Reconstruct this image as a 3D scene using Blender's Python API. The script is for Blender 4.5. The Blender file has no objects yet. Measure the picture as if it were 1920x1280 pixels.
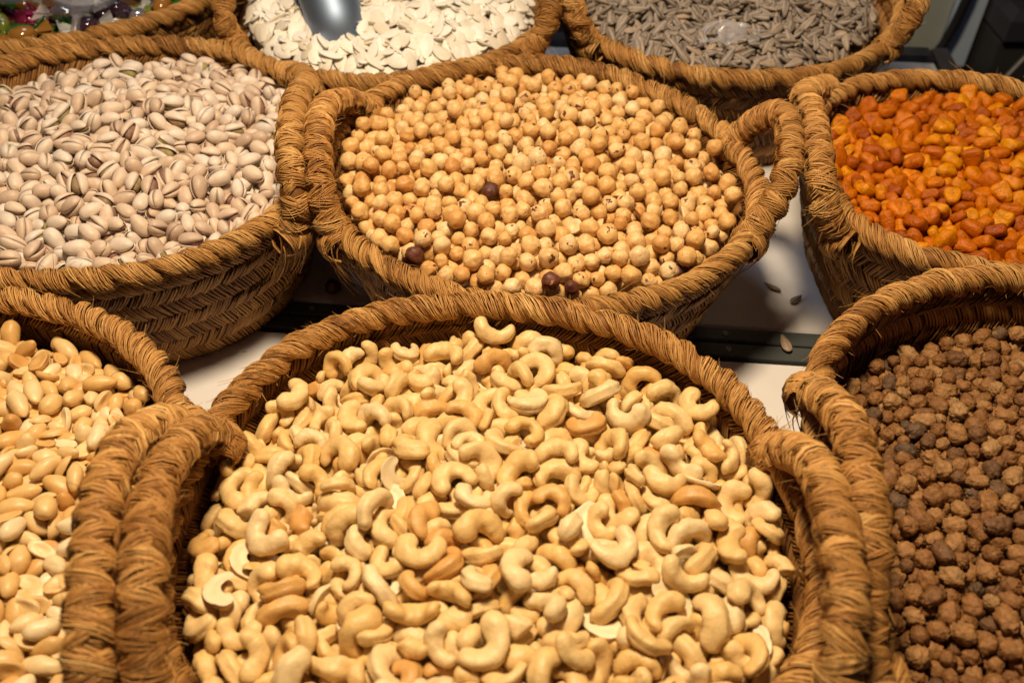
import bpy, math
import numpy as np
from mathutils import Vector, noise as mnoise

S = bpy.context.scene
COL = S.collection
RNG = np.random.default_rng(11)

# ------------------------------------------------------------------ camera
CAM_H, PITCH, FPX = 0.415, math.radians(44.5), 1700.0
cam = bpy.data.cameras.new("camera")
cam.sensor_width = 36.0
cam.lens = 36.0 * FPX / 1920.0
cam.clip_start, cam.clip_end = 0.02, 60.0
cam.dof.use_dof = True
cam.dof.focus_distance = 0.49
cam.dof.aperture_fstop = 9.0
cam_ob = bpy.data.objects.new("camera", cam)
cam_ob.location = (0, 0, CAM_H)
cam_ob.rotation_euler = (math.pi / 2 - PITCH, 0, 0)
COL.objects.link(cam_ob)
S.camera = cam_ob

# ------------------------------------------------------------------ world, lamps, exposure
S.view_settings.view_transform = 'Standard'
S.view_settings.look = 'None'
S.view_settings.exposure = 0.0
S.view_settings.gamma = 1.0
W = bpy.data.worlds.new("World")
S.world = W
W.use_nodes = True
W.node_tree.nodes['Background'].inputs[0].default_value = (0.50, 0.52, 0.80, 1)
W.node_tree.nodes['Background'].inputs[1].default_value = 0.036

def lamp(name, kind, loc, power, color, size, target=None):
    l = bpy.data.lights.new(name, kind)
    l.energy = power
    l.color = color
    if kind == 'AREA':
        l.shape = 'DISK'
        l.size = size
    else:
        l.shadow_soft_size = size
    o = bpy.data.objects.new(name, l)
    o.location = loc
    if target is not None:
        o.rotation_euler = (Vector(target) - Vector(loc)).to_track_quat('-Z', 'Y').to_euler()
    COL.objects.link(o)
    return o

lamp("stall_lamp", 'POINT', (-0.03, 0.335, 0.71), 24.5, (1.0, 0.78, 0.51), 0.06)
lamp("rear_lamp", 'AREA', (-0.28, 1.05, 0.85), 1.5, (0.80, 0.88, 1.0), 0.25, (-0.14, 0.72, 0.1))

S.cycles.max_bounces = 6
S.cycles.diffuse_bounces = 3
S.cycles.glossy_bounces = 3
S.cycles.transparent_max_bounces = 8

# ------------------------------------------------------------------ helpers
def tag(o, label=None, cat=None, group=None, kind=None):
    if label: o["label"] = label
    if cat: o["category"] = cat
    if group: o["group"] = group
    if kind: o["kind"] = kind
    return o

def mk_mesh(name, V, Q=None, T=None, mats=(), mi=None, smooth=True, attrs=None):
    """V (n,3); Q (m,4) quads; T (k,3) tris; mi: material index per face (quads first)."""
    V = np.asarray(V, np.float32).reshape(-1, 3)
    Q = np.zeros((0, 4), np.int32) if Q is None or len(Q) == 0 else np.asarray(Q, np.int32)
    T = np.zeros((0, 3), np.int32) if T is None or len(T) == 0 else np.asarray(T, np.int32)
    me = bpy.data.meshes.new(name)
    me.vertices.add(len(V))
    me.vertices.foreach_set('co', V.ravel())
    nl = Q.size + T.size
    me.loops.add(nl)
    me.loops.foreach_set('vertex_index', np.concatenate([Q.ravel(), T.ravel()]).astype(np.int32))
    nf = len(Q) + len(T)
    me.polygons.add(nf)
    st = np.concatenate([np.arange(len(Q)) * 4, Q.size + np.arange(len(T)) * 3]).astype(np.int32)
    me.polygons.foreach_set('loop_start', st)
    for m in mats:
        me.materials.append(m)
    if mi is not None:
        me.polygons.foreach_set('material_index', np.asarray(mi, np.int32))
    me.polygons.foreach_set('use_smooth', np.full(nf, smooth, bool))
    for k, a in (attrs or {}).items():
        a = np.asarray(a, np.float32)
        if a.ndim == 1:
            at = me.attributes.new(k, 'FLOAT', 'POINT')
            at.data.foreach_set('value', a)
        else:
            at = me.attributes.new(k, 'FLOAT_VECTOR', 'POINT')
            at.data.foreach_set('vector', a.ravel())
    me.update(calc_edges=True)
    return me

def obj(name, me, parent=None, loc=None):
    o = bpy.data.objects.new(name, me)
    COL.objects.link(o)
    if parent is not None:
        o.parent = parent
    if loc is not None:
        o.location = loc
    return o

def empty(name, loc):
    o = bpy.data.objects.new(name, None)
    o.empty_display_size = 0.02
    o.location = loc
    COL.objects.link(o)
    return o

class Acc:
    """collects pieces into one mesh"""
    def __init__(s):
        s.V, s.Q, s.T, s.A, s.n = [], [], [], [], 0
    def add(s, V, Q=None, T=None, rnd=0.0):
        V = np.asarray(V, float).reshape(-1, 3)
        s.V.append(V)
        if Q is not None and len(Q): s.Q.append(np.asarray(Q) + s.n)
        if T is not None and len(T): s.T.append(np.asarray(T) + s.n)
        s.A.append(np.broadcast_to(np.asarray(rnd, float), (len(V),)))
        s.n += len(V)
    def box(s, lo, hi, rnd=0.0, bev=0.0):
        (a, b, c), (d, e, f) = lo, hi
        if bev <= 0:
            V = [(a,b,c),(d,b,c),(d,e,c),(a,e,c),(a,b,f),(d,b,f),(d,e,f),(a,e,f)]
            Q = [(3,2,1,0),(4,5,6,7),(0,1,5,4),(1,2,6,5),(2,3,7,6),(3,0,4,7)]
        else:
            t = bev
            V = [(a,b,c),(d,b,c),(d,e,c),(a,e,c),(a,b,f-t),(d,b,f-t),(d,e,f-t),(a,e,f-t),
                 (a+t,b+t,f),(d-t,b+t,f),(d-t,e-t,f),(a+t,e-t,f)]
            Q = [(3,2,1,0),(0,1,5,4),(1,2,6,5),(2,3,7,6),(3,0,4,7),
                 (4,5,9,8),(5,6,10,9),(6,7,11,10),(7,4,8,11),(8,9,10,11)]
        s.add(V, Q, None, rnd)
    def mesh(s, name, mats, smooth=True):
        return mk_mesh(name, np.concatenate(s.V), np.concatenate(s.Q) if s.Q else None,
                       np.concatenate(s.T) if s.T else None, mats, None, smooth,
                       {'rnd': np.concatenate(s.A)})

def tubes(P, R, k=3, up=None):
    """P (n,m,3) paths, R (n,m) or scalar radii -> verts, quads (open tubes, tapered ends)"""
    P = np.asarray(P, float)
    n, m = P.shape[:2]
    R = np.broadcast_to(np.asarray(R, float), (n, m))
    t = np.gradient(P, axis=1)
    t /= np.linalg.norm(t, axis=2, keepdims=True) + 1e-12
    ref = np.array([0.31, 0.22, 0.92]) if up is None else np.asarray(up)
    a = np.cross(t, ref)
    a /= np.linalg.norm(a, axis=2, keepdims=True) + 1e-9
    b = np.cross(t, a)
    ang = np.arange(k) * 2 * math.pi / k
    V = P[:, :, None, :] + R[:, :, None, None] * (np.cos(ang)[None, None, :, None] * a[:, :, None, :] + np.sin(ang)[None, None, :, None] * b[:, :, None, :])
    idx = np.arange(n * m * k).reshape(n, m, k)
    q = np.stack([idx[:, :-1, :], np.roll(idx, -1, 2)[:, :-1, :], np.roll(idx, -1, 2)[:, 1:, :], idx[:, 1:, :]], -1).reshape(-1, 4)
    return V.reshape(-1, 3), q

def loft(rings, p0, p1):
    rings = np.asarray(rings, float)
    n, k = rings.shape[:2]
    V = np.concatenate([[p0], rings.reshape(-1, 3), [p1]])
    idx = 1 + np.arange(n * k).reshape(n, k)
    nx = np.roll(idx, -1, 1)
    Q = np.stack([idx[:-1], nx[:-1], nx[1:], idx[1:]], -1).reshape(-1, 4)
    T = np.concatenate([np.stack([np.zeros(k, int), nx[0], idx[0]], 1),
                        np.stack([np.full(k, n * k + 1), idx[-1], nx[-1]], 1)])
    return V, Q, T

def nz(P, scale, seed, octaves=1):
    out = np.zeros(len(P))
    for i, p in enumerate(P):
        v = Vector((p[0] * scale + seed * 7.3, p[1] * scale - seed * 3.1, p[2] * scale + seed * 1.7))
        out[i] = mnoise.noise(v) if octaves == 1 else mnoise.fractal(v, 0.6, 2.1, octaves)
    return out

def catmull(P, n, closed=False):
    P = np.asarray(P, float)
    m = len(P)
    if closed:
        u = np.linspace(0, m, n, endpoint=False)
    else:
        u = np.linspace(0, m - 1, n)
    i = np.floor(u).astype(int)
    if not closed:
        i = np.minimum(i, m - 2)
    t = (u - i)[:, None]
    g = (lambda j: P[j % m]) if closed else (lambda j: P[np.clip(j, 0, m - 1)])
    a, b, c, d = g(i - 1), g(i), g(i + 1), g(i + 2)
    return 0.5 * (2 * b + (c - a) * t + (2 * a - 5 * b + 4 * c - d) * t ** 2 + (3 * b - a - 3 * c + d) * t ** 3)

def near_view(p, margin=0.16):
    """is this place of the world one that the photo, or a step beside it, could see"""
    y, z = p[1], p[2] - CAM_H
    d = y * math.cos(PITCH) - z * math.sin(PITCH)
    if d < 0.05: return False
    u = y * math.sin(PITCH) + z * math.cos(PITCH)
    px, py = FPX * p[0] / d / 1920, FPX * u / d / 1280
    return abs(px) < 0.5 + margin and -0.5 - margin < py < 0.5 + margin

# ------------------------------------------------------------------ materials
def new_mat(name):
    m = bpy.data.materials.new(name)
    m.use_nodes = True
    nt = m.node_tree
    b = nt.nodes['Principled BSDF']
    return m, nt, b

def node(nt, t, **kw):
    n = nt.nodes.new(t)
    for k, v in kw.items():
        setattr(n, k, v)
    return n

def ramp(nt, stops):
    r = nt.nodes.new('ShaderNodeValToRGB')
    e = r.color_ramp.elements
    while len(e) > 1: e.remove(e[-1])
    e[0].position = stops[0][0]; e[0].color = (*stops[0][1], 1)
    for p, c in stops[1:]:
        x = e.new(p); x.color = (*c, 1)
    return r

def mix(nt, fac, a, b, mode='MIX'):
    m = nt.nodes.new('ShaderNodeMix')
    m.data_type = 'RGBA'; m.blend_type = mode
    for s, v in ((m.inputs[0], fac), (m.inputs[6], a), (m.inputs[7], b)):
        if hasattr(v, 'is_linked'): nt.links.new(v, s)
        elif isinstance(v, (int, float)): s.default_value = v
        else: s.default_value = (*v, 1)
    return m.outputs[2]

def math_(nt, op, a, b=None):
    m = nt.nodes.new('ShaderNodeMath'); m.operation = op
    for s, v in ((m.inputs[0], a), (m.inputs[1], b)):
        if v is None: continue
        if hasattr(v, 'is_linked'): nt.links.new(v, s)
        else: s.default_value = v
    return m.outputs[0]

def nut_coords(nt):
    """per-nut random value and per-nut shifted local coordinates (cm)"""
    at = node(nt, 'ShaderNodeAttribute', attribute_name='rnd')
    oi = node(nt, 'ShaderNodeObjectInfo')
    r = math_(nt, 'FRACT', math_(nt, 'ADD', at.outputs['Fac'], oi.outputs['Random']))
    lc = node(nt, 'ShaderNodeAttribute', attribute_name='loc')
    cb = nt.nodes.new('ShaderNodeCombineXYZ')
    for i, s in enumerate((37.0, 71.0, 53.0)):
        nt.links.new(math_(nt, 'MULTIPLY', r, s), cb.inputs[i])
    ad = nt.nodes.new('ShaderNodeVectorMath'); ad.operation = 'ADD'
    nt.links.new(lc.outputs['Vector'], ad.inputs[0]); nt.links.new(cb.outputs[0], ad.inputs[1])
    return r, lc.outputs['Vector'], ad.outputs[0]

def noise_tex(nt, vec, scale, detail=3.0, rough=0.55):
    n = node(nt, 'ShaderNodeTexNoise')
    n.inputs['Scale'].default_value = scale
    n.inputs['Detail'].default_value = detail
    n.inputs['Roughness'].default_value = rough
    if vec is not None: nt.links.new(vec, n.inputs['Vector'])
    return n.outputs['Fac']

def nut_mat(name, stops, rough=0.5, mott=(3.0, 0.75, 1.15), bump=(9.0, 0.25, 0.02), patches=None, sss=0.0, spec=0.5, stripes=None, tip=None):
    m, nt, b = new_mat(name)
    r, loc, vec = nut_coords(nt)
    rp = ramp(nt, stops)
    nt.links.new(r, rp.inputs[0])
    col = rp.outputs[0]
    f = noise_tex(nt, vec, mott[0], 4.0, 0.6)
    mr = node(nt, 'ShaderNodeMapRange')
    nt.links.new(f, mr.inputs[0])
    mr.inputs[1].default_value = 0.25; mr.inputs[2].default_value = 0.75
    mr.inputs[3].default_value = mott[1]; mr.inputs[4].default_value = mott[2]
    cc = nt.nodes.new('ShaderNodeCombineColor')
    for i in range(3): nt.links.new(mr.outputs[0], cc.inputs[i])
    col = mix(nt, 1.0, col, cc.outputs[0], 'MULTIPLY')
    if patches:
        for sc, lo, hi, pc in patches:
            g = noise_tex(nt, vec, sc, 3.0, 0.55)
            pr = node(nt, 'ShaderNodeMapRange')
            nt.links.new(g, pr.inputs[0])
            pr.inputs[1].default_value = lo; pr.inputs[2].default_value = hi
            col = mix(nt, pr.outputs[0], col, pc)
    if stripes:
        sep = node(nt, 'ShaderNodeSeparateXYZ'); nt.links.new(loc, sep.inputs[0])
        w = math_(nt, 'SINE', math_(nt, 'MULTIPLY', sep.outputs[1], stripes[0]))
        w = math_(nt, 'ADD', w, math_(nt, 'MULTIPLY', math_(nt, 'SUBTRACT', f, 0.5), 3.0))
        sr = node(nt, 'ShaderNodeMapRange'); nt.links.new(w, sr.inputs[0])
        sr.inputs[1].default_value = -0.5; sr.inputs[2].default_value = 0.6
        sr.inputs[3].default_value = 0.0; sr.inputs[4].default_value = stripes[2]
        col = mix(nt, sr.outputs[0], col, stripes[1])
    if tip:
        sep = node(nt, 'ShaderNodeSeparateXYZ'); nt.links.new(loc, sep.inputs[0])
        v = math_(nt, 'ADD', sep.outputs[0], math_(nt, 'MULTIPLY', math_(nt, 'SUBTRACT', f, 0.5), 0.8))
        tr = node(nt, 'ShaderNodeMapRange'); nt.links.new(v, tr.inputs[0])
        tr.inputs[1].default_value = tip[0]; tr.inputs[2].default_value = tip[1]
        col = mix(nt, tr.outputs[0], col, tip[2])
    nt.links.new(col, b.inputs['Base Color'])
    b.inputs['Roughness'].default_value = rough
    b.inputs['Specular IOR Level'].default_value = spec
    if sss:
        b.inputs['Subsurface Weight'].default_value = sss
        b.inputs['Subsurface Radius'].default_value = (1.0, 0.5, 0.2)
        b.inputs['Subsurface Scale'].default_value = 0.003
    bp_ = node(nt, 'ShaderNodeBump')
    bp_.inputs['Strength'].default_value = bump[1]
    bp_.inputs['Distance'].default_value = bump[2] * 0.01
    nt.links.new(noise_tex(nt, vec, bump[0], 4.0, 0.6), bp_.inputs['Height'])
    nt.links.new(bp_.outputs[0], b.inputs['Normal'])
    return m

M = {}
M['cashew'] = nut_mat('cashew_flesh', [(0.0, (.64, .33, .09)), (.03, (.72, .41, .13)), (.10, (.77, .49, .17)), (.4, (.81, .55, .225)), (.75, (.83, .59, .27)), (1, (.84, .64, .35))],
                      rough=.44, mott=(2.2, .82, 1.10), bump=(6.0, .55, .06), patches=[(1.6, .70, .80, (.62, .32, .09)), (14.0, .76, .80, (.25, .12, .04))], sss=.12)
M['cashew_cut'] = nut_mat('cashew_inner_face', [(0.0, (.82, .66, .40)), (1, (.86, .73, .50))], rough=.5, mott=(2.2, .92, 1.06), bump=(7.0, .2, .02), sss=.12)
M['hazelnut'] = nut_mat('blanched_hazelnut', [(0.0, (.62, .29, .08)), (.1, (.74, .41, .13)), (.4, (.81, .49, .18)), (.75, (.84, .54, .23)), (1, (.86, .62, .33))],
                        rough=.38, mott=(2.6, .72, 1.14), bump=(6.0, .7, .07), patches=[(1.5, .60, .74, (.60, .27, .09)), (1.1, .65, .67, (.11, .026, .012)), (5.0, .70, .76, (.50, .20, .07))], sss=.1)
M['hazel_skin'] = nut_mat('hazelnut_skin', [(0.0, (.085, .025, .013)), (1, (.12, .032, .015))], rough=.5, mott=(3.0, .4, 1.7), bump=(8.0, .4, .04), patches=[(1.3, .66, .69, (.55, .28, .12))])
M['shell'] = nut_mat('pistachio_shell', [(0.0, (.50, .36, .27)), (.12, (.62, .46, .34)), (.5, (.72, .56, .43)), (1, (.74, .64, .56))], rough=.5,
                     mott=(2.2, .85, 1.08), bump=(4.0, .25, .03), patches=[(1.3, .66, .82, (.58, .36, .22))])
M['kernel'] = nut_mat('pistachio_kernel', [(0.0, (.22, .10, .09)), (.6, (.28, .16, .10)), (1, (.30, .26, .08))], rough=.6, mott=(4.0, .6, 1.3), bump=(8.0, .5, .05))
M['peanut'] = nut_mat('roasted_peanut', [(0.0, (.62, .32, .09)), (.15, (.73, .44, .15)), (.5, (.79, .53, .22)), (.8, (.83, .60, .30)), (1, (.85, .68, .42))], rough=.42,
                      mott=(2.4, .85, 1.08), bump=(7.0, .3, .03), patches=[(1.5, .68, .78, (.60, .30, .09))], sss=.1)
M['tiger'] = nut_mat('tiger_nut_skin', [(0.0, (.12, .072, .040)), (.05, (.18, .086, .036)), (.25, (.25, .108, .034)), (.6, (.31, .140, .046)), (.9, (.38, .19, .068)), (1, (.42, .24, .10))], rough=.5,
                     mott=(3.0, .55, 1.3), bump=(4.0, .8, .14), patches=[(2.0, .62, .75, (.40, .24, .10))], spec=.28)
M['corn'] = nut_mat('fried_corn', [(0.0, (.34, .060, .001)), (.3, (.54, .125, .001)), (.75, (.68, .185, .001)), (1, (.80, .31, .002))], rough=.22,
                    mott=(2.2, .60, 1.14), bump=(6.0, .9, .10), patches=[(1.3, .60, .74, (.36, .08, .006)), (3.2, .68, .76, (.14, .045, .01))], spec=.3, tip=(.52, .78, (.10, .045, .015)))
M['pumpkin'] = nut_mat('pumpkin_seed_hull', [(0.0, (.74, .65, .52)), (.3, (.82, .76, .66)), (1, (.87, .83, .76))], rough=.5, mott=(3.0, .9, 1.05), bump=(5.0, .2, .02))
M['sunflower'] = nut_mat('sunflower_hull', [(0.0, (.12, .088, .068)), (.4, (.19, .145, .115)), (.8, (.26, .20, .16)), (1, (.38, .27, .18))], rough=.6, mott=(3.0, .75, 1.2),
                         bump=(9.0, .4, .03), stripes=(17.0, (.42, .36, .30), .55))

def esparto_mat(name, stops, streak=900.0):
    m, nt, b = new_mat(name)
    at = node(nt, 'ShaderNodeAttribute', attribute_name='rnd')
    tc = node(nt, 'ShaderNodeTexCoord')
    f = noise_tex(nt, tc.outputs['Object'], 55.0, 4.0, 0.6)
    g = noise_tex(nt, tc.outputs['Object'], streak, 2.0, 0.5)
    v = math_(nt, 'ADD', at.outputs['Fac'], math_(nt, 'MULTIPLY', math_(nt, 'SUBTRACT', f, 0.5), 0.7))
    v = math_(nt, 'ADD', v, math_(nt, 'MULTIPLY', math_(nt, 'SUBTRACT', g, 0.5), 0.35))
    rp = ramp(nt, stops)
    nt.links.new(v, rp.inputs[0])
    nt.links.new(rp.outputs[0], b.inputs['Base Color'])
    b.inputs['Roughness'].default_value = 0.62
    b.inputs['Specular IOR Level'].default_value = 0.35
    bm = node(nt, 'ShaderNodeBump')
    bm.inputs['Strength'].default_value = 0.5; bm.inputs['Distance'].default_value = 0.0004
    nt.links.new(g, bm.inputs['Height']); nt.links.new(bm.outputs[0], b.inputs['Normal'])
    return m

M['rope'] = esparto_mat('esparto_rope', [(0.0, (.17, .068, .014)), (.25, (.34, .152, .036)), (.6, (.50, .25, .068)), (.9, (.63, .36, .115)), (1, (.70, .45, .18))])
M['weave'] = esparto_mat('esparto_weave', [(0.0, (.12, .045, .010)), (.3, (.25, .105, .025)), (.65, (.36, .170, .045)), (1, (.48, .26, .08))])
M['wall_core'] = esparto_mat('esparto_core', [(0.0, (.07, .03, .01)), (1, (.17, .08, .025))])

def plain(name, color, rough=0.5, metal=0.0, mott=None, spec=0.5):
    m, nt, b = new_mat(name)
    b.inputs['Base Color'].default_value = (*color, 1)
    b.inputs['Roughness'].default_value = rough
    b.inputs['Metallic'].default_value = metal
    b.inputs['Specular IOR Level'].default_value = spec
    if mott:
        tc = node(nt, 'ShaderNodeTexCoord')
        f = noise_tex(nt, tc.outputs['Object'], mott[0], 5.0, 0.65)
        mr = node(nt, 'ShaderNodeMapRange'); nt.links.new(f, mr.inputs[0])
        mr.inputs[1].default_value = .3; mr.inputs[2].default_value = .7
        nt.links.new(mix(nt, mr.outputs[0], mott[1], color), b.inputs['Base Color'])
        mr2 = node(nt, 'ShaderNodeMapRange'); nt.links.new(f, mr2.inputs[0])
        mr2.inputs[3].default_value = min(1, rough + .12); mr2.inputs[4].default_value = max(0.05, rough - .1)
        nt.links.new(mr2.outputs[0], b.inputs['Roughness'])
    return m

M['white'] = plain('white_laminate', (.86, .84, .85), .38, 0, (14.0, (.80, .77, .77)))
# small specks of dirt on the laminate
_nt = M['white'].node_tree
_b = _nt.nodes['Principled BSDF']
_src = _b.inputs['Base Color'].links[0].from_socket
_tc = node(_nt, 'ShaderNodeTexCoord')
_sp = noise_tex(_nt, _tc.outputs['Object'], 160.0, 2.0, 0.5)
_mr = node(_nt, 'ShaderNodeMapRange'); _nt.links.new(_sp, _mr.inputs[0])
_mr.inputs[1].default_value = .735; _mr.inputs[2].default_value = .76
_nt.links.new(mix(_nt, _mr.outputs[0], _src, (.20, .15, .12)), _b.inputs['Base Color'])
M['strip'] = plain('joint_strip_rubber', (.085, .095, .095), .42, 0, (40.0, (.060, .066, .066)))
M['strip_gap'] = plain('joint_gap', (.02, .02, .02), .7)
M['edge'] = plain('dark_edge_trim', (.030, .028, .036), .45)
M['screw'] = plain('screw_metal', (.42, .42, .42), .32, 1.0)
M['steel'] = plain('brushed_steel', (.26, .34, .48), .55, 1.0)
M['panel'] = plain('stall_panel_paint', (.40, .43, .40), .6, 0, (6.0, (.33, .36, .33)))
M['post'] = plain('pale_post_paint', (.50, .60, .76), .5, 0, (10.0, (.44, .54, .68)))
M['dark'] = plain('dark_crate_plastic', (.035, .032, .032), .6, 0, (8.0, (.022, .020, .020)))
M['cable'] = plain('black_cable', (.012, .011, .013), .45)
M['bar'] = plain('dull_metal_bar', (.12, .11, .10), .45, .6)
M['floor'] = plain('stall_floor', (.05, .047, .045), .8, 0, (5.0, (.035, .033, .032)))

def clear_mat(name, color, rough=.12, alpha=.35, trans=0.0):
    m, nt, b = new_mat(name)
    b.inputs['Base Color'].default_value = (*color, 1)
    b.inputs['Roughness'].default_value = rough
    b.inputs['Alpha'].default_value = alpha
    b.inputs['Transmission Weight'].default_value = trans
    return m
M['clear'] = clear_mat('clear_plastic', (.30, .30, .36), .22, .34)
M['bag'] = clear_mat('crumpled_film', (.60, .58, .64), .22, .45)

# ------------------------------------------------------------------ counter
YAW = math.radians(-5.2)
counter = empty("counter", (0, 0.42, 0))
counter.rotation_euler = (0, 0, YAW)
tag(counter, "white laminate market counter with two dark joint strips under the baskets", "counter")
def cpart(name, acc, mats, smooth=False):
    return obj(name, acc.mesh(name, mats, smooth), counter)
# local frame: x along the joint, y away from it
a = Acc(); a.box((-1.30, 0.0285, -.030), (0.366, .415, 0.0), bev=.002)
o = cpart("top_panel", a, [M['white']]); o["label"] = "white rear panel of the counter"
a = Acc(); a.box((-1.30, -.60, -.030), (0.366, -.0015, 0.0), bev=.002)
o = cpart("top_panel", a, [M['white']]); o["label"] = "white front panel of the counter"
a = Acc(); a.box((-1.30, -.001, -.03), (.366, .028, -.004)); cpart("joint_bed", a, [M['strip_gap']])
for y0, y1 in ((.0005, .0128), (.0146, .0270)):
    a = Acc(); a.box((-1.295, y0, -.004), (.364, y1, .0014), bev=.0011)
    cpart("joint_strip", a, [M['strip']])
def screw_mesh():
    a = Acc()
    k = 14
    an = np.arange(k) * 2 * math.pi / k
    rr = [(.0021, 0), (.0021, .0004), (.0016, .0008), (.0009, .0007), (.0005, .0002)]
    rings = [np.c_[r * np.cos(an), r * np.sin(an), np.full(k, z)] for r, z in rr]
    V, Q, T = loft(rings, (0, 0, 0), (0, 0, .0001))
    a.add(V, Q, T)
    return a.mesh("screw", [M['screw']], True)
sm = screw_mesh()
for sx in (-.60, -.40, -.137, .139, .30):
    for sy in (.0066, .0208):
        obj("screw", sm, counter, (sx + RNG.normal() * .0012, sy, .0014))
a = Acc(); a.box((.3675, -.60, -.045), (.384, .44, .004), bev=.003); cpart("edge_trim", a, [M['edge']])
a = Acc(); a.box((-1.30, .4165, -.045), (.366, .44, .004), bev=.003); cpart("edge_trim", a, [M['edge']])
a = Acc(); a.box((-1.25, -.55, -.85), (.30, .35, -.05)); cpart("cabinet", a, [M['dark']])

# ------------------------------------------------------------------ background beyond the counter
a = Acc(); a.box((-4, -2, -.95), (5, 6, -.90)); tag(obj("floor", a.mesh("floor", [M['floor']], False)), kind="structure")
part_ = empty("stall_partition", (.46, 1.12, -.9))
tag(part_, "grey green stall partition panel with a pale blue upright behind the counter", "partition")
a = Acc(); a.box((-.30, 0, .735), (.100, .02, 2.2), bev=.004); obj("panel", a.mesh("panel", [M['panel']], False), part_)
a = Acc(); a.box((.1025, -.012, .735), (.136, .022, 2.2), bev=.004); obj("upright", a.mesh("upright", [M['post']], False), part_)
a = Acc(); a.box((-.30, -.01, .690), (.136, .03, .732), bev=.003); obj("bottom_rail", a.mesh("bottom_rail", [M['dark']], False), part_)
cb = [(.474, 1.085, -.20), (.528, 1.085, -.160), (.543, 1.085, -.135), (.551, 1.085, -.108), (.556, 1.085, -.07), (.558, 1.085, -.02), (.56, 1.085, .25)]
V, Q = tubes(catmull(cb, 40)[None], .0062, 8)
tag(obj("cable", mk_mesh("cable", V, Q, None, [M['cable']], attrs={'rnd': np.zeros(len(V))})), "black cable hanging against the grey green stall partition", "cable")
bk = empty("dark_crate", (.80, 1.16, -.9))
tag(bk, "dark plastic crate standing right of the pale upright", "crate")
a = Acc(); a.box((-.195, -.10, 0), (.30, .28, .80), bev=.01); obj("body", a.mesh("body", [M['dark']], False), bk)
a = Acc(); a.box((-.20, -.115, .80), (.30, .30, .835), bev=.01); obj("rim", a.mesh("rim", [M['edge']], False), bk)
for q in range(4):
    a = Acc(); a.box((-.15 + q * .11, -.112, .10), (-.085 + q * .11, -.1015, .74), bev=.006); obj("rib", a.mesh("rib", [M['edge']], False), bk)
V, Q = tubes(np.array([[(.545, .93, -.10), (.600, .955, -.035), (.72, 1.0, .10)]]), .0035, 8)
tag(obj("metal_rod", mk_mesh("metal_rod", V, Q, None, [M['bar']], attrs={'rnd': np.zeros(len(V))})), "thin dull metal rod leaning beyond the counter's right edge", "rod")

# ------------------------------------------------------------------ baskets
RIMS = {"hazelnut": [0.014, 0.482, [0.1329, 0.1278, 0.1246, 0.1233, 0.1255, 0.1301, 0.1342, 0.1377, 0.1396, 0.1393, 0.137, 0.1343, 0.1322, 0.1305, 0.1299, 0.1304, 0.1303, 0.1299, 0.1307, 0.1334, 0.1368, 0.1397, 0.1409, 0.1384]], "pistachio": [-0.257, 0.507, [0.1392, 0.1383, 0.1357, 0.1338, 0.1355, 0.1384, 0.1403, 0.1417, 0.1443, 0.1458, 0.1434, 0.1401, 0.139, 0.139, 0.139, 0.1389, 0.1369, 0.1336, 0.1339, 0.1383, 0.1425, 0.1453, 0.1451, 0.1416]], "cashew": [-0.012, 0.226, [0.1359, 0.1331, 0.132, 0.1297, 0.126, 0.1237, 0.1247, 0.1291, 0.134, 0.1363, 0.1356, 0.1342, 0.1337, 0.1351, 0.1364, 0.1351, 0.1334, 0.133, 0.133, 0.133, 0.1332, 0.136, 0.1405, 0.1402]], "tiger": [0.285, 0.236, [0.137, 0.137, 0.137, 0.137, 0.1369, 0.1356, 0.135, 0.1394, 0.1463, 0.1509, 0.1518, 0.1475, 0.1437, 0.1525, 0.1692, 0.177, 0.1657, 0.1459, 0.1371, 0.137, 0.137, 0.137, 0.137, 0.137]], "peanut": [-0.283, 0.226, [0.1356, 0.1368, 0.1367, 0.135, 0.1341, 0.1337, 0.1344, 0.1359, 0.1368, 0.137, 0.137, 0.137, 0.137, 0.137, 0.137, 0.137, 0.137, 0.137, 0.137, 0.1417, 0.154, 0.1613, 0.1536, 0.1408]], "corn": [0.303, 0.485, [0.118, 0.118, 0.1165, 0.1093, 0.101, 0.1008, 0.1044, 0.1087, 0.1144, 0.1174, 0.1178, 0.1159, 0.112, 0.115, 0.123, 0.1234, 0.1188, 0.1166, 0.1167, 0.1177, 0.118, 0.118, 0.118, 0.118]], "sunflower": [0.178, 0.732, [0.138, 0.138, 0.138, 0.138, 0.138, 0.138, 0.138, 0.138, 0.138, 0.138, 0.138, 0.138, 0.1384, 0.1397, 0.1416, 0.1427, 0.1421, 0.14, 0.1377, 0.1362, 0.135, 0.1341, 0.1347, 0.1368]], "pumpkin": [-0.1, 0.722, [0.1334, 0.133, 0.133, 0.133, 0.133, 0.133, 0.133, 0.133, 0.133, 0.133, 0.133, 0.133, 0.1326, 0.1317, 0.1316, 0.1324, 0.133, 0.133, 0.133, 0.133, 0.1339, 0.1364, 0.1377, 0.1355]], "candy": [-0.38, 0.77, [0.1383, 0.137, 0.137, 0.137, 0.137, 0.137, 0.137, 0.137, 0.137, 0.137, 0.137, 0.137, 0.137, 0.137, 0.137, 0.137, 0.1371, 0.1375, 0.1352, 0.1307, 0.1309, 0.1358, 0.1398, 0.1402]]}
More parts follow.
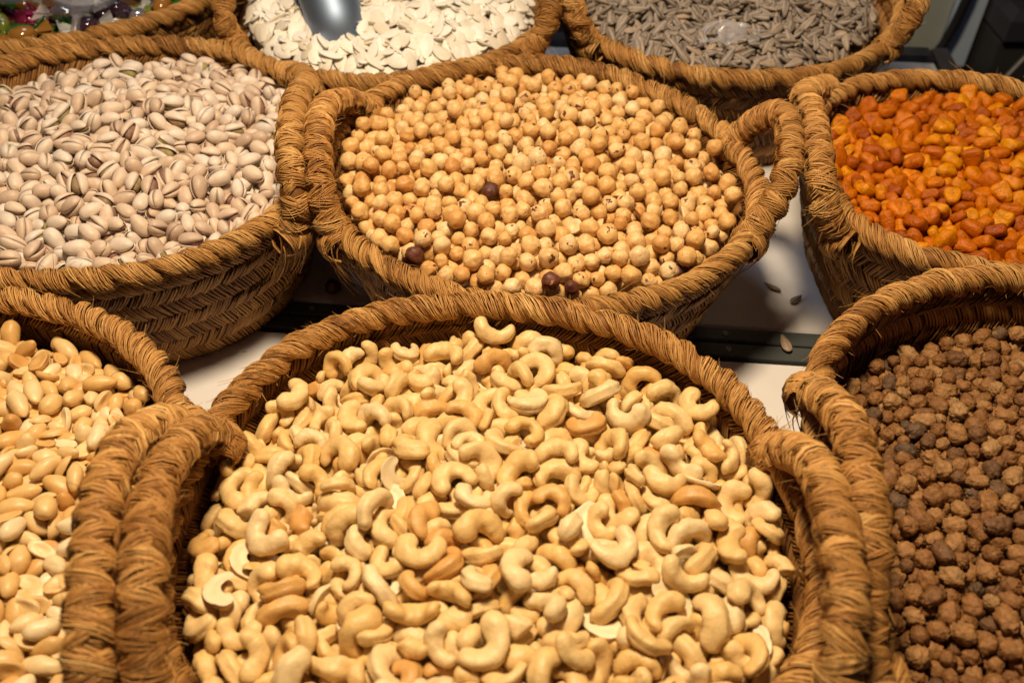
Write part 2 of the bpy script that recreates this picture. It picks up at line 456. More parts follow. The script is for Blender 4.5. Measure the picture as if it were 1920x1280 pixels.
HANDLES = {"hazelnut/left": [[-0.0978, 0.55, 0.096], [-0.1079, 0.5318, 0.112], [-0.1154, 0.4976, 0.126], [-0.112, 0.4563, 0.131], [-0.1086, 0.4287, 0.124], [-0.1047, 0.4154, 0.108], [-0.0997, 0.4091, 0.094]], "pistachio/right": [[-0.1574, 0.5972, 0.096], [-0.1383, 0.5584, 0.112], [-0.1332, 0.5037, 0.128], [-0.1286, 0.4604, 0.132], [-0.1242, 0.4311, 0.126], [-0.1216, 0.4177, 0.11], [-0.1272, 0.415, 0.094]], "hazelnut/right": [[0.1419, 0.5074, 0.096], [0.1516, 0.5025, 0.113], [0.1629, 0.4926, 0.126], [0.1622, 0.4607, 0.13], [0.1552, 0.4317, 0.122], [0.1464, 0.4179, 0.108], [0.1353, 0.4091, 0.094]], "corn/left": [[0.2188, 0.5781, 0.096], [0.1904, 0.5347, 0.115], [0.1836, 0.4945, 0.126], [0.1757, 0.4522, 0.13], [0.1727, 0.4235, 0.124], [0.1764, 0.4127, 0.11], [0.1876, 0.4115, 0.094]], "cashew/left": [[-0.132, 0.2607, 0.096], [-0.1342, 0.2518, 0.112], [-0.1357, 0.2295, 0.126], [-0.1362, 0.2043, 0.132], [-0.1307, 0.1752, 0.134], [-0.1274, 0.1567, 0.13], [-0.1256, 0.1433, 0.118], [-0.124, 0.1343, 0.096]], "peanut/right": [[-0.149, 0.2688, 0.096], [-0.1531, 0.256, 0.113], [-0.1569, 0.2329, 0.127], [-0.1539, 0.2004, 0.134], [-0.1471, 0.1688, 0.134], [-0.1422, 0.1469, 0.13], [-0.1396, 0.1304, 0.118], [-0.14, 0.1197, 0.096]], "cashew/right": [[0.1164, 0.2528, 0.096], [0.1187, 0.241, 0.113], [0.1212, 0.2194, 0.127], [0.119, 0.1893, 0.133], [0.1154, 0.1631, 0.133], [0.1112, 0.1446, 0.127], [0.1093, 0.133, 0.112], [0.1067, 0.1251, 0.096]], "tiger/left": [[0.1406, 0.2903, 0.096], [0.14, 0.2706, 0.113], [0.139, 0.2427, 0.127], [0.1357, 0.2125, 0.131], [0.1319, 0.1863, 0.127], [0.1284, 0.1686, 0.116], [0.1267, 0.1516, 0.105], [0.1326, 0.1381, 0.096]], "pumpkin/left": [[-0.2116, 0.6507, 0.096], [-0.2149, 0.6504, 0.115], [-0.2126, 0.667, 0.13], [-0.2163, 0.7114, 0.13], [-0.2295, 0.7883, 0.115], [-0.2394, 0.8508, 0.096]], "pumpkin/right": [[0.0119, 0.6294, 0.096], [0.0225, 0.6264, 0.112], [0.0277, 0.6352, 0.128], [0.0311, 0.6718, 0.132], [0.0305, 0.7467, 0.118], [0.0239, 0.8259, 0.096]], "sunflower/left": [[0.0601, 0.6421, 0.096], [0.0511, 0.6393, 0.112], [0.0437, 0.6486, 0.128], [0.0435, 0.6814, 0.132], [0.0528, 0.7577, 0.118], [0.0676, 0.8382, 0.096]], "sunflower/right": [[0.2826, 0.6421, 0.096], [0.2876, 0.6349, 0.112], [0.2931, 0.6396, 0.128], [0.3037, 0.6718, 0.132], [0.3263, 0.7522, 0.118], [0.3364, 0.832, 0.096]]}
RIM_Z, ROPE_R = 0.095, 0.0048

def rnd_(n=None, s=1.0):
    return RNG.normal(size=n) * s

class Basket:
    pass
BK = {}

def frames(C, closed, center):
    t = (np.roll(C, -1, 0) - np.roll(C, 1, 0)) if closed else np.gradient(C, axis=0)
    t /= np.linalg.norm(t, axis=1)[:, None]
    out = C - np.array(center)
    out[:, 2] = 0
    out /= np.linalg.norm(out, axis=1)[:, None] + 1e-9
    out -= t * (out * t).sum(1)[:, None]
    out /= np.linalg.norm(out, axis=1)[:, None]
    up = np.cross(out, t)
    up *= np.sign((up[:, 2].mean() or 1))
    return t, out, up

def arclen(C, closed):
    d = np.linalg.norm(np.diff(np.r_[C, C[:1]] if closed else C, axis=0), axis=1)
    return np.r_[0, np.cumsum(d)]

def sampler(C, closed):
    s = arclen(C, closed)
    L = s[-1]
    def f(arr, q):
        A = np.r_[arr, arr[:1]] if closed else arr
        q = np.mod(q, L) if closed else np.clip(q, 0, L)
        return np.stack([np.interp(q, s, A[:, i]) for i in range(3)], -1)
    return f, L

def wound_rope(acc, C, closed, center, core_r, spacing, width, slant, nf, fib_r, bulge, phi, tilt_alt=0.0, bright=0.55, ends=(0, 0), jit=1.0):
    """bundles of esparto fibre wound round a core that follows the curve C"""
    t, out, up = frames(C, closed, center)
    f, L = sampler(C, closed)
    # core
    k = 10
    an = np.arange(k) * 2 * math.pi / k
    n = len(C)
    V = C[:, None] + core_r * .93 * (np.cos(an)[None, :, None] * up[:, None] + np.sin(an)[None, :, None] * out[:, None])
    idx = np.arange(n * k).reshape(n, k)
    a0, a1 = (idx, np.roll(idx, -1, 0)) if closed else (idx[:-1], idx[1:])
    q = np.stack([a0, np.roll(a0, -1, 1), np.roll(a1, -1, 1), a1], -1).reshape(-1, 4)
    acc.add(V.reshape(-1, 3), q, None, 0.05)
    m = 13
    nt = int(round(L / spacing))
    for i in range(nt):
        s0 = (i + .5) * L / nt + rnd_() * spacing * .10 * jit
        if not near_view(f(C, np.array([s0]))[0]): continue
        ph = np.linspace(phi[0], phi[1], m) + rnd_() * .12
        w = width * (1 + rnd_() * .10)
        sl = slant * (1 + rnd_() * .18 * jit) + tilt_alt * (1 if i % 2 else -1) * (1 + rnd_() * .35)
        pr = 1 + rnd_() * .10 * jit
        tone = bright + rnd_() * .13
        u = np.linspace(-1, 1, nf) + rnd_(nf, .5 / nf)
        env = .62 + .38 * np.cos(np.clip(ph * .55, -1.5, 1.5))     # bundles narrow where they dive under
        U = u[:, None] * env[None, :]
        S_ = s0 + U * w * .5 + sl * core_r * ph[None, :] + rnd_((nf, 1), .0002) + .0003 * np.sin(ph[None] * 3 + rnd_((nf, 1), 2.0))
        rad = core_r + bulge * pr * (1 - np.abs(u[:, None]) ** 2.2) + rnd_((nf, 1), fib_r * .35) + (ph[None, :] * 0)
        # the trailing side of each bundle tucks under its neighbour
        c, o_, u_ = f(C, S_), f(out, S_), f(up, S_)
        P = c + rad[..., None] * (np.cos(ph)[None, :, None] * u_ + np.sin(ph)[None, :, None] * o_)
        R = fib_r * (1 + rnd_((nf, 1), .18)) * np.ones((1, m))
        R[:, [0, -1]] *= .4
        V, Q = tubes(P, R, 3)
        acc.add(V, Q, None, np.repeat(np.clip(tone + rnd_(nf, .15), 0, 1), m * 3))
        # loose fibres
        nl = RNG.poisson(4.6 * jit)
        for _ in range(nl):
            j = RNG.integers(0, m - 3)
            p0 = P[RNG.integers(0, nf), j]
            d = (P[0, j + 1] - P[0, j]); d /= np.linalg.norm(d) + 1e-9
            nn = p0 - c[0, j]; nn /= np.linalg.norm(nn) + 1e-9
            tt = np.linspace(0, 1, 6)[:, None]
            ln = RNG.uniform(.004, .011)
            side = rnd_(3)
            path = p0 + d * ln * tt + nn * (RNG.uniform(.1, .45) * ln * tt ** 1.5) + side * ln * .22 * tt ** 2
            V, Q = tubes(path[None], np.linspace(.00022, .00008, 6)[None], 3)
            acc.add(V, Q, None, np.clip(.75 + rnd_() * .15, 0, 1))

def build_basket(key, label, rows=8, taper=.82):
    cx, cy, R = RIMS[key]
    R = np.array(R)
    b = Basket(); BK[key] = b
    root = empty("esparto_basket", (cx, cy, 0))
    tag(root, label, "basket", "esparto baskets on the counter")
    b.root = root; b.c = np.array([cx, cy]); b.R = R
    th = np.linspace(0, 2 * math.pi, 24, endpoint=False)
    ctl = np.c_[R * np.cos(th), R * np.sin(th), RIM_Z + .0022 * np.sin(th * 2 + cx * 40) + rnd_(24, .0006)]
    C = catmull(ctl, 360, True)                       # local to the basket
    off = np.array([cx, cy, 0])
    # --- wall
    n = 180
    Cw = catmull(ctl, n, True)
    def wall_pt(s, v):
        """s in [0,1) round, v 0 base .. 1 rim"""
        i = np.mod(s, 1) * n
        i0 = np.floor(i).astype(int) % n
        t = (i - np.floor(i))[..., None]
        p = Cw[i0] * (1 - t) + Cw[(i0 + 1) % n] * t
        v = np.asarray(v)[..., None]
        sc = taper + (1 - taper) * np.clip(v, 0, 1) ** .85
        xy = p[..., :2] * sc
        return np.concatenate([xy, p[..., 2:] * np.clip(v, -.05, 1.1) * .985 + .001], -1)
    a = Acc()
    vs = np.linspace(0, 1, 8)
    ss = np.arange(n) / n
    G = np.stack([wall_pt(ss, np.full(n, v)) for v in vs])
    for sgn in (1, -1):
        Gs = G.copy(); Gs[..., :2] *= 1 + sgn * .008
        idx = np.arange(8 * n).reshape(8, n)
        q = np.stack([idx[:-1], np.roll(idx, -1, 1)[:-1], np.roll(idx, -1, 1)[1:], idx[1:]], -1).reshape(-1, 4)
        a.add(Gs.reshape(-1, 3), q, None, .3)
    # bottom
    V = np.r_[[[0, 0, .0015]], G[0] * [1, 1, 0] + [0, 0, .0015]]
    a.add(V, None, [(0, 1 + i, 1 + (i + 1) % n) for i in range(n)], .3)
    o = obj("wall", a.mesh("wall", [M['wall_core']]), root)
    # --- woven herringbone rows
    per = arclen(Cw, True)[-1]
    ns = int(per * .90 / .0098)
    F, m = 6, 7
    for r in range(rows):
        a = Acc()
        dr = 1 if r % 2 else -1
        v0, v1 = r / rows - .045, min(.965, (r + 1) / rows + .045)
        for i in range(ns):
            s0 = (i + .5 * (r % 2)) / ns + rnd_() * .07 / ns
            pc = wall_pt(np.array(s0), np.array((v0 + v1) / 2)) + off
            if not near_view(pc, .1): continue
            tone = np.clip(.5 + rnd_() * .16, 0, 1)
            t = np.linspace(0, 1, m)
            u = np.linspace(-.5, .5, F) + rnd_(F, .03)
            lean = dr * (1.05 + rnd_() * .08) / ns
            sv = s0 + (t - .5)[None] * lean + u[:, None] * (.92 / ns) * (1 - .10 * np.abs(2 * t - 1)[None] ** 2)
            vv = v0 + (v1 - v0) * (t[None] + u[:, None] * .10)
            P = wall_pt(sv, vv)
            nn = P.copy(); nn[..., 2] = .05 * 0
            nn /= np.linalg.norm(nn[..., :2], axis=-1)[..., None]
            h = .0034 * np.sin(math.pi * t)[None] ** .8 - .0004 + .0005 * (1 - (2 * u[:, None]) ** 2) + rnd_((F, 1), .00018)
            for sgn in ((1, -1) if r >= rows * .35 else (1,)):
                Pq = P + nn * (h * sgn)[..., None]
                V, Q = tubes(Pq, .00082 * (1 + rnd_((F, 1), .12)) * np.ones((1, m)), 3)
                a.add(V, Q, None, np.repeat(np.clip(tone + rnd_(F, .13), 0, 1), m * 3))
        if a.n: obj("woven_row", a.mesh("woven_row", [M['weave']]), root)
    # --- rim rope
    a = Acc()
    Cg = C + off
    wound_rope(a, Cg, True, off, ROPE_R, .0110, .0126, .92, 21, .00036, .0025, (-2.75, 2.75), 0.0, .56, jit=1.3)
    a.V = [v - off for v in a.V]
    obj("rim", a.mesh("rim", [M['rope']]), root)
    # --- handles
    for hk, P in HANDLES.items():
        if not hk.startswith(key + '/'): continue
        P = np.array(P)
        H = catmull(P, 60)
        a = Acc()
        wound_rope(a, H, False, (cx, cy, 0), .0066, .0062, .0104, .05, 20, .00036, .0021, (-3.4, 3.4), .36, .55, jit=1.2)
        # frayed ends tied down on the wall
        for e, dirn in ((0, H[0] - H[3]), (-1, H[-1] - H[-4])):
            dirn = dirn / np.linalg.norm(dirn)
            nfb = 26 if e == 0 else 42
            p0 = H[e] + rnd_((nfb, 3), .0042)
            outv = np.array([H[e][0] - cx, H[e][1] - cy, 0]); outv /= np.linalg.norm(outv)
            tt = np.linspace(0, 1, 7)[None, :, None]
            ln = RNG.uniform(.008, .026, nfb)[:, None, None]
            down = np.array([0, 0, -1.0]) - outv * .35
            path = p0[:, None] + dirn * ln * .45 * tt + down * ln * tt ** 1.5 + outv * .004 * np.sin(tt * 3) + rnd_((nfb, 1, 3), .10) * ln * tt ** 1.6
            V, Q = tubes(path, np.broadcast_to(np.linspace(.0006, .0002, 7)[None], (nfb, 7)), 3)
            a.add(V, Q, None, np.repeat(np.clip(.5 + rnd_(nfb, .15), 0, 1), 21))
            # binding turns where the handle meets the rim
            tgt = np.array([0.0, 0.0, 1.0])
            kf = 16
            ph = np.linspace(-2.9, 2.9, 11)
            x1 = np.cross(outv, tgt)
            for bnd in range(3):
                axis = x1 * .8 + dirn * .5 * (bnd - 1) + np.array([0, 0, .2]) * (bnd - 1)
                axis /= np.linalg.norm(axis)
                e1 = np.cross(axis, outv); e1 /= np.linalg.norm(e1)
                e2 = np.cross(e1, axis)
                uu = np.linspace(-1, 1, kf)[:, None]
                rad = .0098 + .0010 * (1 - uu ** 2) + rnd_((kf, 1), .0002)
                Pb = H[e] - tgt * .002 + axis * (uu * .0056 + rnd_((kf, 1), .0003))[..., None] + rad[..., None] * (np.cos(ph)[None, :, None] * e1 + np.sin(ph)[None, :, None] * e2)
                V, Q = tubes(Pb, .00056, 3)
                a.add(V, Q, None, np.repeat(np.clip(.55 + rnd_() * .1 + rnd_(kf, .12), 0, 1), 33))
        a.V = [v - off for v in a.V]
        obj("handle", a.mesh("handle", [M['rope']]), root)
    return b

BASKETS = {
 'cashew': "esparto basket of cashews with two thick rope handles, front centre between peanuts and tiger nuts",
 'hazelnut': "esparto basket of blanched hazelnuts behind the cashew basket, with two looped rope handles",
 'pistachio': "esparto basket of pistachios in shells, left of the hazelnut basket",
 'peanut': "esparto basket of roasted peanuts, left of the cashew basket",
 'tiger': "esparto basket of wrinkled brown tiger nuts, right of the cashew basket",
 'corn': "esparto basket of orange fried corn, right of the hazelnut basket",
 'sunflower': "esparto basket of grey sunflower seeds behind the hazelnut basket",
 'pumpkin': "esparto basket of white pumpkin seeds with a steel scoop in it",
 'candy': "esparto basket of wrapped candies in the rear left corner",
}
for k_, l_ in BASKETS.items():
    build_basket(k_, l_, rows=7, taper=.93 if k_ in ('cashew', 'peanut', 'tiger') else .78)

# ------------------------------------------------------------------ nut shapes (cm)
def arc_pts(ang, Rm, n):
    a = np.radians(np.linspace(-ang / 2, ang / 2, n))
    return a, np.c_[Rm * np.cos(a) - Rm * .75, Rm * np.sin(a), 0 * a]

def cashew_shape(ang, Rm, r0, r1, seed, half=False, chunk=False):
    nsim = 3 if chunk else 6
    mean = arc_pts(ang, Rm, nsim)[1].mean(0)
    n = 15
    a, P = arc_pts(ang * (1 + .06 * math.sin(seed * 1.7)), Rm, n)
    t = np.linspace(0, 1, n)
    r = (r0 + (r1 - r0) * t) * (1 - .12 * (2 * t - 1) ** 2) * (1 + .07 * np.sin(t * 6 + seed * 2.1))
    k = 20
    b = np.arange(k) * 2 * math.pi / k
    er = np.c_[np.cos(a), np.sin(a), 0 * a]
    et = np.c_[-np.sin(a), np.cos(a), 0 * a]
    s0, s1 = .22 * math.sin(seed * 1.3), .25 * math.cos(seed * 2.2)
    C, Rr, E, TT = [], [], [], []
    if chunk:
        C += [P[0] - et[0] * r[0] * .12, P[0] - et[0] * r[0] * .10]; Rr += [r[0] * .55, r[0] * .93]; E += [er[0]] * 2; TT += [0, 0]
    else:
        for ph in (82, 62, 38, 16):
            s = math.radians(ph)
            C.append(P[0] - et[0] * r[0] * math.sin(s) * 1.02); Rr.append(r[0] * math.cos(s)); E.append(er[0]); TT.append(0)
    C += list(P); Rr += list(r); E += list(er); TT += list(t)
    for ph in (16, 38, 62, 82):
        s = math.radians(ph)
        C.append(P[-1] + et[-1] * r[-1] * math.sin(s) * 1.25 - er[-1] * r[-1] * .25 * math.sin(s) ** 2); Rr.append(r[-1] * math.cos(s)); E.append(er[-1]); TT.append(1)
    C, Rr, E, TT = map(np.array, (C, Rr, E, TT))
    seam = s0 * (1 - TT) + s1 * TT
    db = np.angle(np.exp(1j * (b[None] - seam[:, None])))
    g = 1 - .23 * np.exp(-(db / .14) ** 2) + .05 * np.exp(-((np.abs(db) - .55) / .3) ** 2)
    g = g * (1 + .06 * np.cos(2 * b[None] + seed))
    X = C[:, None] + E[:, None] * (np.cos(b)[None] * g * Rr[:, None])[..., None] + np.array([0, 0, 1.0]) * (np.sin(b)[None] * g * Rr[:, None] * .93)[..., None]
    F = X.reshape(-1, 3)
    d = 1 + .24 * nz(F, 1.3, seed) + .16 * nz(F, 2.8, seed + 4) + .07 * nz(F, 6.0, seed + 8)
    X = C[:, None] + (X - C[:, None]) * d.reshape(X.shape[:2])[..., None]
    p0 = X[0].mean(0) + (C[0] - C[1]) * .03
    p1 = X[-1].mean(0) + (C[-1] - C[-2]) * .05
    V, Q, T = loft(X, p0, p1)
    V = V - mean
    c = np.array([-.75 * Rm, 0, 0]) - mean
    V[:, 2] += .13 * np.sin(V[:, 1] * 1.6 + seed) + .05 * math.sin(seed * 3) * V[:, 1]     # out-of-plane twist
    mi = np.zeros(len(Q) + len(T), int)
    if half:
        z = V[:, 2]
        low = z < 0
        groove = np.clip(1 - np.abs(np.hypot(V[:, 0] - c[0], V[:, 1]) - Rm) / .25, 0, 1)
        V[:, 2] = np.where(low, z * .04 + .06 * groove, z) - .18
        qz = low[Q].all(1); tz = low[T].all(1)
        mi = np.r_[qz, tz].astype(int)
    return V, Q, T, mi

def ball(nr, k):
    th = np.linspace(0, math.pi, nr + 2)[1:-1]
    b = np.arange(k) * 2 * math.pi / k
    rings = [np.c_[math.sin(t) * np.cos(b), math.sin(t) * np.sin(b), np.full(k, math.cos(t))] for t in th]
    return loft(rings, (0, 0, 1), (0, 0, -1))

def hazel_shape(seed, broken=False):
    V, Q, T = ball(16, 20)
    th = np.arccos(np.clip(V[:, 2], -1, 1)); ph = np.arctan2(V[:, 1], V[:, 0])
    rr = .635 * (1 + .10 * np.exp(-(th / .38) ** 2) - .07 * np.exp(-((math.pi - th) / .55) ** 2))
    rr *= 1 + .028 * np.sin(ph * 3 + seed) * np.sin(th) + .018 * np.sin(ph * 7 + seed * 2) * np.sin(th)
    rr *= 1 + .15 * nz(V, 1.2, seed) + .08 * nz(V, 2.8, seed + 9) + .03 * nz(V, 6.0, seed + 5)
    if seed % 3 == 1: rr *= 1 - .10 * np.exp(-((ph - .4) / .16) ** 2) * np.sin(th)
    V = V * rr[:, None] * np.array([1, .94 + .05 * math.sin(seed), .98 + .05 * math.cos(seed * 2)])
    mi = np.zeros(len(Q) + len(T), int)
    if broken:
        V[:, 2] = np.where(V[:, 2] < 0, V[:, 2] * .12 + .12 * np.clip(1 - np.hypot(V[:, 0], V[:, 1]) / .45, 0, 1), V[:, 2]) - .18
    return V, Q, T, mi

def pist_shape(seed, al):
    """two half shells hinged at -x, open by al degrees, over a kernel"""
    Vs, Qs, Ts, MI = [], [], [], []
    n = 0
    nu, nv = 15, 7
    x = -np.cos(np.linspace(0, math.pi, nu))
    prof = np.sqrt(np.clip(1 - x ** 2, 0, 1)) ** .92 * (1 - .16 * x)
    for sgn in (1, -1):
        b = np.linspace(0, math.pi, nv)
        G = np.stack([np.stack([np.full(nv, xx * .80), np.cos(b) * p * .52, np.sin(b) * p * .50], 1) for xx, p in zip(x, prof)])
        inner = np.stack([np.stack([[xx * .74, c * p * .45, .03] for c in (1, -1)]) for xx, p in zip(x, prof)])
        G = np.concatenate([inner[:, :1], G, inner[:, 1:]], 1)
        k = nv + 2
        G[..., 2] += .004
        ang = math.radians(al) * sgn
        ca, sa = math.cos(-ang), math.sin(-ang)
        V = G.reshape(-1, 3).copy(); V[:, 2] *= sgn
        V = V * (1 + .04 * nz(V, 1.8, seed + sgn))[:, None]
        X = V[:, 0] + .74
        V = np.c_[X * ca + V[:, 2] * sa - .74, V[:, 1], -X * sa + V[:, 2] * ca]
        idx = np.arange(nu * k).reshape(nu, k) + n
        q = np.stack([idx[:-1, :-1], idx[:-1, 1:], idx[1:, 1:], idx[1:, :-1]], -1).reshape(-1, 4)
        if sgn < 0: q = q[:, ::-1]
        Vs.append(V); Qs.append(q); MI.append(np.zeros(len(q), int)); n += len(V)
    V, Q, T = ball(7, 10)
    V = V[:, [2, 0, 1]] * [.66, .44, .40]
    X = V[:, 0]
    V = V + [.03, 0, 0]
    Vs.append(V); Q = Q + n; T = T + n
    return np.concatenate(Vs), np.concatenate(Qs + [Q]), T, np.concatenate(MI + [np.ones(len(Q), int), np.ones(len(T), int)])

def peanut_shape(seed, L, w, half=False):
    V, Q, T = ball(13, 16)
    V = V[:, [2, 0, 1]]
    x = V[:, 0]
    s = 1 + .10 * x + .05 * np.sin(seed * 2.1) * np.sin(x * 3)
    V = V * np.stack([np.full(len(x), L), w * s, w * s * .96], 1)
    V[:, 0] += .10 * np.clip(-x - .85, 0, 1) * -4 * L * .4
    g = 1 - .12 * np.exp(-(V[:, 2] / (w * .13)) ** 2)
    V[:, 1:] *= g[:, None]
    V *= (1 + .11 * nz(V, 2.0, seed) + .06 * nz(V, 4.5, seed))[:, None]
    mi = np.zeros(len(Q) + len(T), int)
    if half:
        r = np.hypot(V[:, 0] / L, V[:, 1] / w)
        low = V[:, 2] < 0
        V[:, 2] = np.where(low, -.015 + .10 * np.clip(1 - r / .55, 0, 1) + .05 * np.exp(-(V[:, 1] / .07) ** 2) * 0 - .03 * np.exp(-((r - .75) / .12) ** 2), V[:, 2] * .86) - .14
    return V, Q, T, mi

def tiger_shape(seed, L):
    V, Q, T = ball(18, 24)
    V = V[:, [2, 0, 1]]
    n1 = nz(V, 1.6, seed, 3)
    ridg = 1 - np.abs(nz(V * [1.0, 1.6, 1.6], 2.3, seed + 5)) * 2
    ridg2 = 1 - np.abs(nz(V * [1.0, 1.4, 1.4], 4.6, seed + 15)) * 2
    rr = 1.08 + .15 * n1 - .34 * np.clip(ridg - .52, 0, 1) - .24 * np.clip(ridg2 - .48, 0, 1)
    V = V * rr[:, None] * [.52 * L, .50, .48]
    e = np.exp(-((V[:, 0] / (.52 * L) - 1) / .18) ** 2)
    V[:, 0] -= .10 * e
    return V, Q, T, np.zeros(len(Q) + len(T), int)

def corn_shape(seed, sx=1.0):
    V, Q, T = ball(14, 18)
    V = V[:, [2, 0, 1]]
    V = np.sign(V) * np.abs(V) ** .76
    x = V[:, 0]
    V = V * np.stack([np.full(len(x), .70), (.60 * sx) * (1 - .28 * x), .43 * (1 - .18 * x)], 1)
    V += .09 * nz(V, 1.7, seed)[:, None] * V / .6
    V *= (1 + .05 * nz(V, 4.5, seed + 2, 2))[:, None]
    d = np.exp(-((V[:, 0] + .15) ** 2 + V[:, 1] ** 2) / .09)
    V[:, 2] -= .16 * d * np.sign(V[:, 2]) * (1 if seed % 2 else .4)
    V[:, 0] -= .10
    return V, Q, T, np.zeros(len(Q) + len(T), int)

def flat_seed(L, w, th, tipp, seed, rim=0.0):
    V, Q, T = ball(10, 18)
    V = V[:, [2, 0, 1]]
    # squash: use polar layout with the pole axis along z for an even outline
    V = V[:, [1, 2, 0]]
    x, y, z = V.T
    ang = np.arctan2(y, x)
    s = np.stack([L * x, w * y * (1 - tipp * x), th * z], 1)
    s[:, 0] += L * .16 * np.clip(x, 0, 1) ** 3
    if rim:
        r = np.hypot(x, y)
        s[:, 2] = np.sign(z) * np.where(r > .80, th * .42, th * (.55 + .45 * np.sqrt(np.clip(1 - (r / .85) ** 2, 0, 1))) * np.clip(np.abs(z) * 6, 0, 1))
    s[:, 2] += .12 * L * (s[:, 0] / L) ** 2 * .5 * math.sin(seed) + .02 * nz(s, 1.6, seed)
    return s, Q, T, np.zeros(len(Q) + len(T), int)

CA = [(160, .76, .50, .40), (190, .69, .47, .37), (130, .86, .52, .41), (210, .65, .44, .35), (150, .74, .49, .36)]
def trio(f, *args, seed=1, **kw):
    """three different individuals of one shape class"""
    return [f(*args[:0], *([seed + 11 * q] if f in (hazel_shape, corn_shape, tiger_shape, pist_shape, peanut_shape) else []), *args, **({'seed': seed + 11 * q} if f in (cashew_shape,) else {}), **kw) for q in range(3)]
SHAPES = {
 'cashew': [trio(cashew_shape, *p, seed=i + 1) for i, p in enumerate(CA)] + [trio(cashew_shape, 165, .78, .44, .36, seed=6, half=True), trio(cashew_shape, 90, .75, .46, .42, seed=7, chunk=True)],
 'hazelnut': [trio(hazel_shape, seed=i + 1) for i in range(5)] + [trio(hazel_shape, True, seed=8)],
 'pistachio': [trio(pist_shape, a_, seed=i + 1) for i, a_ in enumerate((.5, 2.0, 4.0, 6.5, 11.0))],
 'peanut': [trio(peanut_shape, .76, .45, seed=1), trio(peanut_shape, .84, .42, seed=2), trio(peanut_shape, .62, .45, seed=3), trio(peanut_shape, .74, .43, True, seed=4), trio(peanut_shape, .66, .46, True, seed=5)],
 'tiger': [trio(tiger_shape, l_, seed=i + 1) for i, l_ in enumerate((1.22, 1.42, 1.08, 1.2, 1.6))],
 'corn': [trio(corn_shape, (1, 1, 1.08, .82, .9)[i], seed=i + 1) for i in range(5)],
 'pumpkin': [[flat_seed(.88, .55, .15, .22, i + 1, rim=1.0)] for i in range(4)],
 'sunflower': [[flat_seed(.84, .36, .20, .35, i + 1)] for i in range(4)],
}
NAME = {'cashew': 'cashew_nut', 'hazelnut': 'hazelnut', 'pistachio': 'pistachio', 'peanut': 'peanut', 'tiger': 'tiger_nut', 'corn': 'corn_nut',
        'pumpkin': 'pumpkin_seed', 'sunflower': 'sunflower_seed'}
MATS = {'cashew': ['cashew', 'cashew_cut'], 'hazelnut': ['hazelnut'], 'pistachio': ['shell', 'kernel'], 'peanut': ['peanut'], 'tiger': ['tiger'], 'corn': ['corn'],
        'pumpkin': ['pumpkin'], 'sunflower': ['sunflower']}
WHAT = {
 'cashew': ["curved whole cashew"] * 5 + ["split half cashew", "short broken cashew piece"],
 'hazelnut': ["round blanched hazelnut"] * 5 + ["broken blanched hazelnut half"],
 'pistachio': ["closed pistachio shell"] + ["slightly split pistachio shell"] * 2 + ["gaping pistachio shell"] * 2,
 'peanut': ["whole roasted peanut"] * 3 + ["split peanut half"] * 2,
 'tiger': ["wrinkled brown tiger nut"] * 5,
 'corn': ["orange fried corn kernel"] * 5,
 'pumpkin': ["flat white pumpkin seed"] * 4,
 'sunflower': ["grey striped sunflower seed"] * 4,
}
VMESH = {}
for kd, shp in SHAPES.items():
    VMESH[kd] = [[mk_mesh(NAME[kd], V * .01, Q, T, [M[x] for x in MATS[kd]], mi, True, {'loc': V, 'rnd': np.zeros(len(V))}) for V, Q, T, mi in tr] for tr in shp]

def zone(kd, p):
    b = BK[kd]
    d = p[:2] - b.c
    r = np.hypot(*d)
    if r < .042: return "in the middle of the heap"
    an = math.degrees(math.atan2(d[1], d[0])) % 360
    if r < .082:
        return ("right of the middle of the heap", "behind the middle of the heap", "left of the middle of the heap", "in front of the middle of the heap")[int(((an + 45) % 360) // 90)]
    return ("by the right basket rim", "by the right basket rim towards the back", "by the back basket rim", "by the left basket rim towards the back", "by the left basket rim",
            "by the left basket rim towards the front", "by the front basket rim", "by the right basket rim towards the front")[int(((an + 22.5) % 360) // 45)]

def qmat(q):
    w, x, y, z = q.T
    return np.stack([np.stack([1 - 2 * (y * y + z * z), 2 * (x * y - z * w), 2 * (x * z + y * w)], -1),
                     np.stack([2 * (x * y + z * w), 1 - 2 * (x * x + z * z), 2 * (y * z - x * w)], -1),
                     np.stack([2 * (x * z - y * w), 2 * (y * z + x * w), 1 - 2 * (x * x + y * y)], -1)], -2)

# heap height at its middle and edge, nut thickness (cm), roundness of the mound, slope towards the front
HEAP = {'cashew': (.104, .081, .80, 3.6, .011), 'hazelnut': (.111, .084, .90, 2.6, .004), 'pistachio': (.112, .075, .8, 2.2, 0), 'peanut': (.105, .090, .75, 2.4, 0),
        'tiger': (.087, .059, .75, 2.6, .003), 'corn': (.112, .077, .8, 2.2, 0), 'pumpkin': (.108, .088, .2, 2.2, 0), 'sunflower': (.099, .086, .25, 2.2, 0)}

def heap_z(kd, x, y):
    zc, ze, _, ex, tl = HEAP[kd]
    b = BK[kd]
    r = np.hypot(x, y)
    i = (np.arctan2(y, x) % (2 * math.pi)) / (2 * math.pi) * 24
    i0 = np.floor(i).astype(int) % 24
    t = i - np.floor(i)
    Rr = b.R[i0] * (1 - t) + b.R[(i0 + 1) % 24] * t
    u = np.clip(r / (Rr - .012), 0, 1.2)
    return ze + (zc - ze) * (1 - u ** ex) - tl * y / .135, Rr

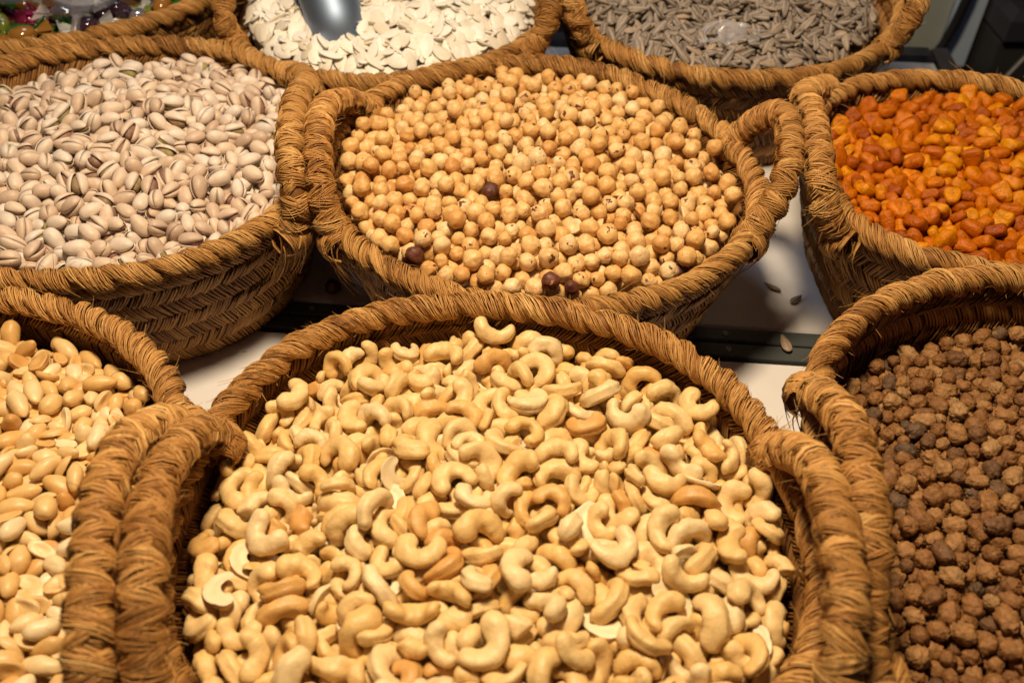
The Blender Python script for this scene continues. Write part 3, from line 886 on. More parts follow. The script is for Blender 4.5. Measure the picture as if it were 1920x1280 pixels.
def place_nuts(kd, pos, quat, vi, sc, dark=(), n_ind=300):
    """the nuts that show largest come first: 300 as objects, the rest and the hidden body of the heap as one mass"""
    n = len(pos)
    b = BK[kd]
    for i in range(min(n, n_ind)):
        v = vi[i]
        me = VMESH[kd][v][i % len(VMESH[kd][v])]
        z = zone(kd, pos[i])
        big = (sc[i] - sc.min()) / (sc.max() - sc.min())
        sz = "large " if big > .72 else "small " if big < .28 else "middle sized "
        lab = sz + WHAT[kd][v] + " " + z
        grp = kd + ": " + sz + WHAT[kd][v] + " " + z
        if i in dark:
            me = me.copy(); me.materials.clear(); me.materials.append(M['hazel_skin'])
            lab, grp = dark[i], None
        o = bpy.data.objects.new(NAME[kd], me)
        o.location = pos[i]
        o.rotation_mode = 'QUATERNION'
        o.rotation_quaternion = quat[i]
        o.scale = (sc[i],) * 3
        COL.objects.link(o)
        tag(o, lab, {'cashew': 'cashew', 'hazelnut': 'hazelnut', 'pistachio': 'pistachio', 'peanut': 'peanut', 'tiger': 'tiger nut', 'corn': 'corn kernel',
                     'pumpkin': 'pumpkin seed', 'sunflower': 'sunflower seed'}[kd], grp)
    Vs, Qs, Ts, LOC, RN, MQ, MT = [], [], [], [], [], [], []
    off = 0
    Rm = qmat(np.array(quat))
    for i in range(n_ind, n):
        V, Q, T, mi = SHAPES[kd][vi[i]][i % len(SHAPES[kd][vi[i]])]
        Vs.append((V * .01 * sc[i]) @ Rm[i].T + pos[i])
        Qs.append(Q + off); Ts.append(T + off)
        MQ.append(mi[:len(Q)]); MT.append(mi[len(Q):])
        LOC.append(V); RN.append(np.full(len(V), (i * .6180339) % 1))
        off += len(V)
    # hidden body of the heap
    nr, na = 16, 60
    rr = np.linspace(0.02, 1, nr); an = np.arange(na) * 2 * math.pi / na
    X = np.cos(an)[None] * rr[:, None]; Y = np.sin(an)[None] * rr[:, None]
    _, Rr = heap_z(kd, X, Y)
    k = (Rr - .014) * .97
    X, Y = X * k, Y * k
    Z = heap_z(kd, X, Y)[0] - HEAP[kd][2] * .01 * 3.4
    G = np.stack([X + b.c[0], Y + b.c[1], Z], -1)
    idx = np.arange(nr * na).reshape(nr, na) + off
    nx = np.roll(idx, -1, 1)
    Vs.append(G.reshape(-1, 3)); LOC.append(G.reshape(-1, 3) * 100); RN.append(np.full(nr * na, .3))
    q = np.stack([idx[:-1], nx[:-1], nx[1:], idx[1:]], -1).reshape(-1, 4)
    Qs.append(q); MQ.append(np.zeros(len(q), int))
    off += nr * na
    mi = np.concatenate(MQ + MT) if MT else np.concatenate(MQ)
    nm = NAME[kd] + "_heap"
    me = mk_mesh(nm, np.concatenate(Vs), np.concatenate(Qs), np.concatenate(Ts) if Ts else None, [M[x] for x in MATS[kd]], mi, True,
                 {'loc': np.concatenate(LOC), 'rnd': np.concatenate(RN)})
    tag(obj(nm, me), "rest of the heap of %ss lying under and between the larger ones" % NAME[kd].replace('_', ' '), "heap", None, "stuff")

# the settled nuts, eight numbers each: place in the basket (0.1 mm), turn (rotation vector, 2 degrees), shape, size (percent)
NUTS = {
 'cashew': [
35,-649,979,-85,25,-1,0,100,903,-497,890,10,-15,1,2,101,-483,-563,908,23,-32,74,4,102,545,-212,956,-77,43,6,1,102,-265,-487,952,39,45,-31,2,98,-11,-115,971,-45,-55,1,2,101,-929,-108,876,18,8,-66,0,100,-250,-248,985,2,1,-51,1,96,137,-321,
992,-4,-84,9,2,96,808,-331,935,22,24,-57,2,90,626,-597,956,33,-64,7,2,88,-860,-634,882,6,14,6,2,84,745,-115,951,-11,-4,80,2,93,520,-408,902,-2,-28,-10,4,98,-800,-459,881,34,-38,45,2,93,706,-464,909,-9,8,66,2,87,-455,-46,1010,-18,-55,-3,2,
93,-136,144,953,46,71,-2,1,100,256,-470,964,-16,4,16,2,91,-703,-731,909,30,-35,77,2,95,-726,-279,898,74,44,-14,4,95,-152,-638,954,26,12,-79,2,79,1046,-134,869,4,78,-9,2,94,359,-669,957,-23,19,-46,2,83,1039,-610,859,-11,-17,8,4,92,-346,-690,
901,23,12,80,0,100,653,537,904,-36,57,2,0,99,-810,-369,910,36,-60,44,1,96,-119,-426,963,-22,23,24,2,89,918,77,888,42,-39,30,0,99,330,286,958,68,47,8,2,97,862,-114,902,-35,-48,-14,2,99,130,184,959,-13,-5,64,0,97,448,-668,859,16,23,1,4,97,
380,-350,913,5,-8,25,2,80,-567,-676,883,35,-46,30,4,97,595,-673,889,-53,-51,-26,2,81,-672,345,884,-7,-23,30,1,100,-1119,-288,840,7,9,-70,2,95,-150,-280,946,73,-5,25,1,101,-17,-220,935,33,-71,33,2,93,-255,-76,966,21,1,76,2,86,275,-221,886,7,
-23,44,2,97,1170,-455,770,-21,18,-85,2,87,586,392,899,-11,-21,23,0,98,-574,-80,942,-20,-60,-33,2,95,792,161,904,7,10,-53,2,88,318,-488,899,-9,-11,-18,3,100,309,192,924,6,6,52,2,96,1005,618,886,13,3,-69,1,96,888,273,873,43,28,-52,2,93,782,
-697,861,-34,42,9,4,89,-1127,186,820,3,85,-5,4,100,1095,104,826,-6,-23,78,1,94,29,1111,903,13,17,-50,2,97,246,-755,933,-21,19,-70,3,101,-394,-395,940,-46,2,-50,2,90,-217,1005,855,72,44,-1,2,101,901,-210,891,-14,-21,2,4,99,301,37,957,-70,
-42,-3,0,78,192,429,934,-78,-35,15,3,93,318,564,915,0,-11,-11,2,94,1126,-267,807,13,3,-57,0,92,1213,140,864,-54,9,-12,2,89,-12,244,953,19,3,20,0,97,250,-47,940,-17,-12,1,0,90,-962,-655,812,-43,-29,-69,0,99,1066,-363,860,-45,-50,29,4,96,615,
-309,908,43,-70,15,2,79,89,27,959,22,-32,76,1,80,-649,583,846,-14,85,-4,2,93,213,648,895,-13,-6,-22,1,100,538,667,909,55,-59,33,4,101,-532,-304,936,-82,-24,-7,4,78,-354,339,923,17,-78,31,0,100,-418,-90,930,8,-82,7,2,89,-387,-558,916,-10,-8,
-14,4,78,88,-741,937,-1,-19,-53,1,84,808,-616,824,22,-30,-1,0,97,495,-61,908,25,22,-76,1,77,-1143,-386,831,24,-50,30,0,92,-953,-541,855,-54,62,11,0,77,1027,357,898,77,14,-30,2,87,252,898,860,4,-12,16,1,99,464,487,894,62,-64,10,4,90,-899,
-307,804,-29,-23,77,3,102,-947,740,840,-9,5,-6,2,93,-1125,-448,793,26,-18,-69,1,101,1204,35,832,-13,-27,42,2,83,29,958,852,-38,-49,-15,2,89,555,-10,888,-29,69,-3,0,94,757,853,825,-34,-58,-36,4,100,-517,-149,931,1,-73,8,0,80,-249,379,895,
-18,16,-70,0,100,-37,28,964,-17,7,-47,1,79,879,580,856,12,-35,22,2,94,1008,-416,811,-19,-43,13,2,98,73,338,950,-23,-13,-67,0,92,-734,-149,867,40,65,2,6,101,-100,561,908,8,3,27,2,87,423,90,916,-10,18,-51,0,75,-259,-632,934,46,15,-50,6,84,
-538,585,860,-56,-50,-44,2,95,-1095,-8,825,-19,-6,-60,2,82,894,746,825,-50,-32,-8,4,97,-2,-605,913,-51,-47,25,2,89,-634,75,859,30,-34,34,2,97,-788,-1,854,23,-16,-85,6,101,365,-100,958,-19,-23,6,2,85,836,422,892,-20,-42,-34,6,99,-31,-376,
997,12,-75,29,0,75,119,-552,931,3,-28,35,6,100,-766,936,851,-49,-51,-44,3,88,464,-492,850,35,-79,9,5,101,303,1023,871,-56,-34,-20,4,88,749,-546,890,-25,-58,-19,2,79,-688,-590,875,-63,18,-34,4,89,-400,-262,908,12,-1,-66,0,76,-865,147,833,17,
32,-55,2,89,-266,-755,922,87,3,17,0,81,-938,259,848,-42,23,-73,2,88,-497,-463,923,-19,-70,-39,0,76,586,906,866,34,-44,18,2,85,79,607,901,16,-80,-7,2,87,361,-159,923,70,24,-18,2,88,908,-701,837,-42,-72,-23,6,99,-1056,-664,774,-54,-3,-43,2,
84,-1048,-379,901,-12,88,-11,5,88,1022,-25,858,36,73,-36,2,98,-90,58,902,79,-30,9,0,102,363,734,880,54,-47,23,2,88,152,858,857,-6,-40,33,0,94,-11,-468,910,47,-47,37,4,77,-254,-375,926,-19,5,-42,3,77,-1022,-440,810,-51,32,-15,1,91,9,-377,
943,73,-35,34,4,90,-1012,84,828,25,72,-1,6,100,434,283,910,15,2,-79,2,87,-549,777,871,-6,10,-26,2,82,1106,313,884,8,25,-2,2,75,191,-710,881,-74,-26,3,2,101,-818,454,838,-63,-50,-14,2,75,-432,618,863,62,48,35,2,96,-754,204,859,-73,-30,-1,2,
73,-134,-558,903,-6,-26,73,0,92,-871,72,843,-53,-11,-11,4,80,708,-236,873,-84,-28,-7,2,96,343,-595,909,-20,-17,-26,2,92,-129,422,928,28,-10,52,0,80,1214,-56,851,34,-62,3,1,73,174,3,929,28,3,81,2,76,-328,230,872,-82,-3,-23,4,86,-1202,-118,
815,-31,69,-22,0,81,-1053,641,723,-23,-36,2,0,101,617,-487,881,-19,1,-81,0,88,-455,232,890,17,10,57,5,101,121,824,823,-6,3,-42,2,95,342,-760,897,-6,4,11,2,86,-329,821,838,-47,67,-11,6,102,-256,625,850,-26,-30,-22,2,90,-255,-591,863,-73,-13,
-13,0,87,-451,803,851,-17,-32,11,0,94,-1198,245,805,-43,-16,50,4,90,528,149,893,-46,24,-57,6,90,-1044,-261,780,-34,-17,-46,2,87,-816,335,833,8,-21,4,1,92,129,-427,888,-6,30,-83,4,89,237,-337,938,21,-7,-44,6,82,-27,-707,876,-16,16,-19,2,82,
486,-280,867,42,56,-46,2,78,470,589,866,-11,0,-39,0,86,738,93,867,22,-83,14,2,74,-582,-452,855,-44,51,42,2,77,-442,-712,903,-3,-53,-1,4,73,658,110,864,-41,1,-75,0,79,-634,127,925,56,-20,27,4,74,-593,851,827,-51,-60,8,1,101,-430,1071,795,-5,
6,-35,1,78,-799,-559,774,22,50,-64,2,100,-1098,423,772,-64,-3,-26,2,89,1246,-208,814,-7,-12,19,6,75,972,-292,832,-24,-3,-51,2,82,178,-437,872,74,-3,-10,1,87,-152,-163,926,-47,-39,-3,2,77,5,145,958,-52,5,-46,6,76,-324,705,848,53,29,-12,4,
101,-627,1031,799,41,5,-11,2,85,746,250,877,-66,-21,11,2,86,1154,-71,797,-31,-52,4,1,83,-814,615,788,-23,9,72,2,73,-268,155,889,-28,-28,10,1,80,1019,-626,824,14,25,-54,2,74,1004,264,839,31,-8,5,0,73,-742,-620,892,30,53,31,1,75,563,-604,851,
-61,-16,26,2,80,-112,308,903,7,-83,15,4,100,670,196,912,-12,-63,24,2,74,-889,-57,823,-15,-13,87,6,95,-68,-638,909,1,10,-61,2,74,-406,214,872,32,-71,-37,5,87,-99,1069,807,3,-25,-33,2,98,784,544,869,21,-70,16,4,97,-641,-372,831,-21,-11,-54,2,
83,-827,220,793,-30,0,-30,0,79,-1051,195,819,-3,-78,-22,6,82,-1059,-568,780,-36,-36,53,1,80,-6,664,857,-23,-81,-8,4,100,-496,992,775,-29,57,30,0,86,719,-64,871,7,-4,55,2,97,1223,-259,740,68,-17,43,2,90,-1006,-179,820,1,-76,4,5,83,1046,-482,
784,-23,-7,64,2,75,133,-77,874,-50,-4,-13,6,82,594,47,885,-59,5,-48,6,86,-1020,-165,771,-1,3,-69,0,95,-129,681,878,-84,7,12,2,83,-1008,667,795,9,4,27,4,73,1085,-676,709,-30,49,-57,2,86,563,709,879,48,42,-61,2,97,1111,-189,735,-19,-9,38,2,
94,-895,-203,835,-21,18,41,5,99,-1147,333,772,40,54,26,2,95,1169,372,835,20,-39,-10,3,86,811,-500,818,-53,35,9,2,77,-74,351,938,8,13,43,4,84,-126,-727,858,9,9,16,1,96,-556,-359,888,-14,-3,-73,6,74,-528,231,849,-42,-29,-61,6,101,-660,-543,
805,-7,-37,-47,4,99,-519,380,851,-45,-33,27,2,79,-211,-104,909,-26,-73,-10,6,89,-356,-7,865,13,-27,-19,1,99,-1132,-26,738,-2,60,-19,2,98,-916,649,764,71,18,18,2,87,171,1112,784,7,-59,56,0,99,682,680,812,-43,40,-60,4,78,705,450,838,-17,-24,
-11,2,97,511,-172,875,-21,-27,-34,2,101,-318,-89,901,46,-41,-5,2,83,-464,466,849,-16,-26,23,4,77,-743,747,740,-3,22,-46,3,94,239,-290,893,23,-11,12,2,74,-628,-374,867,-24,-41,-1,5,81,-101,823,819,-64,-23,5,6,95,-911,-467,809,-30,3,-74,4,74,
328,430,865,-40,-62,-3,2,83,159,-210,898,40,-30,73,2,79,-1218,101,732,67,1,48,4,77,1105,319,812,18,6,-75,1,98,765,-415,867,-77,-23,11,5,96,968,171,870,50,-45,10,5,91,-974,371,807,-29,-15,-24,4,85,-628,753,787,60,-29,26,1,97,-554,-576,809,
66,-30,-28,2,96,897,64,842,75,-10,-37,2,95,-715,-455,810,-8,0,-22,1,78,57,455,883,12,-16,44,0,86,-277,-251,910,80,30,-12,2,86,-682,-233,783,-35,53,-19,2,91,-151,528,851,-57,-50,3,2,89,-712,993,818,28,85,2,6,96,421,-361,816,-18,-11,45,0,98,
-735,521,821,-4,-36,17,0,73,-482,544,784,30,30,-20,0,95,619,-690,857,1,55,-14,4,92,-304,508,848,-36,-33,8,4,90,626,-363,843,66,59,1,2,87,-788,862,744,-28,-47,-8,2,76,-947,493,779,-27,-11,-85,6,86,4,509,913,54,15,37,1,73,-1051,266,769,3,-14,
31,1,98,1106,-547,744,-28,76,7,1,77,-222,245,912,22,-82,-8,6,75,627,-266,873,-52,24,0,6,90,522,-754,875,-57,31,-13,6,86,841,-218,874,-52,-16,9,5,87,435,-55,878,5,-84,-11,5,97,-850,763,696,46,52,-46,2,92,-596,-25,894,13,-17,51,2,94,961,319,
824,-75,10,-7,2,76,148,1021,832,60,26,-20,4,76,554,341,865,75,-41,-15,6,73,-587,401,796,-17,33,-4,0,90,589,261,825,-35,-21,34,2,81,-1027,-325,749,-20,69,-17,2,99,-949,30,800,49,-5,59,0,91,-617,-246,873,17,-21,7,5,88,288,-386,904,-24,13,32,
5,86,-690,901,764,-11,-34,-3,4,96,1208,-116,743,26,41,-51,1,75,140,-560,851,-12,-28,-30,2,90,-560,183,797,9,-67,27,0,90,967,461,829,-68,40,-18,2,81,337,1062,752,22,-60,47,2,99,371,977,734,9,-60,48,2,88,-655,-719,814,57,37,-54,2,75,687,935,
840,52,-2,-6,2,73,181,176,887,61,-6,6,6,76,-496,341,843,-19,-50,-29,5,75,-446,-406,880,7,-71,-3,2,89,-570,-715,796,-3,-39,21,2,101,1242,-92,741,48,13,45,1,77,-142,-817,942,73,6,16,0,94,-802,-84,798,65,1,17,2,81,675,330,870,47,-53,53,6,79,
486,832,804,-76,-9,-22,2,87,-236,34,882,-6,-83,-7,4,94,-207,743,791,51,-53,48,1,90,-818,925,749,-36,33,59,4,88,496,1018,782,17,46,58,2,80,-90,954,781,-31,-37,5,4,86,-215,-467,859,-9,-17,63,1,88,-127,-364,882,-9,-74,-41,2,77,-877,343,787,17,
-52,46,6,77,527,808,864,29,-16,58,4,79,-901,847,725,-39,-15,26,6,93,210,667,830,-7,3,-62,2,91,-1026,535,715,33,38,11,2,84,-308,959,770,48,-44,34,2,85,1150,102,754,-10,18,-67,4,85,1172,-471,709,36,40,-8,4,89,508,315,840,55,21,-47,4,73,-487,
-143,861,44,-45,26,4,91,-527,-275,858,-82,-9,-21,2,95,15,-351,871,29,-60,-2,2,95,480,-593,780,-16,-20,68,4,76,949,-256,759,72,-39,-1,0,99,396,147,891,1,-10,-40,5,74,1073,-567,783,-75,37,-5,5,87,101,-157,831,-40,-46,-39,2,101,598,189,823,
-54,-47,20,6,92,-307,865,796,-60,-2,17,6,99,390,853,797,-40,-9,-58,6,86,344,68,851,-11,-5,2,2,91,761,702,783,74,14,43,2,84,590,988,809,0,-56,47,2,84,-402,116,837,-83,-26,-16,5,72,-162,946,771,20,13,36,0,76,678,-624,790,-47,59,11,4,82,466,
206,844,1,-2,-6,2,94,-69,1150,785,27,43,-44,3,79,37,-191,880,23,-63,0,2,86,935,-622,763,9,21,54,6,81,-995,-749,829,-20,-44,53,4,80,1070,469,752,-76,23,-29,4,91,508,504,819,67,-57,-3,2,94,-784,-737,830,-39,-51,-18,2,79,857,-319,839,-28,40,
16,2,74,-358,-322,875,86,2,11,5,80,140,38,884,-8,76,14,2,72,-589,431,817,-32,-42,-20,4,92,-1195,-33,688,26,42,-64,2,77,-345,-244,840,-82,-27,2,2,76,828,419,817,-8,-6,33,4,94,8,829,779,85,-10,-26,1,76,-640,172,830,4,-73,-13,2,86,-880,-623,
732,-40,-45,42,0,97,790,-437,807,28,23,-36,4,76,-775,-695,783,-79,-4,23,0,73,356,-390,842,-78,-7,-15,0,75,-803,-16,804,22,63,-22,5,73,-786,-360,838,83,-11,28,0,91,-466,915,762,-45,-3,-17,1,79,167,-572,814,-22,46,11,0,83,-319,-424,839,-43,3,
61,2,95,-862,521,772,57,-45,-20,2,80,952,-147,785,68,-8,46,2,94,838,-569,753,50,-24,27,4,100,-169,856,773,42,-42,21,6,85,108,364,906,-18,-15,44,6,72,-160,441,872,10,16,-21,2,76,-124,86,849,21,-46,9,6,93,1034,-65,748,-11,-16,17,2,97,-749,35,
777,-1,43,-2,5,77,-188,1099,734,-49,-19,42,1,102,-594,702,770,-40,56,-5,0,91,952,-717,764,38,-17,60,2,83,6,-463,827,63,21,-16,3,100,-83,-257,835,28,14,71,2,100,25,934,794,72,43,14,6,84,1076,255,744,-16,39,-8,2,86,-170,-48,794,-16,-24,69,4,
88,-704,274,743,23,-15,85,5,102,-670,288,753,-54,18,2,2,101,-346,-725,846,3,5,-41,2,83,49,1061,773,-47,-48,16,2,93,-441,-615,827,-72,24,-13,0,90,552,-448,817,42,-53,23,6,89,149,-317,877,-50,-45,1,5,97,245,-120,852,-25,56,38,4,83,-456,247,
793,86,-21,5,4,99,-276,-835,974,-3,-3,-44,2,96,980,-560,747,4,36,43,0,84,814,773,742,39,33,-74,0,80,-352,470,808,-75,-33,-16,0,84,-1128,-116,651,28,-61,57,2,87,-336,1050,734,-51,30,-35,3,96,885,762,734,-48,-29,4,2,78,698,-718,815,-28,44,66,
5,93,-690,-63,809,-34,-8,-81,0,76,90,105,869,-43,-78,5,1,101,551,-192,813,-6,-7,-48,4,82,-640,-571,750,-82,19,-15,2,96,-1082,468,724,18,-21,82,6,75,773,293,798,-73,-2,-9,2,92,1176,246,769,-25,31,0,2,101,704,-777,880,65,-22,23,3,82,1215,-16,
726,-38,-14,47,2,93,789,74,809,14,-3,-86,0,101,-474,294,840,20,-32,68,6,76,-985,-537,753,-30,-56,-55,2,76,-706,554,753,-16,38,11,0,83,-305,119,807,48,-73,10,0,90,-202,288,847,51,-30,22,5,91,99,240,861,-50,-1,-45,2,83,219,486,843,50,-54,3,3,
82,427,-4,834,4,-1,-16,1,85,-305,899,758,23,34,-39,5,88,344,506,792,7,-48,-39,2,81,-758,353,755,-40,2,65,2,84,-217,772,757,-63,-33,6,0,82,187,378,874,-16,-76,25,5,75,276,-523,803,15,76,-26,4,87,-441,749,792,11,-3,73,0,79,341,-633,847,-4,7,
52,6,96,725,-514,789,35,-49,-44,1,90,-698,-185,805,-24,-77,36,6,76,491,711,807,7,-10,25,6,76,-1131,-1,748,-58,-29,-42,5,83,-1130,-487,633,-17,-41,28,2,85,564,929,748,47,36,-43,0,95,-605,588,696,-9,-22,58,2,86,671,-642,810,-1,-32,-5,5,78,
-37,-81,913,-7,6,77,4,82,-604,-162,792,3,-66,-14,2,78,-45,868,753,-85,-19,10,5,73,-922,-159,753,-80,-37,-13,4,90,-433,1041,709,42,-68,38,5,82,-345,352,824,-59,55,7,3,81,-494,-514,812,63,-27,-13,5,94,524,-542,764,-84,-10,-1,4,86,-628,-123,
845,13,81,-9,5,74,235,180,827,60,-28,30,5,87,-664,19,815,-38,-40,-48,5,84,898,206,806,-26,35,29,2,89,-1120,-384,703,80,28,-16,0,89,820,-181,780,-63,3,-22,2,85,-1145,-283,731,-32,-12,-20,4,81,993,29,781,24,5,59,1,74,-1190,-217,768,-1,-34,
-40,5,78,-426,-260,823,22,-69,5,4,79,703,690,799,66,5,-48,5,93,-239,-208,835,2,-6,5,4,88,-689,179,762,17,-5,35,1,95,-925,11,730,-20,-45,-56,2,89,527,-724,787,3,-35,26,2,76,244,810,784,-49,29,63,4,88,-152,277,762,65,5,-19,2,81,-535,1023,713,
24,28,-19,2,73,-929,-466,732,18,-63,-2,2,95,-1141,144,691,7,38,24,2,81,923,380,764,-23,-16,16,6,78,-545,1081,712,3,58,-52,2,78,254,954,777,-48,-37,-43,0,82,270,-61,859,-33,-24,-43,6,87,-993,375,745,-36,24,-58,6,98,366,739,783,-18,-16,5,2,
89,-750,824,672,-26,-6,-55,0,93,787,-341,777,65,-24,-17,2,90,59,-57,839,43,-25,47,2,80,179,299,852,34,-64,8,2,97,1026,567,790,9,-41,-29,4,83,368,-250,814,63,26,4,4,91,929,-452,815,-13,20,-73,0,77,334,590,809,-43,-27,-5,2,90,-184,-465,785,3,
-4,60,2,72,-883,310,759,1,22,-31,0,87,-733,-592,799,26,25,-78,5,92,624,715,761,-47,-50,-7,4,78,-876,674,676,-12,-13,49,2,87,-255,1047,709,12,66,59,6,95,-309,-539,805,71,-26,-2,1,74,274,-671,798,42,-8,-67,6,98,-804,-433,748,-11,4,-23,0,85,
-1074,152,754,3,2,-74,1,85,1103,-343,691,-40,-28,21,0,82,242,559,787,-27,54,45,2,85,399,-666,766,-73,-37,-5,2,77,535,94,821,6,-10,-73,5,82,-396,641,763,-8,-40,-50,2,86,847,-824,893,18,77,-6,0,90,279,-198,800,8,-32,-83,0,76,-1002,464,718,
-18,-70,-12,2,74,1190,-381,684,-37,-26,-21,0,81,463,-611,805,2,15,-64,5,77,273,242,881,-65,47,33,5,87,687,186,800,2,8,7,2,78,-182,920,714,36,14,78,4,76,-212,197,852,82,-6,5,5,96,275,108,866,82,12,-35,5,73,283,1050,797,6,-48,8,5,83,-813,442,
735,-59,23,31,4,100,-457,24,807,44,-17,76,0,101,-756,-347,771,62,-44,-2,2,76,990,640,776,15,22,-68,1,83,817,542,786,-59,-38,-38,2,85,234,-730,778,-6,4,-60,2,89,-499,-253,779,-56,-68,11,1,94,245,7,819,11,4,18,2,93,1053,-456,716,1,-11,63,0,
73,-913,499,694,76,-8,5,2,94,-430,-680,781,-41,23,33,5,90,353,278,819,-1,-5,12,2,102,-751,620,741,-29,-7,67,5,90,920,-377,748,10,-60,23,0,86,-781,-677,733,58,59,-31,1,97,349,303,733,-23,-83,6,0,100,-88,-560,850,-76,-21,-38,0,89,-976,733,
696,-48,-26,42,0,87,-135,192,775,26,-66,37,3,77,262,103,870,13,-53,48,2,76,-492,-65,840,7,-10,-44,2,82,-72,-168,835,-3,1,41,5,92,743,-124,786,10,43,46,0,91,870,13,779,-16,52,7,2,94,529,416,812,-17,21,45,5,74,-970,612,690,53,19,14,6,75,-402,
-599,786,57,34,-28,2,73,-875,599,710,50,13,40,6,88,458,671,773,-11,31,72,2,92,1140,165,684,10,-45,17,1,85,-549,-130,755,43,-77,11,2,77,-36,902,716,-24,15,65,4,90,309,-460,822,12,-67,21,0,86,-383,1082,682,37,-23,63,1,95,-470,1103,744,-43,
-54,-42,6,76,947,533,733,28,28,78,2,95,808,831,711,-63,-51,-20,1,76,383,-542,787,5,4,-28,2,85,378,-732,790,-3,58,26,2,84,598,783,733,-70,40,20,4,82,154,431,782,28,-15,65,2,96,33,272,823,-2,16,83,0,92,-241,-731,780,3,-10,43,2,94,823,-75,807,
57,20,-23,2,76,-497,397,742,-40,3,46,2,99,85,-683,808,-19,-45,-16,0,89,751,-263,806,-86,15,16,2,82,-965,-519,673,81,12,-37,2,76,-835,-165,716,-87,2,-19,2,92,987,135,679,4,-14,-6,2,83,-597,688,627,-10,-2,40,0,85,507,-408,771,-66,-55,0,1,90,
-31,-20,817,-9,-59,-16,0,95,-157,-477,843,33,71,0,5,74,-816,408,785,81,24,7,6,79,-67,259,842,5,0,-87,2,91,-1188,-178,717,-71,-12,-49,2,99,-1001,600,665,19,-72,-49,5,78,669,294,751,45,15,-24,1,100,-360,377,721,-48,-76,2,2,88,1040,-259,698,
-49,59,-22,0,72,138,-101,768,-4,-4,2,4,91,998,-334,758,-33,33,52,5,75,235,734,777,-63,57,-9,0,97,-498,739,745,8,2,87,2,74,-497,674,678,-33,-36,10,6,80,856,-449,759,54,4,-64,6,82,12,459,785,31,0,17,2,74,921,-248,696,-9,3,-30,2,72,819,-563,
708,-17,9,-81,2,75,-609,-379,763,-1,-1,-76,0,98,-1037,-541,678,25,-67,-16,5,89,-148,23,786,-71,-33,34,0,92,61,544,794,-13,-54,28,1,89,-737,-90,755,76,-11,5,4,95,-869,-92,761,-8,-12,24,5,87,-241,590,794,17,7,-65,2,75,762,117,744,-8,-6,88,5,
100,804,346,779,71,49,22,5,93,-800,-237,793,52,63,0,0,75,640,-488,815,2,4,-18,2,72,-148,-676,806,11,13,34,4,79,-74,503,740,-54,47,-14,2,87,209,20,775,-34,-76,22,2,75,670,45,777,-57,-58,14,2,72,-395,836,667,-49,-17,35,0,95,488,824,726,17,
-16,86,6,100,700,909,664,-41,14,0,0,93,91,689,766,-74,-14,0,0,89,-340,-762,803,31,-2,-77,5,96,-1012,-286,667,-15,1,28,4,92,-97,1085,711,-1,-22,4,6,102,222,358,841,17,-68,31,5,96,658,543,739,38,-41,15,4,83,-513,800,661,8,-65,-3,3,92,1052,
-600,690,-84,20,20,5,73,583,66,773,-11,-28,83,0,91,-430,-387,817,-12,-46,-33,5,84,-1188,55,611,-18,39,-46,3,101,19,751,703,5,-21,-32,1,87,1111,-51,724,-84,9,-7,4,86,-257,-628,779,-59,-63,-5,0,75,57,173,787,-56,-62,20,6,89,-1049,259,643,-10,
58,33,3,92,-1035,33,765,6,0,70,5,80,35,820,636,64,-1,-4,5,92,-797,54,759,8,-57,-20,6,77,7,-594,809,-6,65,20,6,98,-382,168,751,3,83,9,0,74,827,456,713,66,-30,17,0,98,381,806,675,-9,-8,18,2,94,493,353,780,-11,4,53,4,91,122,103,739,52,-70,5,5,
98,-673,663,706,-13,64,-27,2,86,106,927,756,32,73,11,6,96,-22,-849,947,-1,-10,-1,3,84,1197,-233,660,-50,-51,18,2,88,-1068,-623,677,15,-56,30,6,84,126,-802,873,3,-20,24,1,98,1228,137,709,-26,-42,37,4,73,1194,-436,632,3,-12,2,6,73,1122,-582,
658,-15,-17,6,6,101,1046,131,743,-15,13,-59,2,77,108,573,794,-76,-3,1,2,101,-740,-870,823,-81,4,10,5,83,952,-703,656,40,61,1,6,100,1170,-460,579,80,-32,-20,4,74,-393,-908,907,17,7,82,2,101,423,-839,877,59,-15,36,1,80,-33,-928,852,-37,4,65,
2,94,-438,-812,827,12,-6,46,4,73,-164,-893,884,11,-2,19,2,96,-604,-848,787,-75,-43,13,2,78,286,-404,855,-11,-78,33,5,84,-707,-760,746,27,-18,82,5,78,-916,-754,777,-13,16,-12,0,90,954,-773,737,-14,-4,3,1,90,407,-914,849,79,-32,2,6,96,329,
-787,825,-8,8,43,6,88,746,-806,799,47,-32,46,4,96,658,-750,750,46,-48,-3,2,83,-247,249,795,-3,6,-34,1,90,409,392,835,-14,13,-29,0,74,-635,-845,855,-34,12,-71,4,88,-19,-815,885,40,50,-19,4,84,-673,80,779,42,8,-55,2,77,-349,-134,830,39,-29,
-10,2,77,-236,-889,793,42,-36,70,2,92,-318,-943,870,-2,-12,54,0,93,-900,-853,775,48,-13,-20,2,81,526,-845,856,-11,13,-25,6,79,1238,-289,580,-15,48,-23,4,76,-346,566,747,83,-18,9,0,80,-993,-649,657,54,18,-6,2,93,1090,-579,609,-11,14,-47,1,
97,-519,-828,879,-57,-46,-24,3,92,66,-832,821,-34,51,-29,6,102,-798,-832,775,-11,33,44,1,83,250,-930,922,54,-45,14,0,97,-432,-749,780,-62,-38,20,6,91,424,-206,770,-1,-2,15,0,83,-244,-813,793,-32,-37,72,4,94,929,-840,841,-22,-52,-21,0,87,
-662,-959,898,11,9,5,1,92,954,-468,694,-2,32,-38,4,79,754,-904,804,7,-34,59,3,77,-825,-853,865,6,-5,12,1,89,485,-832,773,74,-6,41,4,91,870,-807,806,25,39,-13,4,78,250,-877,907,-19,-70,-39,6,96,643,-811,812,-55,54,-30,5,77,637,-836,853,23,
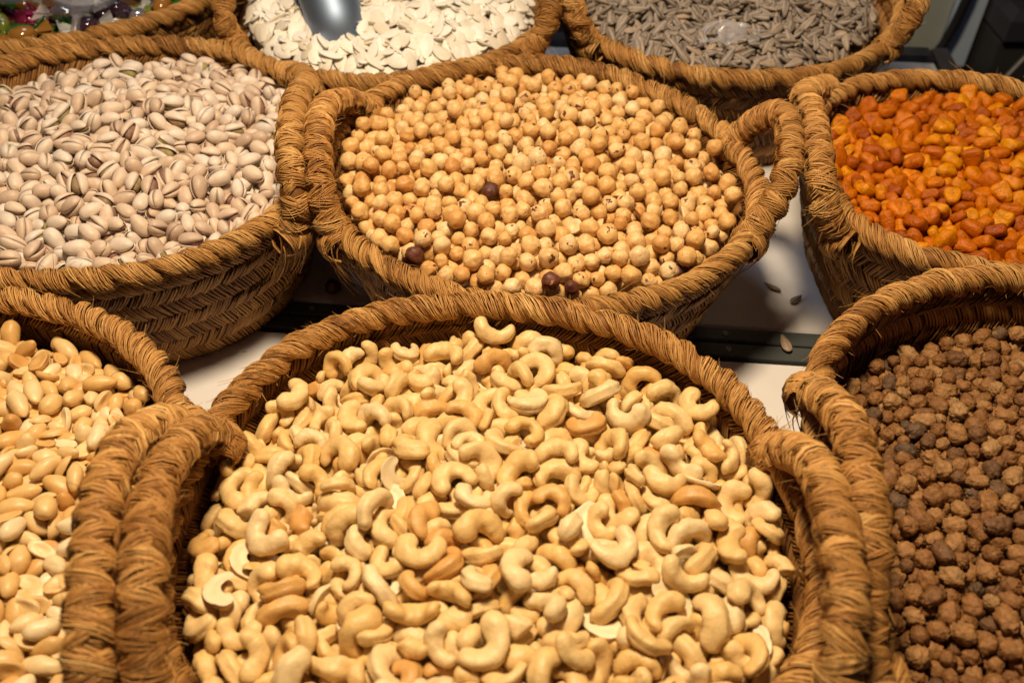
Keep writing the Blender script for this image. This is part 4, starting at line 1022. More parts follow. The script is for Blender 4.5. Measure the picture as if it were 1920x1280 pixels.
-78,17,1,81,-758,-838,790,14,-9,80,5,100,-526,-882,860,22,-52,-38,6,81,628,-927,907,-37,-30,-36,2,93,],
 'hazelnut': [
-354,-994,1010,-30,-25,-2,0,93,55,-991,1026,14,-29,73,3,91,-13,-1144,936,-76,10,-30,2,92,504,-1088,975,-2,-29,73,2,90,398,-774,1012,64,-57,0,2,93,-674,-926,986,-62,12,27,0,91,826,-917,968,-22,-9,-36,3,90,558,-942,998,-6,-66,-23,1,89,-38,
-892,1030,-17,-83,4,3,92,-828,-793,950,-30,5,-65,4,90,171,-894,1034,-13,-3,-41,3,88,901,-745,958,12,-57,66,4,90,-452,-682,1054,56,-18,-10,3,89,656,-601,977,-25,8,-10,0,89,-491,-1023,918,68,23,-23,2,92,-306,-1051,768,-25,4,-41,4,91,49,-742,
1027,-46,26,-17,1,87,154,-551,1034,-5,19,-29,3,88,726,-980,922,-36,-35,-6,2,84,-141,-1142,944,24,-56,-7,3,81,687,-847,1008,0,43,50,4,84,20,-637,1056,-67,33,42,3,89,-1044,-267,980,38,-15,36,3,91,-281,-1113,1001,-3,-21,-59,3,80,269,-851,1006,
6,50,-38,2,87,325,-416,1024,9,-73,20,1,88,412,-1034,948,22,14,2,1,84,-631,-836,1035,-40,-7,-8,3,83,-160,-986,1030,24,-71,14,4,81,135,-1085,997,41,-9,49,0,87,-824,-657,1004,19,28,53,1,85,-54,-995,993,7,15,-2,2,81,-529,-856,1004,-22,77,-17,2,
83,-156,-634,1046,-39,50,-1,0,86,-784,-262,993,-20,21,-80,0,91,-1031,-499,973,-30,61,-39,2,86,426,-291,1009,-17,30,-30,3,89,47,-371,1047,-19,-35,28,4,89,-268,-802,1022,33,60,14,1,83,1183,-331,968,-11,84,15,3,88,302,-711,1014,-13,-49,-1,4,
86,-349,-602,1037,-16,12,59,4,91,559,-788,980,40,-53,52,2,90,894,171,1024,35,22,17,4,92,973,-154,979,-12,86,-2,1,90,1116,-554,940,-23,-3,25,2,84,-645,-147,1033,-12,-6,65,4,90,-532,-331,1048,-26,23,-52,1,85,-266,-391,1032,-63,-34,-1,3,91,
770,-225,1025,-49,-17,23,2,86,288,-1125,875,62,-24,14,2,79,99,-1144,909,-63,-20,-49,3,89,386,-1110,886,-15,-2,0,3,78,-412,-1075,969,34,-23,-51,0,77,65,-1163,1007,-8,-38,-74,0,76,345,-111,1030,-20,-60,-51,3,90,-323,-35,1032,-66,42,-30,0,88,
-133,-230,1039,-59,-36,14,2,90,20,-35,1035,-6,-14,-40,1,93,1002,-700,856,-22,-12,15,3,88,686,180,1015,17,33,-15,3,91,802,-376,954,-45,-42,-28,4,88,-1003,-104,1027,-21,-31,-40,3,86,-593,-559,1022,-15,-44,-11,0,81,400,75,1066,-49,7,30,2,87,
296,-969,978,-6,-27,14,3,77,35,-258,1069,31,41,-64,3,93,-238,-278,1048,38,12,-44,0,92,-509,493,1055,5,-38,-10,0,91,352,416,1044,19,-38,18,0,91,454,-956,998,44,-57,22,2,76,-350,-317,1043,-45,-28,-20,0,85,607,-353,1001,-14,-83,-2,2,84,-52,
-327,1056,-26,19,28,3,82,266,-522,970,65,-1,-31,1,84,-748,-719,962,3,-66,12,1,82,442,-179,1030,20,-84,9,2,91,802,321,1015,32,-48,13,0,90,-1168,51,959,39,24,48,3,90,-82,-117,1044,28,-66,-4,1,92,571,-114,1033,46,-37,-39,0,84,-963,239,996,10,
-41,-30,1,90,-285,-702,1049,-39,-62,29,0,81,629,-938,915,70,-11,16,4,84,-681,-314,1002,29,56,7,4,81,-947,34,1015,-22,-17,-68,2,86,1080,-132,995,30,52,62,0,82,-896,-701,929,-33,-14,4,3,92,-1009,415,1001,64,49,-16,2,92,90,467,1064,-16,-26,34,
3,90,-234,-1120,913,-12,13,-30,1,77,954,395,990,-31,-17,-59,3,92,833,-656,938,6,3,44,1,87,-602,-984,938,23,56,-35,0,73,612,-1038,892,33,21,35,2,74,-15,281,1033,-14,-26,-1,3,89,-1165,159,995,11,28,29,2,89,-169,774,1008,-13,-17,59,1,91,1143,
139,1000,-71,21,32,2,84,234,-1097,954,-32,-17,61,3,78,-896,-85,980,-38,60,55,2,84,-189,-1059,972,-21,17,51,3,74,-223,25,1031,75,-6,-33,3,91,-443,-317,987,-67,-53,23,2,85,241,453,1044,59,13,-55,2,92,-723,298,1024,30,72,36,1,84,1183,-157,931,
42,46,-50,3,91,530,-423,974,-25,-76,0,2,87,-912,-453,998,41,3,-44,0,76,148,-311,1045,-34,-38,25,2,84,69,-1107,770,13,-30,-42,3,85,992,126,989,-22,4,-41,1,83,-506,-124,1036,44,3,-41,0,80,817,108,962,-20,-53,44,2,91,-149,-1068,687,14,26,20,2,
86,789,-500,932,53,-3,10,4,76,699,-407,978,-51,69,-17,0,87,-78,-565,1026,-11,-14,-48,0,81,515,96,1009,15,41,35,4,81,-376,-808,959,-60,-43,-46,3,84,205,-1008,987,-21,-73,-10,0,78,-816,327,975,-63,12,-36,4,87,-519,244,1001,-62,23,60,0,88,0,
-1080,691,-4,6,-14,3,91,90,256,1042,-36,12,-42,0,82,-413,-88,1017,22,55,38,2,79,393,958,999,-5,68,-8,4,89,1002,-427,895,-21,42,-28,3,88,-689,-569,997,39,35,17,4,75,-316,434,1053,-20,-57,11,3,89,-370,-717,1001,57,-33,-47,2,74,-100,-1123,852,
45,8,23,3,79,672,631,988,-22,50,-57,1,88,-535,-934,687,67,-39,15,1,87,-179,384,1044,17,-42,-69,3,81,-841,-382,964,35,21,-40,1,90,-64,-459,1023,-24,-58,-46,0,87,-813,-496,958,34,-29,-28,1,86,-325,-1074,914,22,-28,36,1,85,-403,-1049,849,2,
-40,-32,2,81,-628,-647,967,-48,-33,26,1,88,129,-446,1043,4,85,-9,3,82,142,-723,963,4,60,8,1,92,-1118,437,986,-11,85,7,1,85,177,-1167,966,22,1,-29,2,66,14,971,973,-50,-69,21,1,87,-146,964,1004,66,24,-11,1,90,-924,-324,1001,85,-14,25,3,79,
-990,-534,875,11,-19,-28,4,90,671,347,1004,-85,-4,-1,2,88,194,150,1057,7,-79,-34,3,77,373,-914,972,-15,13,37,2,73,910,-546,953,-6,-23,63,1,71,843,632,999,15,5,31,2,83,907,-378,922,16,-20,-53,0,85,-246,-587,1053,-70,-52,0,4,73,-179,-837,
1031,-21,16,50,4,68,282,119,1004,18,39,76,4,88,-446,-875,955,-20,-8,12,4,69,876,-272,972,41,56,-40,3,73,118,1027,1006,36,0,59,0,86,213,-225,1021,-24,-13,-52,3,90,324,-1067,937,67,14,-2,0,66,-210,-910,974,37,-8,-73,0,86,-49,176,991,16,-50,
-25,3,90,-529,-939,959,-51,-59,-26,4,66,684,-169,992,-13,-28,42,4,82,501,842,1023,-20,4,-6,1,84,-1070,205,953,7,-32,21,2,89,624,42,996,22,61,-6,1,90,-174,-424,1061,59,-33,6,3,69,374,-518,972,2,-26,26,1,69,-626,328,1006,34,38,-15,0,78,1023,
-635,928,-80,-29,-11,0,68,-179,147,1036,-11,-27,16,0,80,-520,-676,965,16,51,22,4,88,481,-640,989,53,31,-38,2,68,1051,366,942,-17,33,21,4,86,332,-1088,788,-47,19,-70,0,86,-79,-1101,757,1,49,-47,4,81,436,-456,987,-76,-20,-14,1,70,691,843,995,
-49,-49,-40,4,80,-909,-533,942,-22,36,28,4,77,585,693,1010,2,-4,80,0,84,-584,149,995,18,-35,50,2,92,-844,36,977,42,26,-70,3,86,477,641,1026,-10,27,-36,1,87,779,-829,985,-19,12,-46,1,68,-584,-53,1020,34,12,67,3,88,-266,198,1040,1,-28,-28,0,
73,-326,931,977,69,39,-13,3,85,586,-203,984,21,28,13,2,74,-341,74,1038,-72,30,5,4,85,-589,521,974,-14,53,-54,0,93,-54,-783,1011,3,-24,38,2,85,671,-983,832,-37,-67,13,3,83,-142,-734,1007,-31,-52,-43,4,74,-442,906,955,3,-41,-23,0,80,264,-318,
1007,19,-10,-56,1,77,1032,-323,895,77,36,-25,1,83,-82,-1063,928,28,2,-30,0,76,1103,-216,908,65,5,-48,4,69,492,-1046,765,-72,-33,-15,2,75,396,532,1050,15,-23,13,2,85,-562,-972,848,-21,7,12,4,84,523,-1068,873,34,-30,-36,4,76,331,-248,1014,
-20,0,-36,2,74,-445,-740,958,51,2,19,4,68,684,-277,972,-14,-18,-39,1,91,182,80,983,28,68,-27,1,85,508,-532,965,-58,27,-19,3,79,567,-993,676,-1,79,17,1,76,421,217,1038,-23,-79,-6,1,92,776,225,958,-38,20,-50,4,90,983,-41,975,-14,34,-64,0,86,
795,-909,858,-26,0,77,1,88,-667,703,940,-15,-38,-30,1,87,-6,-1127,832,42,2,-25,1,74,335,-1062,685,57,4,-30,3,84,-808,-108,1011,-39,-14,40,4,68,-567,857,981,26,-11,29,2,76,570,593,974,-34,28,11,2,85,-732,-862,841,-23,-36,-7,3,75,-1158,-156,
947,-37,53,-57,1,69,241,242,1031,56,52,34,1,90,-449,-984,675,-5,42,22,2,74,233,-108,1015,61,-50,19,4,82,-271,336,1005,-8,-4,59,2,92,326,17,1011,-28,27,57,3,83,561,381,997,8,32,-16,2,93,-773,720,941,66,-14,-32,0,82,259,894,975,20,16,-34,1,
83,-604,-838,933,54,-20,36,2,82,-660,87,1021,44,4,16,1,67,198,-1147,885,-57,24,57,3,69,-208,-1107,826,-41,-64,-14,0,67,727,-883,926,-13,12,-74,1,70,-651,-916,872,13,-29,61,3,91,-749,-342,937,-2,-29,-10,3,73,-732,-62,1017,83,21,27,2,68,-364,
278,990,-14,-67,-47,1,81,91,103,1012,25,45,26,1,70,102,-1092,678,2,24,-23,4,77,321,322,982,50,26,52,3,91,889,-20,993,-51,-13,70,0,68,-811,894,969,2,-80,35,2,73,-986,629,949,-52,38,-29,3,80,-375,337,1063,-51,-17,-3,3,67,-585,-243,1000,-21,
53,-6,3,91,-481,-1008,808,9,4,49,1,75,303,577,1048,25,-23,-45,2,73,1005,-213,888,36,-28,-73,2,88,-678,441,1004,39,67,16,2,80,161,934,963,-36,15,-24,3,83,1104,-452,915,40,-69,38,1,80,844,425,1005,9,61,-16,1,88,-507,-478,1018,-20,36,-48,4,70,
697,-508,979,-27,22,-73,5,91,-1072,0,972,52,70,-13,1,85,-1139,315,972,60,-58,-24,2,72,150,-10,985,-65,-1,-62,3,67,741,545,972,-3,18,-13,4,88,-284,-849,934,53,33,7,3,78,-652,952,908,22,-49,-1,0,93,48,-840,981,3,-52,42,4,83,221,-676,990,-33,
62,4,5,74,878,-184,990,-77,26,-37,3,67,578,279,1001,-53,-6,-5,1,69,-453,434,975,9,-20,-61,4,88,226,-1121,804,10,-48,71,4,71,804,-5,943,-47,-7,-46,1,88,727,-712,977,30,64,-7,0,67,-415,-491,998,-35,-73,-31,4,80,-402,-1006,754,-7,-32,-74,3,84,
196,-387,996,-5,9,-75,4,77,-217,618,985,-16,44,-20,1,81,-318,-484,1019,-15,-27,48,3,76,707,93,939,40,26,-4,3,87,-604,-921,769,46,-36,-40,3,84,-483,-578,1008,-43,-2,72,3,92,-345,-1022,677,-69,37,-13,1,75,1090,-580,852,24,2,67,0,67,487,451,
1006,-21,43,-23,3,69,576,-1025,804,-60,-38,-42,3,77,143,-1133,822,-21,-65,20,1,67,255,-1093,726,-25,-71,36,1,70,-830,-725,763,-32,65,41,3,79,-476,-211,981,-14,-7,44,1,90,-156,-51,1021,-7,45,19,0,68,425,-1087,807,57,-7,-34,1,66,163,-1111,
743,-49,43,-43,0,68,-1099,-360,934,68,20,12,1,66,-885,720,918,26,21,-68,4,82,-1124,-238,913,-22,-1,18,3,79,758,682,993,44,5,28,1,70,-218,-1082,747,-57,12,-31,0,67,97,-626,981,48,1,1,0,81,-774,459,983,-84,8,-9,2,78,890,-857,907,19,-8,8,1,78,
213,348,1012,-2,71,29,1,86,-412,732,951,-17,63,47,0,84,-427,204,980,-61,45,39,0,72,-1061,-130,934,-27,-46,14,4,90,470,-1030,677,55,-35,-28,2,75,143,754,995,30,4,-73,3,76,556,-681,959,-32,24,34,2,75,74,678,995,-10,-16,59,1,84,-163,-501,1002,
-27,-30,-1,3,85,-49,891,920,-15,23,15,0,80,716,-934,755,12,-42,31,1,79,-734,32,984,53,35,16,2,88,419,41,968,33,-19,25,3,78,-686,-861,758,-35,-45,16,4,78,-626,-876,680,10,-54,18,4,85,-830,544,964,45,-20,47,4,84,-430,74,993,-9,23,-32,2,70,
-598,-458,992,8,-46,59,0,84,589,928,964,-22,28,51,1,83,876,-471,918,-40,29,-37,5,89,1073,121,931,45,47,35,4,73,192,-1091,670,-14,-58,-6,2,66,-117,-855,957,-55,9,26,4,87,-24,451,1004,7,45,-24,3,73,613,-490,948,-19,30,-3,5,76,-257,-1049,677,
9,-66,19,0,71,-114,1187,934,-6,-58,-57,2,91,-580,953,987,29,49,4,2,76,637,-832,916,-4,-36,-5,1,83,-981,-377,945,-37,15,62,2,71,831,-822,675,48,22,-20,1,80,-499,996,932,67,32,-42,1,92,-350,822,942,-85,9,-6,0,88,-325,-220,1036,40,65,-47,3,73,
630,-982,743,31,36,26,4,73,473,-833,961,-15,-1,-22,5,83,509,-250,965,-70,-17,-3,1,71,-80,1008,923,-8,-15,26,2,89,-217,-684,980,-49,-61,16,0,76,519,204,985,-7,4,16,4,84,-53,593,976,16,-26,-59,0,68,414,-1068,730,-42,22,28,5,81,20,827,947,-64,
-36,50,1,74,-748,-622,951,39,3,-49,3,70,485,301,1007,21,-53,-39,0,81,-759,-771,861,-4,21,55,2,89,192,-604,950,-9,17,59,1,80,-265,746,947,23,-63,-16,4,92,667,-938,674,-5,-68,52,1,77,-1037,315,947,-30,76,-37,1,92,-447,1083,949,-31,4,77,0,70,
-452,326,970,55,-56,-9,2,79,1128,-329,884,-62,11,-46,2,71,-862,431,961,54,4,-23,3,72,-628,846,907,-44,-9,61,0,76,262,1111,917,-27,-4,-72,4,87,92,-85,961,42,47,10,2,87,-662,-394,932,-1,33,-54,3,89,-795,208,942,-39,-29,1,4,71,54,289,941,-72,
-1,27,1,93,-540,372,977,11,5,-43,3,79,794,-873,761,-61,26,-60,2,76,-529,66,1007,-10,-69,-9,4,67,-212,1149,973,56,26,16,1,84,-335,659,971,15,5,-45,1,87,-203,1049,987,5,46,-27,4,73,198,651,991,2,22,-64,2,84,-854,866,881,26,-56,29,1,88,474,
-738,948,-41,6,21,4,74,446,-1001,848,-75,19,33,1,90,-374,-398,978,-21,11,28,2,82,437,-500,906,-5,18,1,3,75,-483,-15,1008,-4,27,-1,3,79,-783,-744,675,22,31,51,1,84,-285,-971,922,-57,-42,-1,0,88,-588,-339,969,-19,-61,-39,4,68,1039,-519,881,
29,-2,11,1,68,-237,-80,1005,-35,-21,62,2,70,785,-277,939,-74,-42,-21,3,72,750,-884,676,-68,-43,-15,2,80,943,-287,910,-44,-64,1,4,71,865,-849,815,7,-28,-37,0,73,-100,707,981,-17,45,-25,5,70,-877,260,907,43,29,31,4,91,615,-408,912,-1,-61,10,
4,81,-121,-376,1004,-24,68,-7,2,75,-15,-607,966,-83,7,-5,4,71,66,373,1012,-53,54,15,3,81,500,-334,967,-23,11,18,5,78,-113,233,1023,29,-21,50,5,69,-710,-834,936,-40,-17,-25,2,84,114,-936,957,-19,21,2,2,76,-852,-748,850,4,-29,-13,0,67,-708,
-814,677,-8,-78,21,1,78,-950,-152,938,19,67,48,1,66,-22,681,947,-13,60,-45,2,85,653,-743,946,-18,-68,28,2,67,284,712,997,31,-30,-6,2,82,-556,-766,987,5,41,-50,0,68,-126,-953,949,23,50,28,1,66,-250,852,955,-36,4,77,0,77,136,467,969,25,-37,2,
1,76,53,-1052,937,7,57,-15,3,80,271,-405,933,-9,49,34,2,80,-26,56,1013,1,-47,-77,0,70,-760,-797,759,9,44,26,3,78,-947,430,910,3,-25,-31,0,84,-958,531,922,69,-27,-33,0,78,69,-429,952,27,-73,-22,3,92,317,-783,940,-14,35,13,0,77,475,543,977,
-9,20,42,1,85,630,-60,968,-30,67,38,3,77,704,455,991,-79,2,-10,3,68,-882,-250,942,-8,-50,-52,4,84,-388,512,1002,1,82,22,2,78,301,988,947,34,42,-7,2,84,-951,-625,887,-56,19,28,4,69,-853,136,957,73,20,-25,2,75,422,823,950,-11,-26,-24,1,86,
851,-100,961,5,-11,38,0,80,597,141,976,3,-54,35,0,74,1070,-133,870,-34,-1,-10,0,77,555,-122,923,18,61,6,0,92,932,-784,834,-14,-49,-44,0,77,555,74,913,-53,-16,57,0,86,-767,945,889,-1,42,48,3,91,-759,837,913,11,-51,19,2,76,-850,-655,683,26,
-1,39,0,92,-225,471,992,41,5,-2,3,92,351,-970,892,56,-32,-8,3,82,14,-935,941,21,81,25,2,83,-170,693,932,-5,17,-60,2,82,-97,-662,973,-32,-20,5,0,69,-893,-668,821,-4,-67,-14,0,86,-148,166,933,-6,-40,6,4,92,213,554,1016,5,28,-34,1,74,365,-436,
928,36,64,-24,0,77,960,-668,678,-12,-3,-67,4,88,-135,509,948,-39,24,-40,2,70,-986,-49,936,14,46,54,1,83,900,166,909,-41,67,-12,3,90,-252,-166,1021,31,-12,-48,5,91,215,-916,931,-32,40,35,1,91,-36,1110,917,33,0,9,3,85,-703,-117,957,4,-22,-29,
4,67,404,469,970,-35,-22,78,1,75,-716,139,964,-38,-37,32,0,83,-379,1012,923,-23,44,-57,3,89,-244,972,939,-24,72,-47,0,70,159,269,967,-34,-13,17,3,80,890,-792,746,57,-53,45,4,77,-482,-922,883,-24,-62,-32,1,78,56,-551,1021,-8,-36,26,4,67,
1038,34,931,-40,-3,38,0,76,572,-594,902,68,-7,8,2,89,95,995,916,-55,-3,58,2,69,-562,-570,922,14,89,-4,4,85,-534,894,886,30,38,0,2,92,-685,-217,950,41,-16,6,4,91,706,-15,942,1,-24,-30,0,67,466,123,925,30,14,-83,2,78,-962,-455,914,38,-16,-36,
5,69,1044,267,924,-59,-17,-13,2,74,-15,-1011,876,53,57,-27,1,82,6,-305,976,9,-58,-44,4,77,-142,367,952,0,28,-51,2,78,-772,623,927,64,3,19,3,69,361,1077,947,-8,43,-40,3,84,-717,-474,954,89,-8,-10,5,85,-962,-527,767,-51,38,-30,2,85,-53,364,
986,-14,78,-27,0,73,-1146,6,860,38,-66,23,0,84,943,-519,862,-26,50,19,1,87,-895,613,891,-24,-12,16,3,91,882,265,959,-31,18,55,3,87,-127,600,917,-55,34,-49,4,81,-1045,-429,887,-1,62,35,1,89,59,1162,900,-35,-43,34,2,89,-701,243,946,-35,-25,
23,2,71,805,-186,937,54,23,60,4,75,-776,-65,936,-48,58,13,0,77,321,214,962,16,45,72,0,83,-546,787,913,-37,48,-56,3,82,-409,-135,922,65,52,28,1,89,319,808,968,29,-68,14,4,75,884,523,965,-55,58,11,1,81,99,187,965,62,23,-16,2,81,-881,361,907,
18,1,-10,3,69,653,508,945,17,-27,36,1,68,-195,252,989,-16,-10,-47,1,88,1014,-647,764,-64,32,-22,3,80,-697,361,938,-39,-42,-4,0,85,-304,1164,877,-4,18,-31,1,83,752,387,942,-38,8,33,1,85,903,-748,668,69,-27,-17,1,70,148,-832,950,-2,-2,-43,4,
80,433,-377,947,-55,18,-58,0,69,-105,17,995,-35,45,37,2,71,927,-612,893,-23,29,69,0,71,256,-1014,898,-19,-21,-4,0,83,393,-837,929,19,-68,-31,1,70,1101,-50,926,12,-48,30,4,88,652,259,952,-8,48,-31,2,75,-1078,101,932,31,-23,-47,1,79,668,-535,
886,16,-17,-16,1,89,374,-585,929,46,-31,-52,5,71,-478,537,961,-35,0,23,1,79,-614,244,966,2,-24,0,3,70,973,219,960,-52,-31,-38,2,73,-367,376,981,39,31,16,2,76,139,574,960,48,-57,8,0,75,-503,-804,910,19,-1,-21,1,90,-150,-1032,797,-56,-66,-2,
4,92,549,-482,887,35,-49,-55,4,81,-958,-486,669,28,-21,10,3,81,-276,-746,922,-40,-1,-40,1,86,290,-175,964,-64,-39,3,2,78,39,591,941,-38,25,46,0,87,726,-439,873,49,-40,17,0,91,-870,-141,903,58,42,-54,3,71,605,790,968,-8,67,30,0,84,-414,-642,
970,2,78,24,2,69,231,-697,903,-37,67,-17,3,84,-527,-285,913,34,2,-80,2,88,379,731,970,-21,-34,39,0,77,350,889,940,-29,-17,-31,0,69,-1000,139,956,35,-40,30,5,78,1177,-265,855,-14,35,50,0,66,749,778,940,75,-28,1,4,82,226,782,949,18,-7,-28,0,
80,500,-998,933,-5,57,-39,0,67,85,890,912,27,27,-3,2,77,-256,-546,957,-2,-52,-48,3,92,-568,-149,971,-15,-23,64,3,66,-87,275,945,-20,-79,1,4,91,-739,-545,908,23,-37,-23,2,71,68,16,951,-35,-36,-65,1,78,933,-94,889,-5,-60,-51,4,93,540,-877,
908,3,38,78,0,87,-861,-31,899,22,10,66,1,80,-427,629,940,-27,-72,10,0,75,-769,-425,906,-33,25,22,1,71,49,497,975,-23,-28,44,4,70,706,-659,904,17,5,48,2,78,112,105,923,23,-55,-56,4,68,780,628,913,-38,36,-61,3,84,-401,-971,910,-5,-48,51,4,74,
-1036,-215,874,-67,-26,-40,2,77,190,-71,932,13,-24,-68,1,76,1005,-598,848,-32,22,34,1,74,240,0,968,60,-2,38,0,71,150,1095,920,39,14,-2,0,93,1152,-176,819,-9,-12,-31,2,92,904,45,918,-30,-84,2,2,91,-197,-328,951,36,31,33,2,91,-101,-756,925,
41,8,-6,1,75,-89,756,909,-68,3,57,2,84,-1054,515,951,27,54,40,1,82,1019,-582,672,54,26,-51,0,79,-240,1077,894,-50,46,-6,4,90,-512,276,904,-76,35,-31,4,74,370,634,1000,-14,-85,-5,0,84,-42,-389,937,-23,-1,65,1,91,318,505,992,-32,-18,-76,2,74,
-915,-621,745,-12,-20,-6,5,76,1160,1,861,4,-35,26,1,73,491,741,978,23,29,-22,1,89,-652,-755,973,-75,-22,35,0,80,1067,-532,741,13,-16,-16,2,79,-1005,-433,744,-12,8,24,1,82,-405,1143,886,-13,-41,-41,4,82,488,930,970,7,32,0,4,74,-95,-533,930,
-29,9,-17,3,81,-33,-210,992,37,-2,-67,2,86,-783,-166,939,-19,39,29,2,82,-483,-63,922,-44,6,-59,0,76,736,-783,907,-49,29,-24,1,91,1096,199,865,33,33,11,1,92,169,-480,951,-20,7,9,2,86,-1158,-80,902,29,28,-40,3,67,381,-162,948,35,0,49,3,71,
845,-566,887,6,52,5,2,77,-798,-670,880,-3,26,10,0,89,899,-695,862,42,8,-61,4,78,763,-536,846,-38,-45,-55,3,75,-763,292,882,34,29,15,3,89,444,-291,897,70,33,29,4,90,-375,-700,897,44,44,-44,0,93,424,-712,876,-36,21,-22,2,70,-790,401,896,12,1,
-21,1,88,-981,-220,934,-61,-38,26,5,67,-112,-1000,878,50,-2,-1,5,78,610,667,915,3,77,6,0,76,-195,-792,958,-31,18,-3,2,71,808,-840,913,4,-25,7,5,68,439,1019,905,-5,-24,37,2,84,-252,131,959,-44,-28,56,2,88,988,108,885,-44,29,-41,3,82,383,134,
979,-60,30,-36,4,79,365,-969,796,-60,33,-19,3,71,-1075,-312,849,64,-10,57,3,93,346,-338,952,-14,70,46,2,81,421,369,951,-80,-26,-4,1,89,903,444,914,-28,-25,-36,3,69,1078,-259,822,-9,-49,2,4,87,-443,828,883,-18,64,-8,0,86,458,-600,903,47,23,
22,0,85,698,-862,830,39,14,7,2,93,-394,-9,946,49,-14,-30,3,91,268,-261,934,-73,-28,19,1,68,-189,-41,927,-34,5,-28,1,88,749,-101,940,-1,-1,8,3,86,881,360,927,-73,-26,30,3,69,560,484,953,-30,-20,38,2,82,296,-78,939,-26,66,-28,4,80,990,210,
865,20,41,-16,2,80,-12,-110,956,29,-82,-19,1,86,998,450,905,-65,7,52,4,81,51,-319,885,-2,3,-40,2,85,1107,-495,824,24,-8,-21,0,78,210,171,953,-38,10,5,3,71,-69,-931,890,-19,-3,-50,5,90,-557,-866,841,-10,17,57,4,83,444,-917,911,25,22,-5,3,76,
-306,211,962,61,19,-50,3,66,856,-293,883,14,-81,-21,3,74,-670,-602,887,-32,58,-31,0,73,139,369,930,31,25,37,0,91,802,477,921,-34,21,28,2,81,-635,-296,895,68,-30,-22,0,80,-1154,152,887,23,39,-37,1,82,-306,-661,964,-13,9,-39,2,71,-909,-363,
881,-37,-18,31,2,82,569,-307,913,-67,-26,48,2,84,595,-908,804,-64,-36,26,2,92,-980,-294,897,60,30,11,3,79,-835,-590,929,13,-7,-12,1,73,-628,608,924,26,-35,38,3,76,830,-382,850,2,-29,78,4,81,-36,510,918,-17,27,10,4,92,627,-456,815,26,32,-62,
2,92,-160,-930,842,-49,62,-21,1,85,226,-780,952,-71,26,-26,1,69,483,-416,890,-12,-21,41,5,84,-174,-228,947,16,68,-53,2,70,1171,-86,859,-27,-53,25,4,69,-187,458,898,-41,-32,-63,1,70,-1087,472,865,81,25,-18,3,77,-641,176,913,26,6,52,4,71,
-396,-884,879,5,-32,-28,1,73,-608,34,966,-70,-35,8,4,78,527,849,914,-13,-2,47,0,92,-348,-305,940,-21,13,29,3,79,837,-480,837,11,42,-7,0,74,1070,7,844,-31,30,29,2,77,571,-23,904,-66,17,-3,3,71,896,-201,897,37,-76,25,4,85,826,710,941,26,39,
-65,3,72,-92,-293,957,-9,39,-27,3,82,486,-1,918,-39,-2,-39,0,69,-492,121,947,-7,7,-29,1,72,-996,49,926,-13,10,23,4,75,650,861,901,-58,-8,36,3,84,-333,-143,988,50,34,-37,4,71,-884,-562,841,25,46,14,3,93,377,-877,839,-37,-10,-42,1,90,-881,
-459,886,-8,53,-31,2,75,686,-343,890,10,29,-54,1,75,-927,169,910,-2,-26,27,0,72,480,210,897,38,-42,-48,1,68,543,737,878,-58,-41,35,2,89,946,-718,766,76,39,-21,4,75,17,196,917,-42,-7,68,3,70,72,-1005,791,1,-39,-9,4,68,766,-303,850,20,-13,
-44,0,78,310,-876,915,-48,1,48,4,75,326,-694,921,-15,-48,16,3,67,-694,975,804,3,64,-8,1,88,330,-524,890,6,79,28,3,77,566,-775,876,25,-73,43,1,75,-227,-444,950,12,28,-26,1,74,8,-761,939,-9,60,-49,0,70,777,98,875,-62,-48,6,5,78,589,312,928,
-12,61,-35,5,76,-965,-12,838,-3,-24,84,3,86,-1116,376,894,37,8,0,3,88,-520,1111,889,7,19,-30,4,70,198,613,903,-32,-61,36,5,86,245,-1030,798,-41,-13,5,1,81,256,-812,873,-4,-7,-41,2,75,200,-165,938,12,-59,18,2,73,-576,-475,899,30,64,-33,1,69,
405,-669,953,25,3,-56,3,72,286,-610,917,-22,29,-71,2,80,1127,94,850,6,40,75,1,88,-702,771,868,-46,-65,32,0,79,468,-95,973,35,-9,-19,2,73,-956,320,887,52,-11,46,0,69,1015,-471,802,-29,-41,32,3,77,-526,620,919,-24,61,58,3,85,319,132,910,-13,
65,21,1,71,-646,-519,932,46,38,-11,1,71,-1134,265,881,-57,-38,-42,3,91,539,-214,898,-42,22,65,5,74,627,-221,896,26,36,-26,2,82,-917,766,827,-23,60,5,4,87,799,176,876,7,40,-25,2,67,113,-176,938,-59,-16,21,3,68,773,-616,868,-53,-43,-26,5,76,
-181,806,911,-8,-34,42,3,70,320,484,894,-16,-19,31,0,84,-1047,-348,745,-58,-6,-50,3,68,236,937,886,-35,-32,-6,0,77,80,-972,874,-52,-13,-57,4,78,-816,-216,850,-31,-5,59,2,88,-455,-360,895,-22,48,19,4,77,-567,-381,887,3,-25,63,3,80,366,-637,
861,-35,45,-4,1,82,-300,-73,936,53,-16,52,2,77,-357,-886,798,-40,-72,12,3,71,658,-128,905,35,-30,-9,4,76,-163,-1070,887,-47,63,7,1,66,388,-51,956,-57,-50,-36,0,75,-732,-273,872,3,58,-41,2,80,709,694,921,69,-9,23,2,68,306,217,851,-36,-19,
-65,4,92,-590,316,922,-40,38,14,0,67,360,-246,929,40,-24,-18,4,69,-464,-603,895,16,-14,44,1,86,143,-1025,919,57,16,55,1,70,466,558,869,23,-8,-15,4,91,-362,133,949,-15,18,-51,3,86,-195,-853,892,70,31,-33,0,73,469,-177,930,18,62,9,5,91,-1018,
-357,661,-4,40,-65,2,76,843,-776,873,47,-23,5,3,79,877,642,909,55,38,-19,2,69,-161,898,921,-37,37,-66,2,78,0,-512,956,79,-33,-18,2,81,1147,-324,790,34,70,-12,3,79,-355,-907,956,24,36,25,2,69,541,-967,865,37,-4,45,1,70,429,257,946,65,58,4,3,
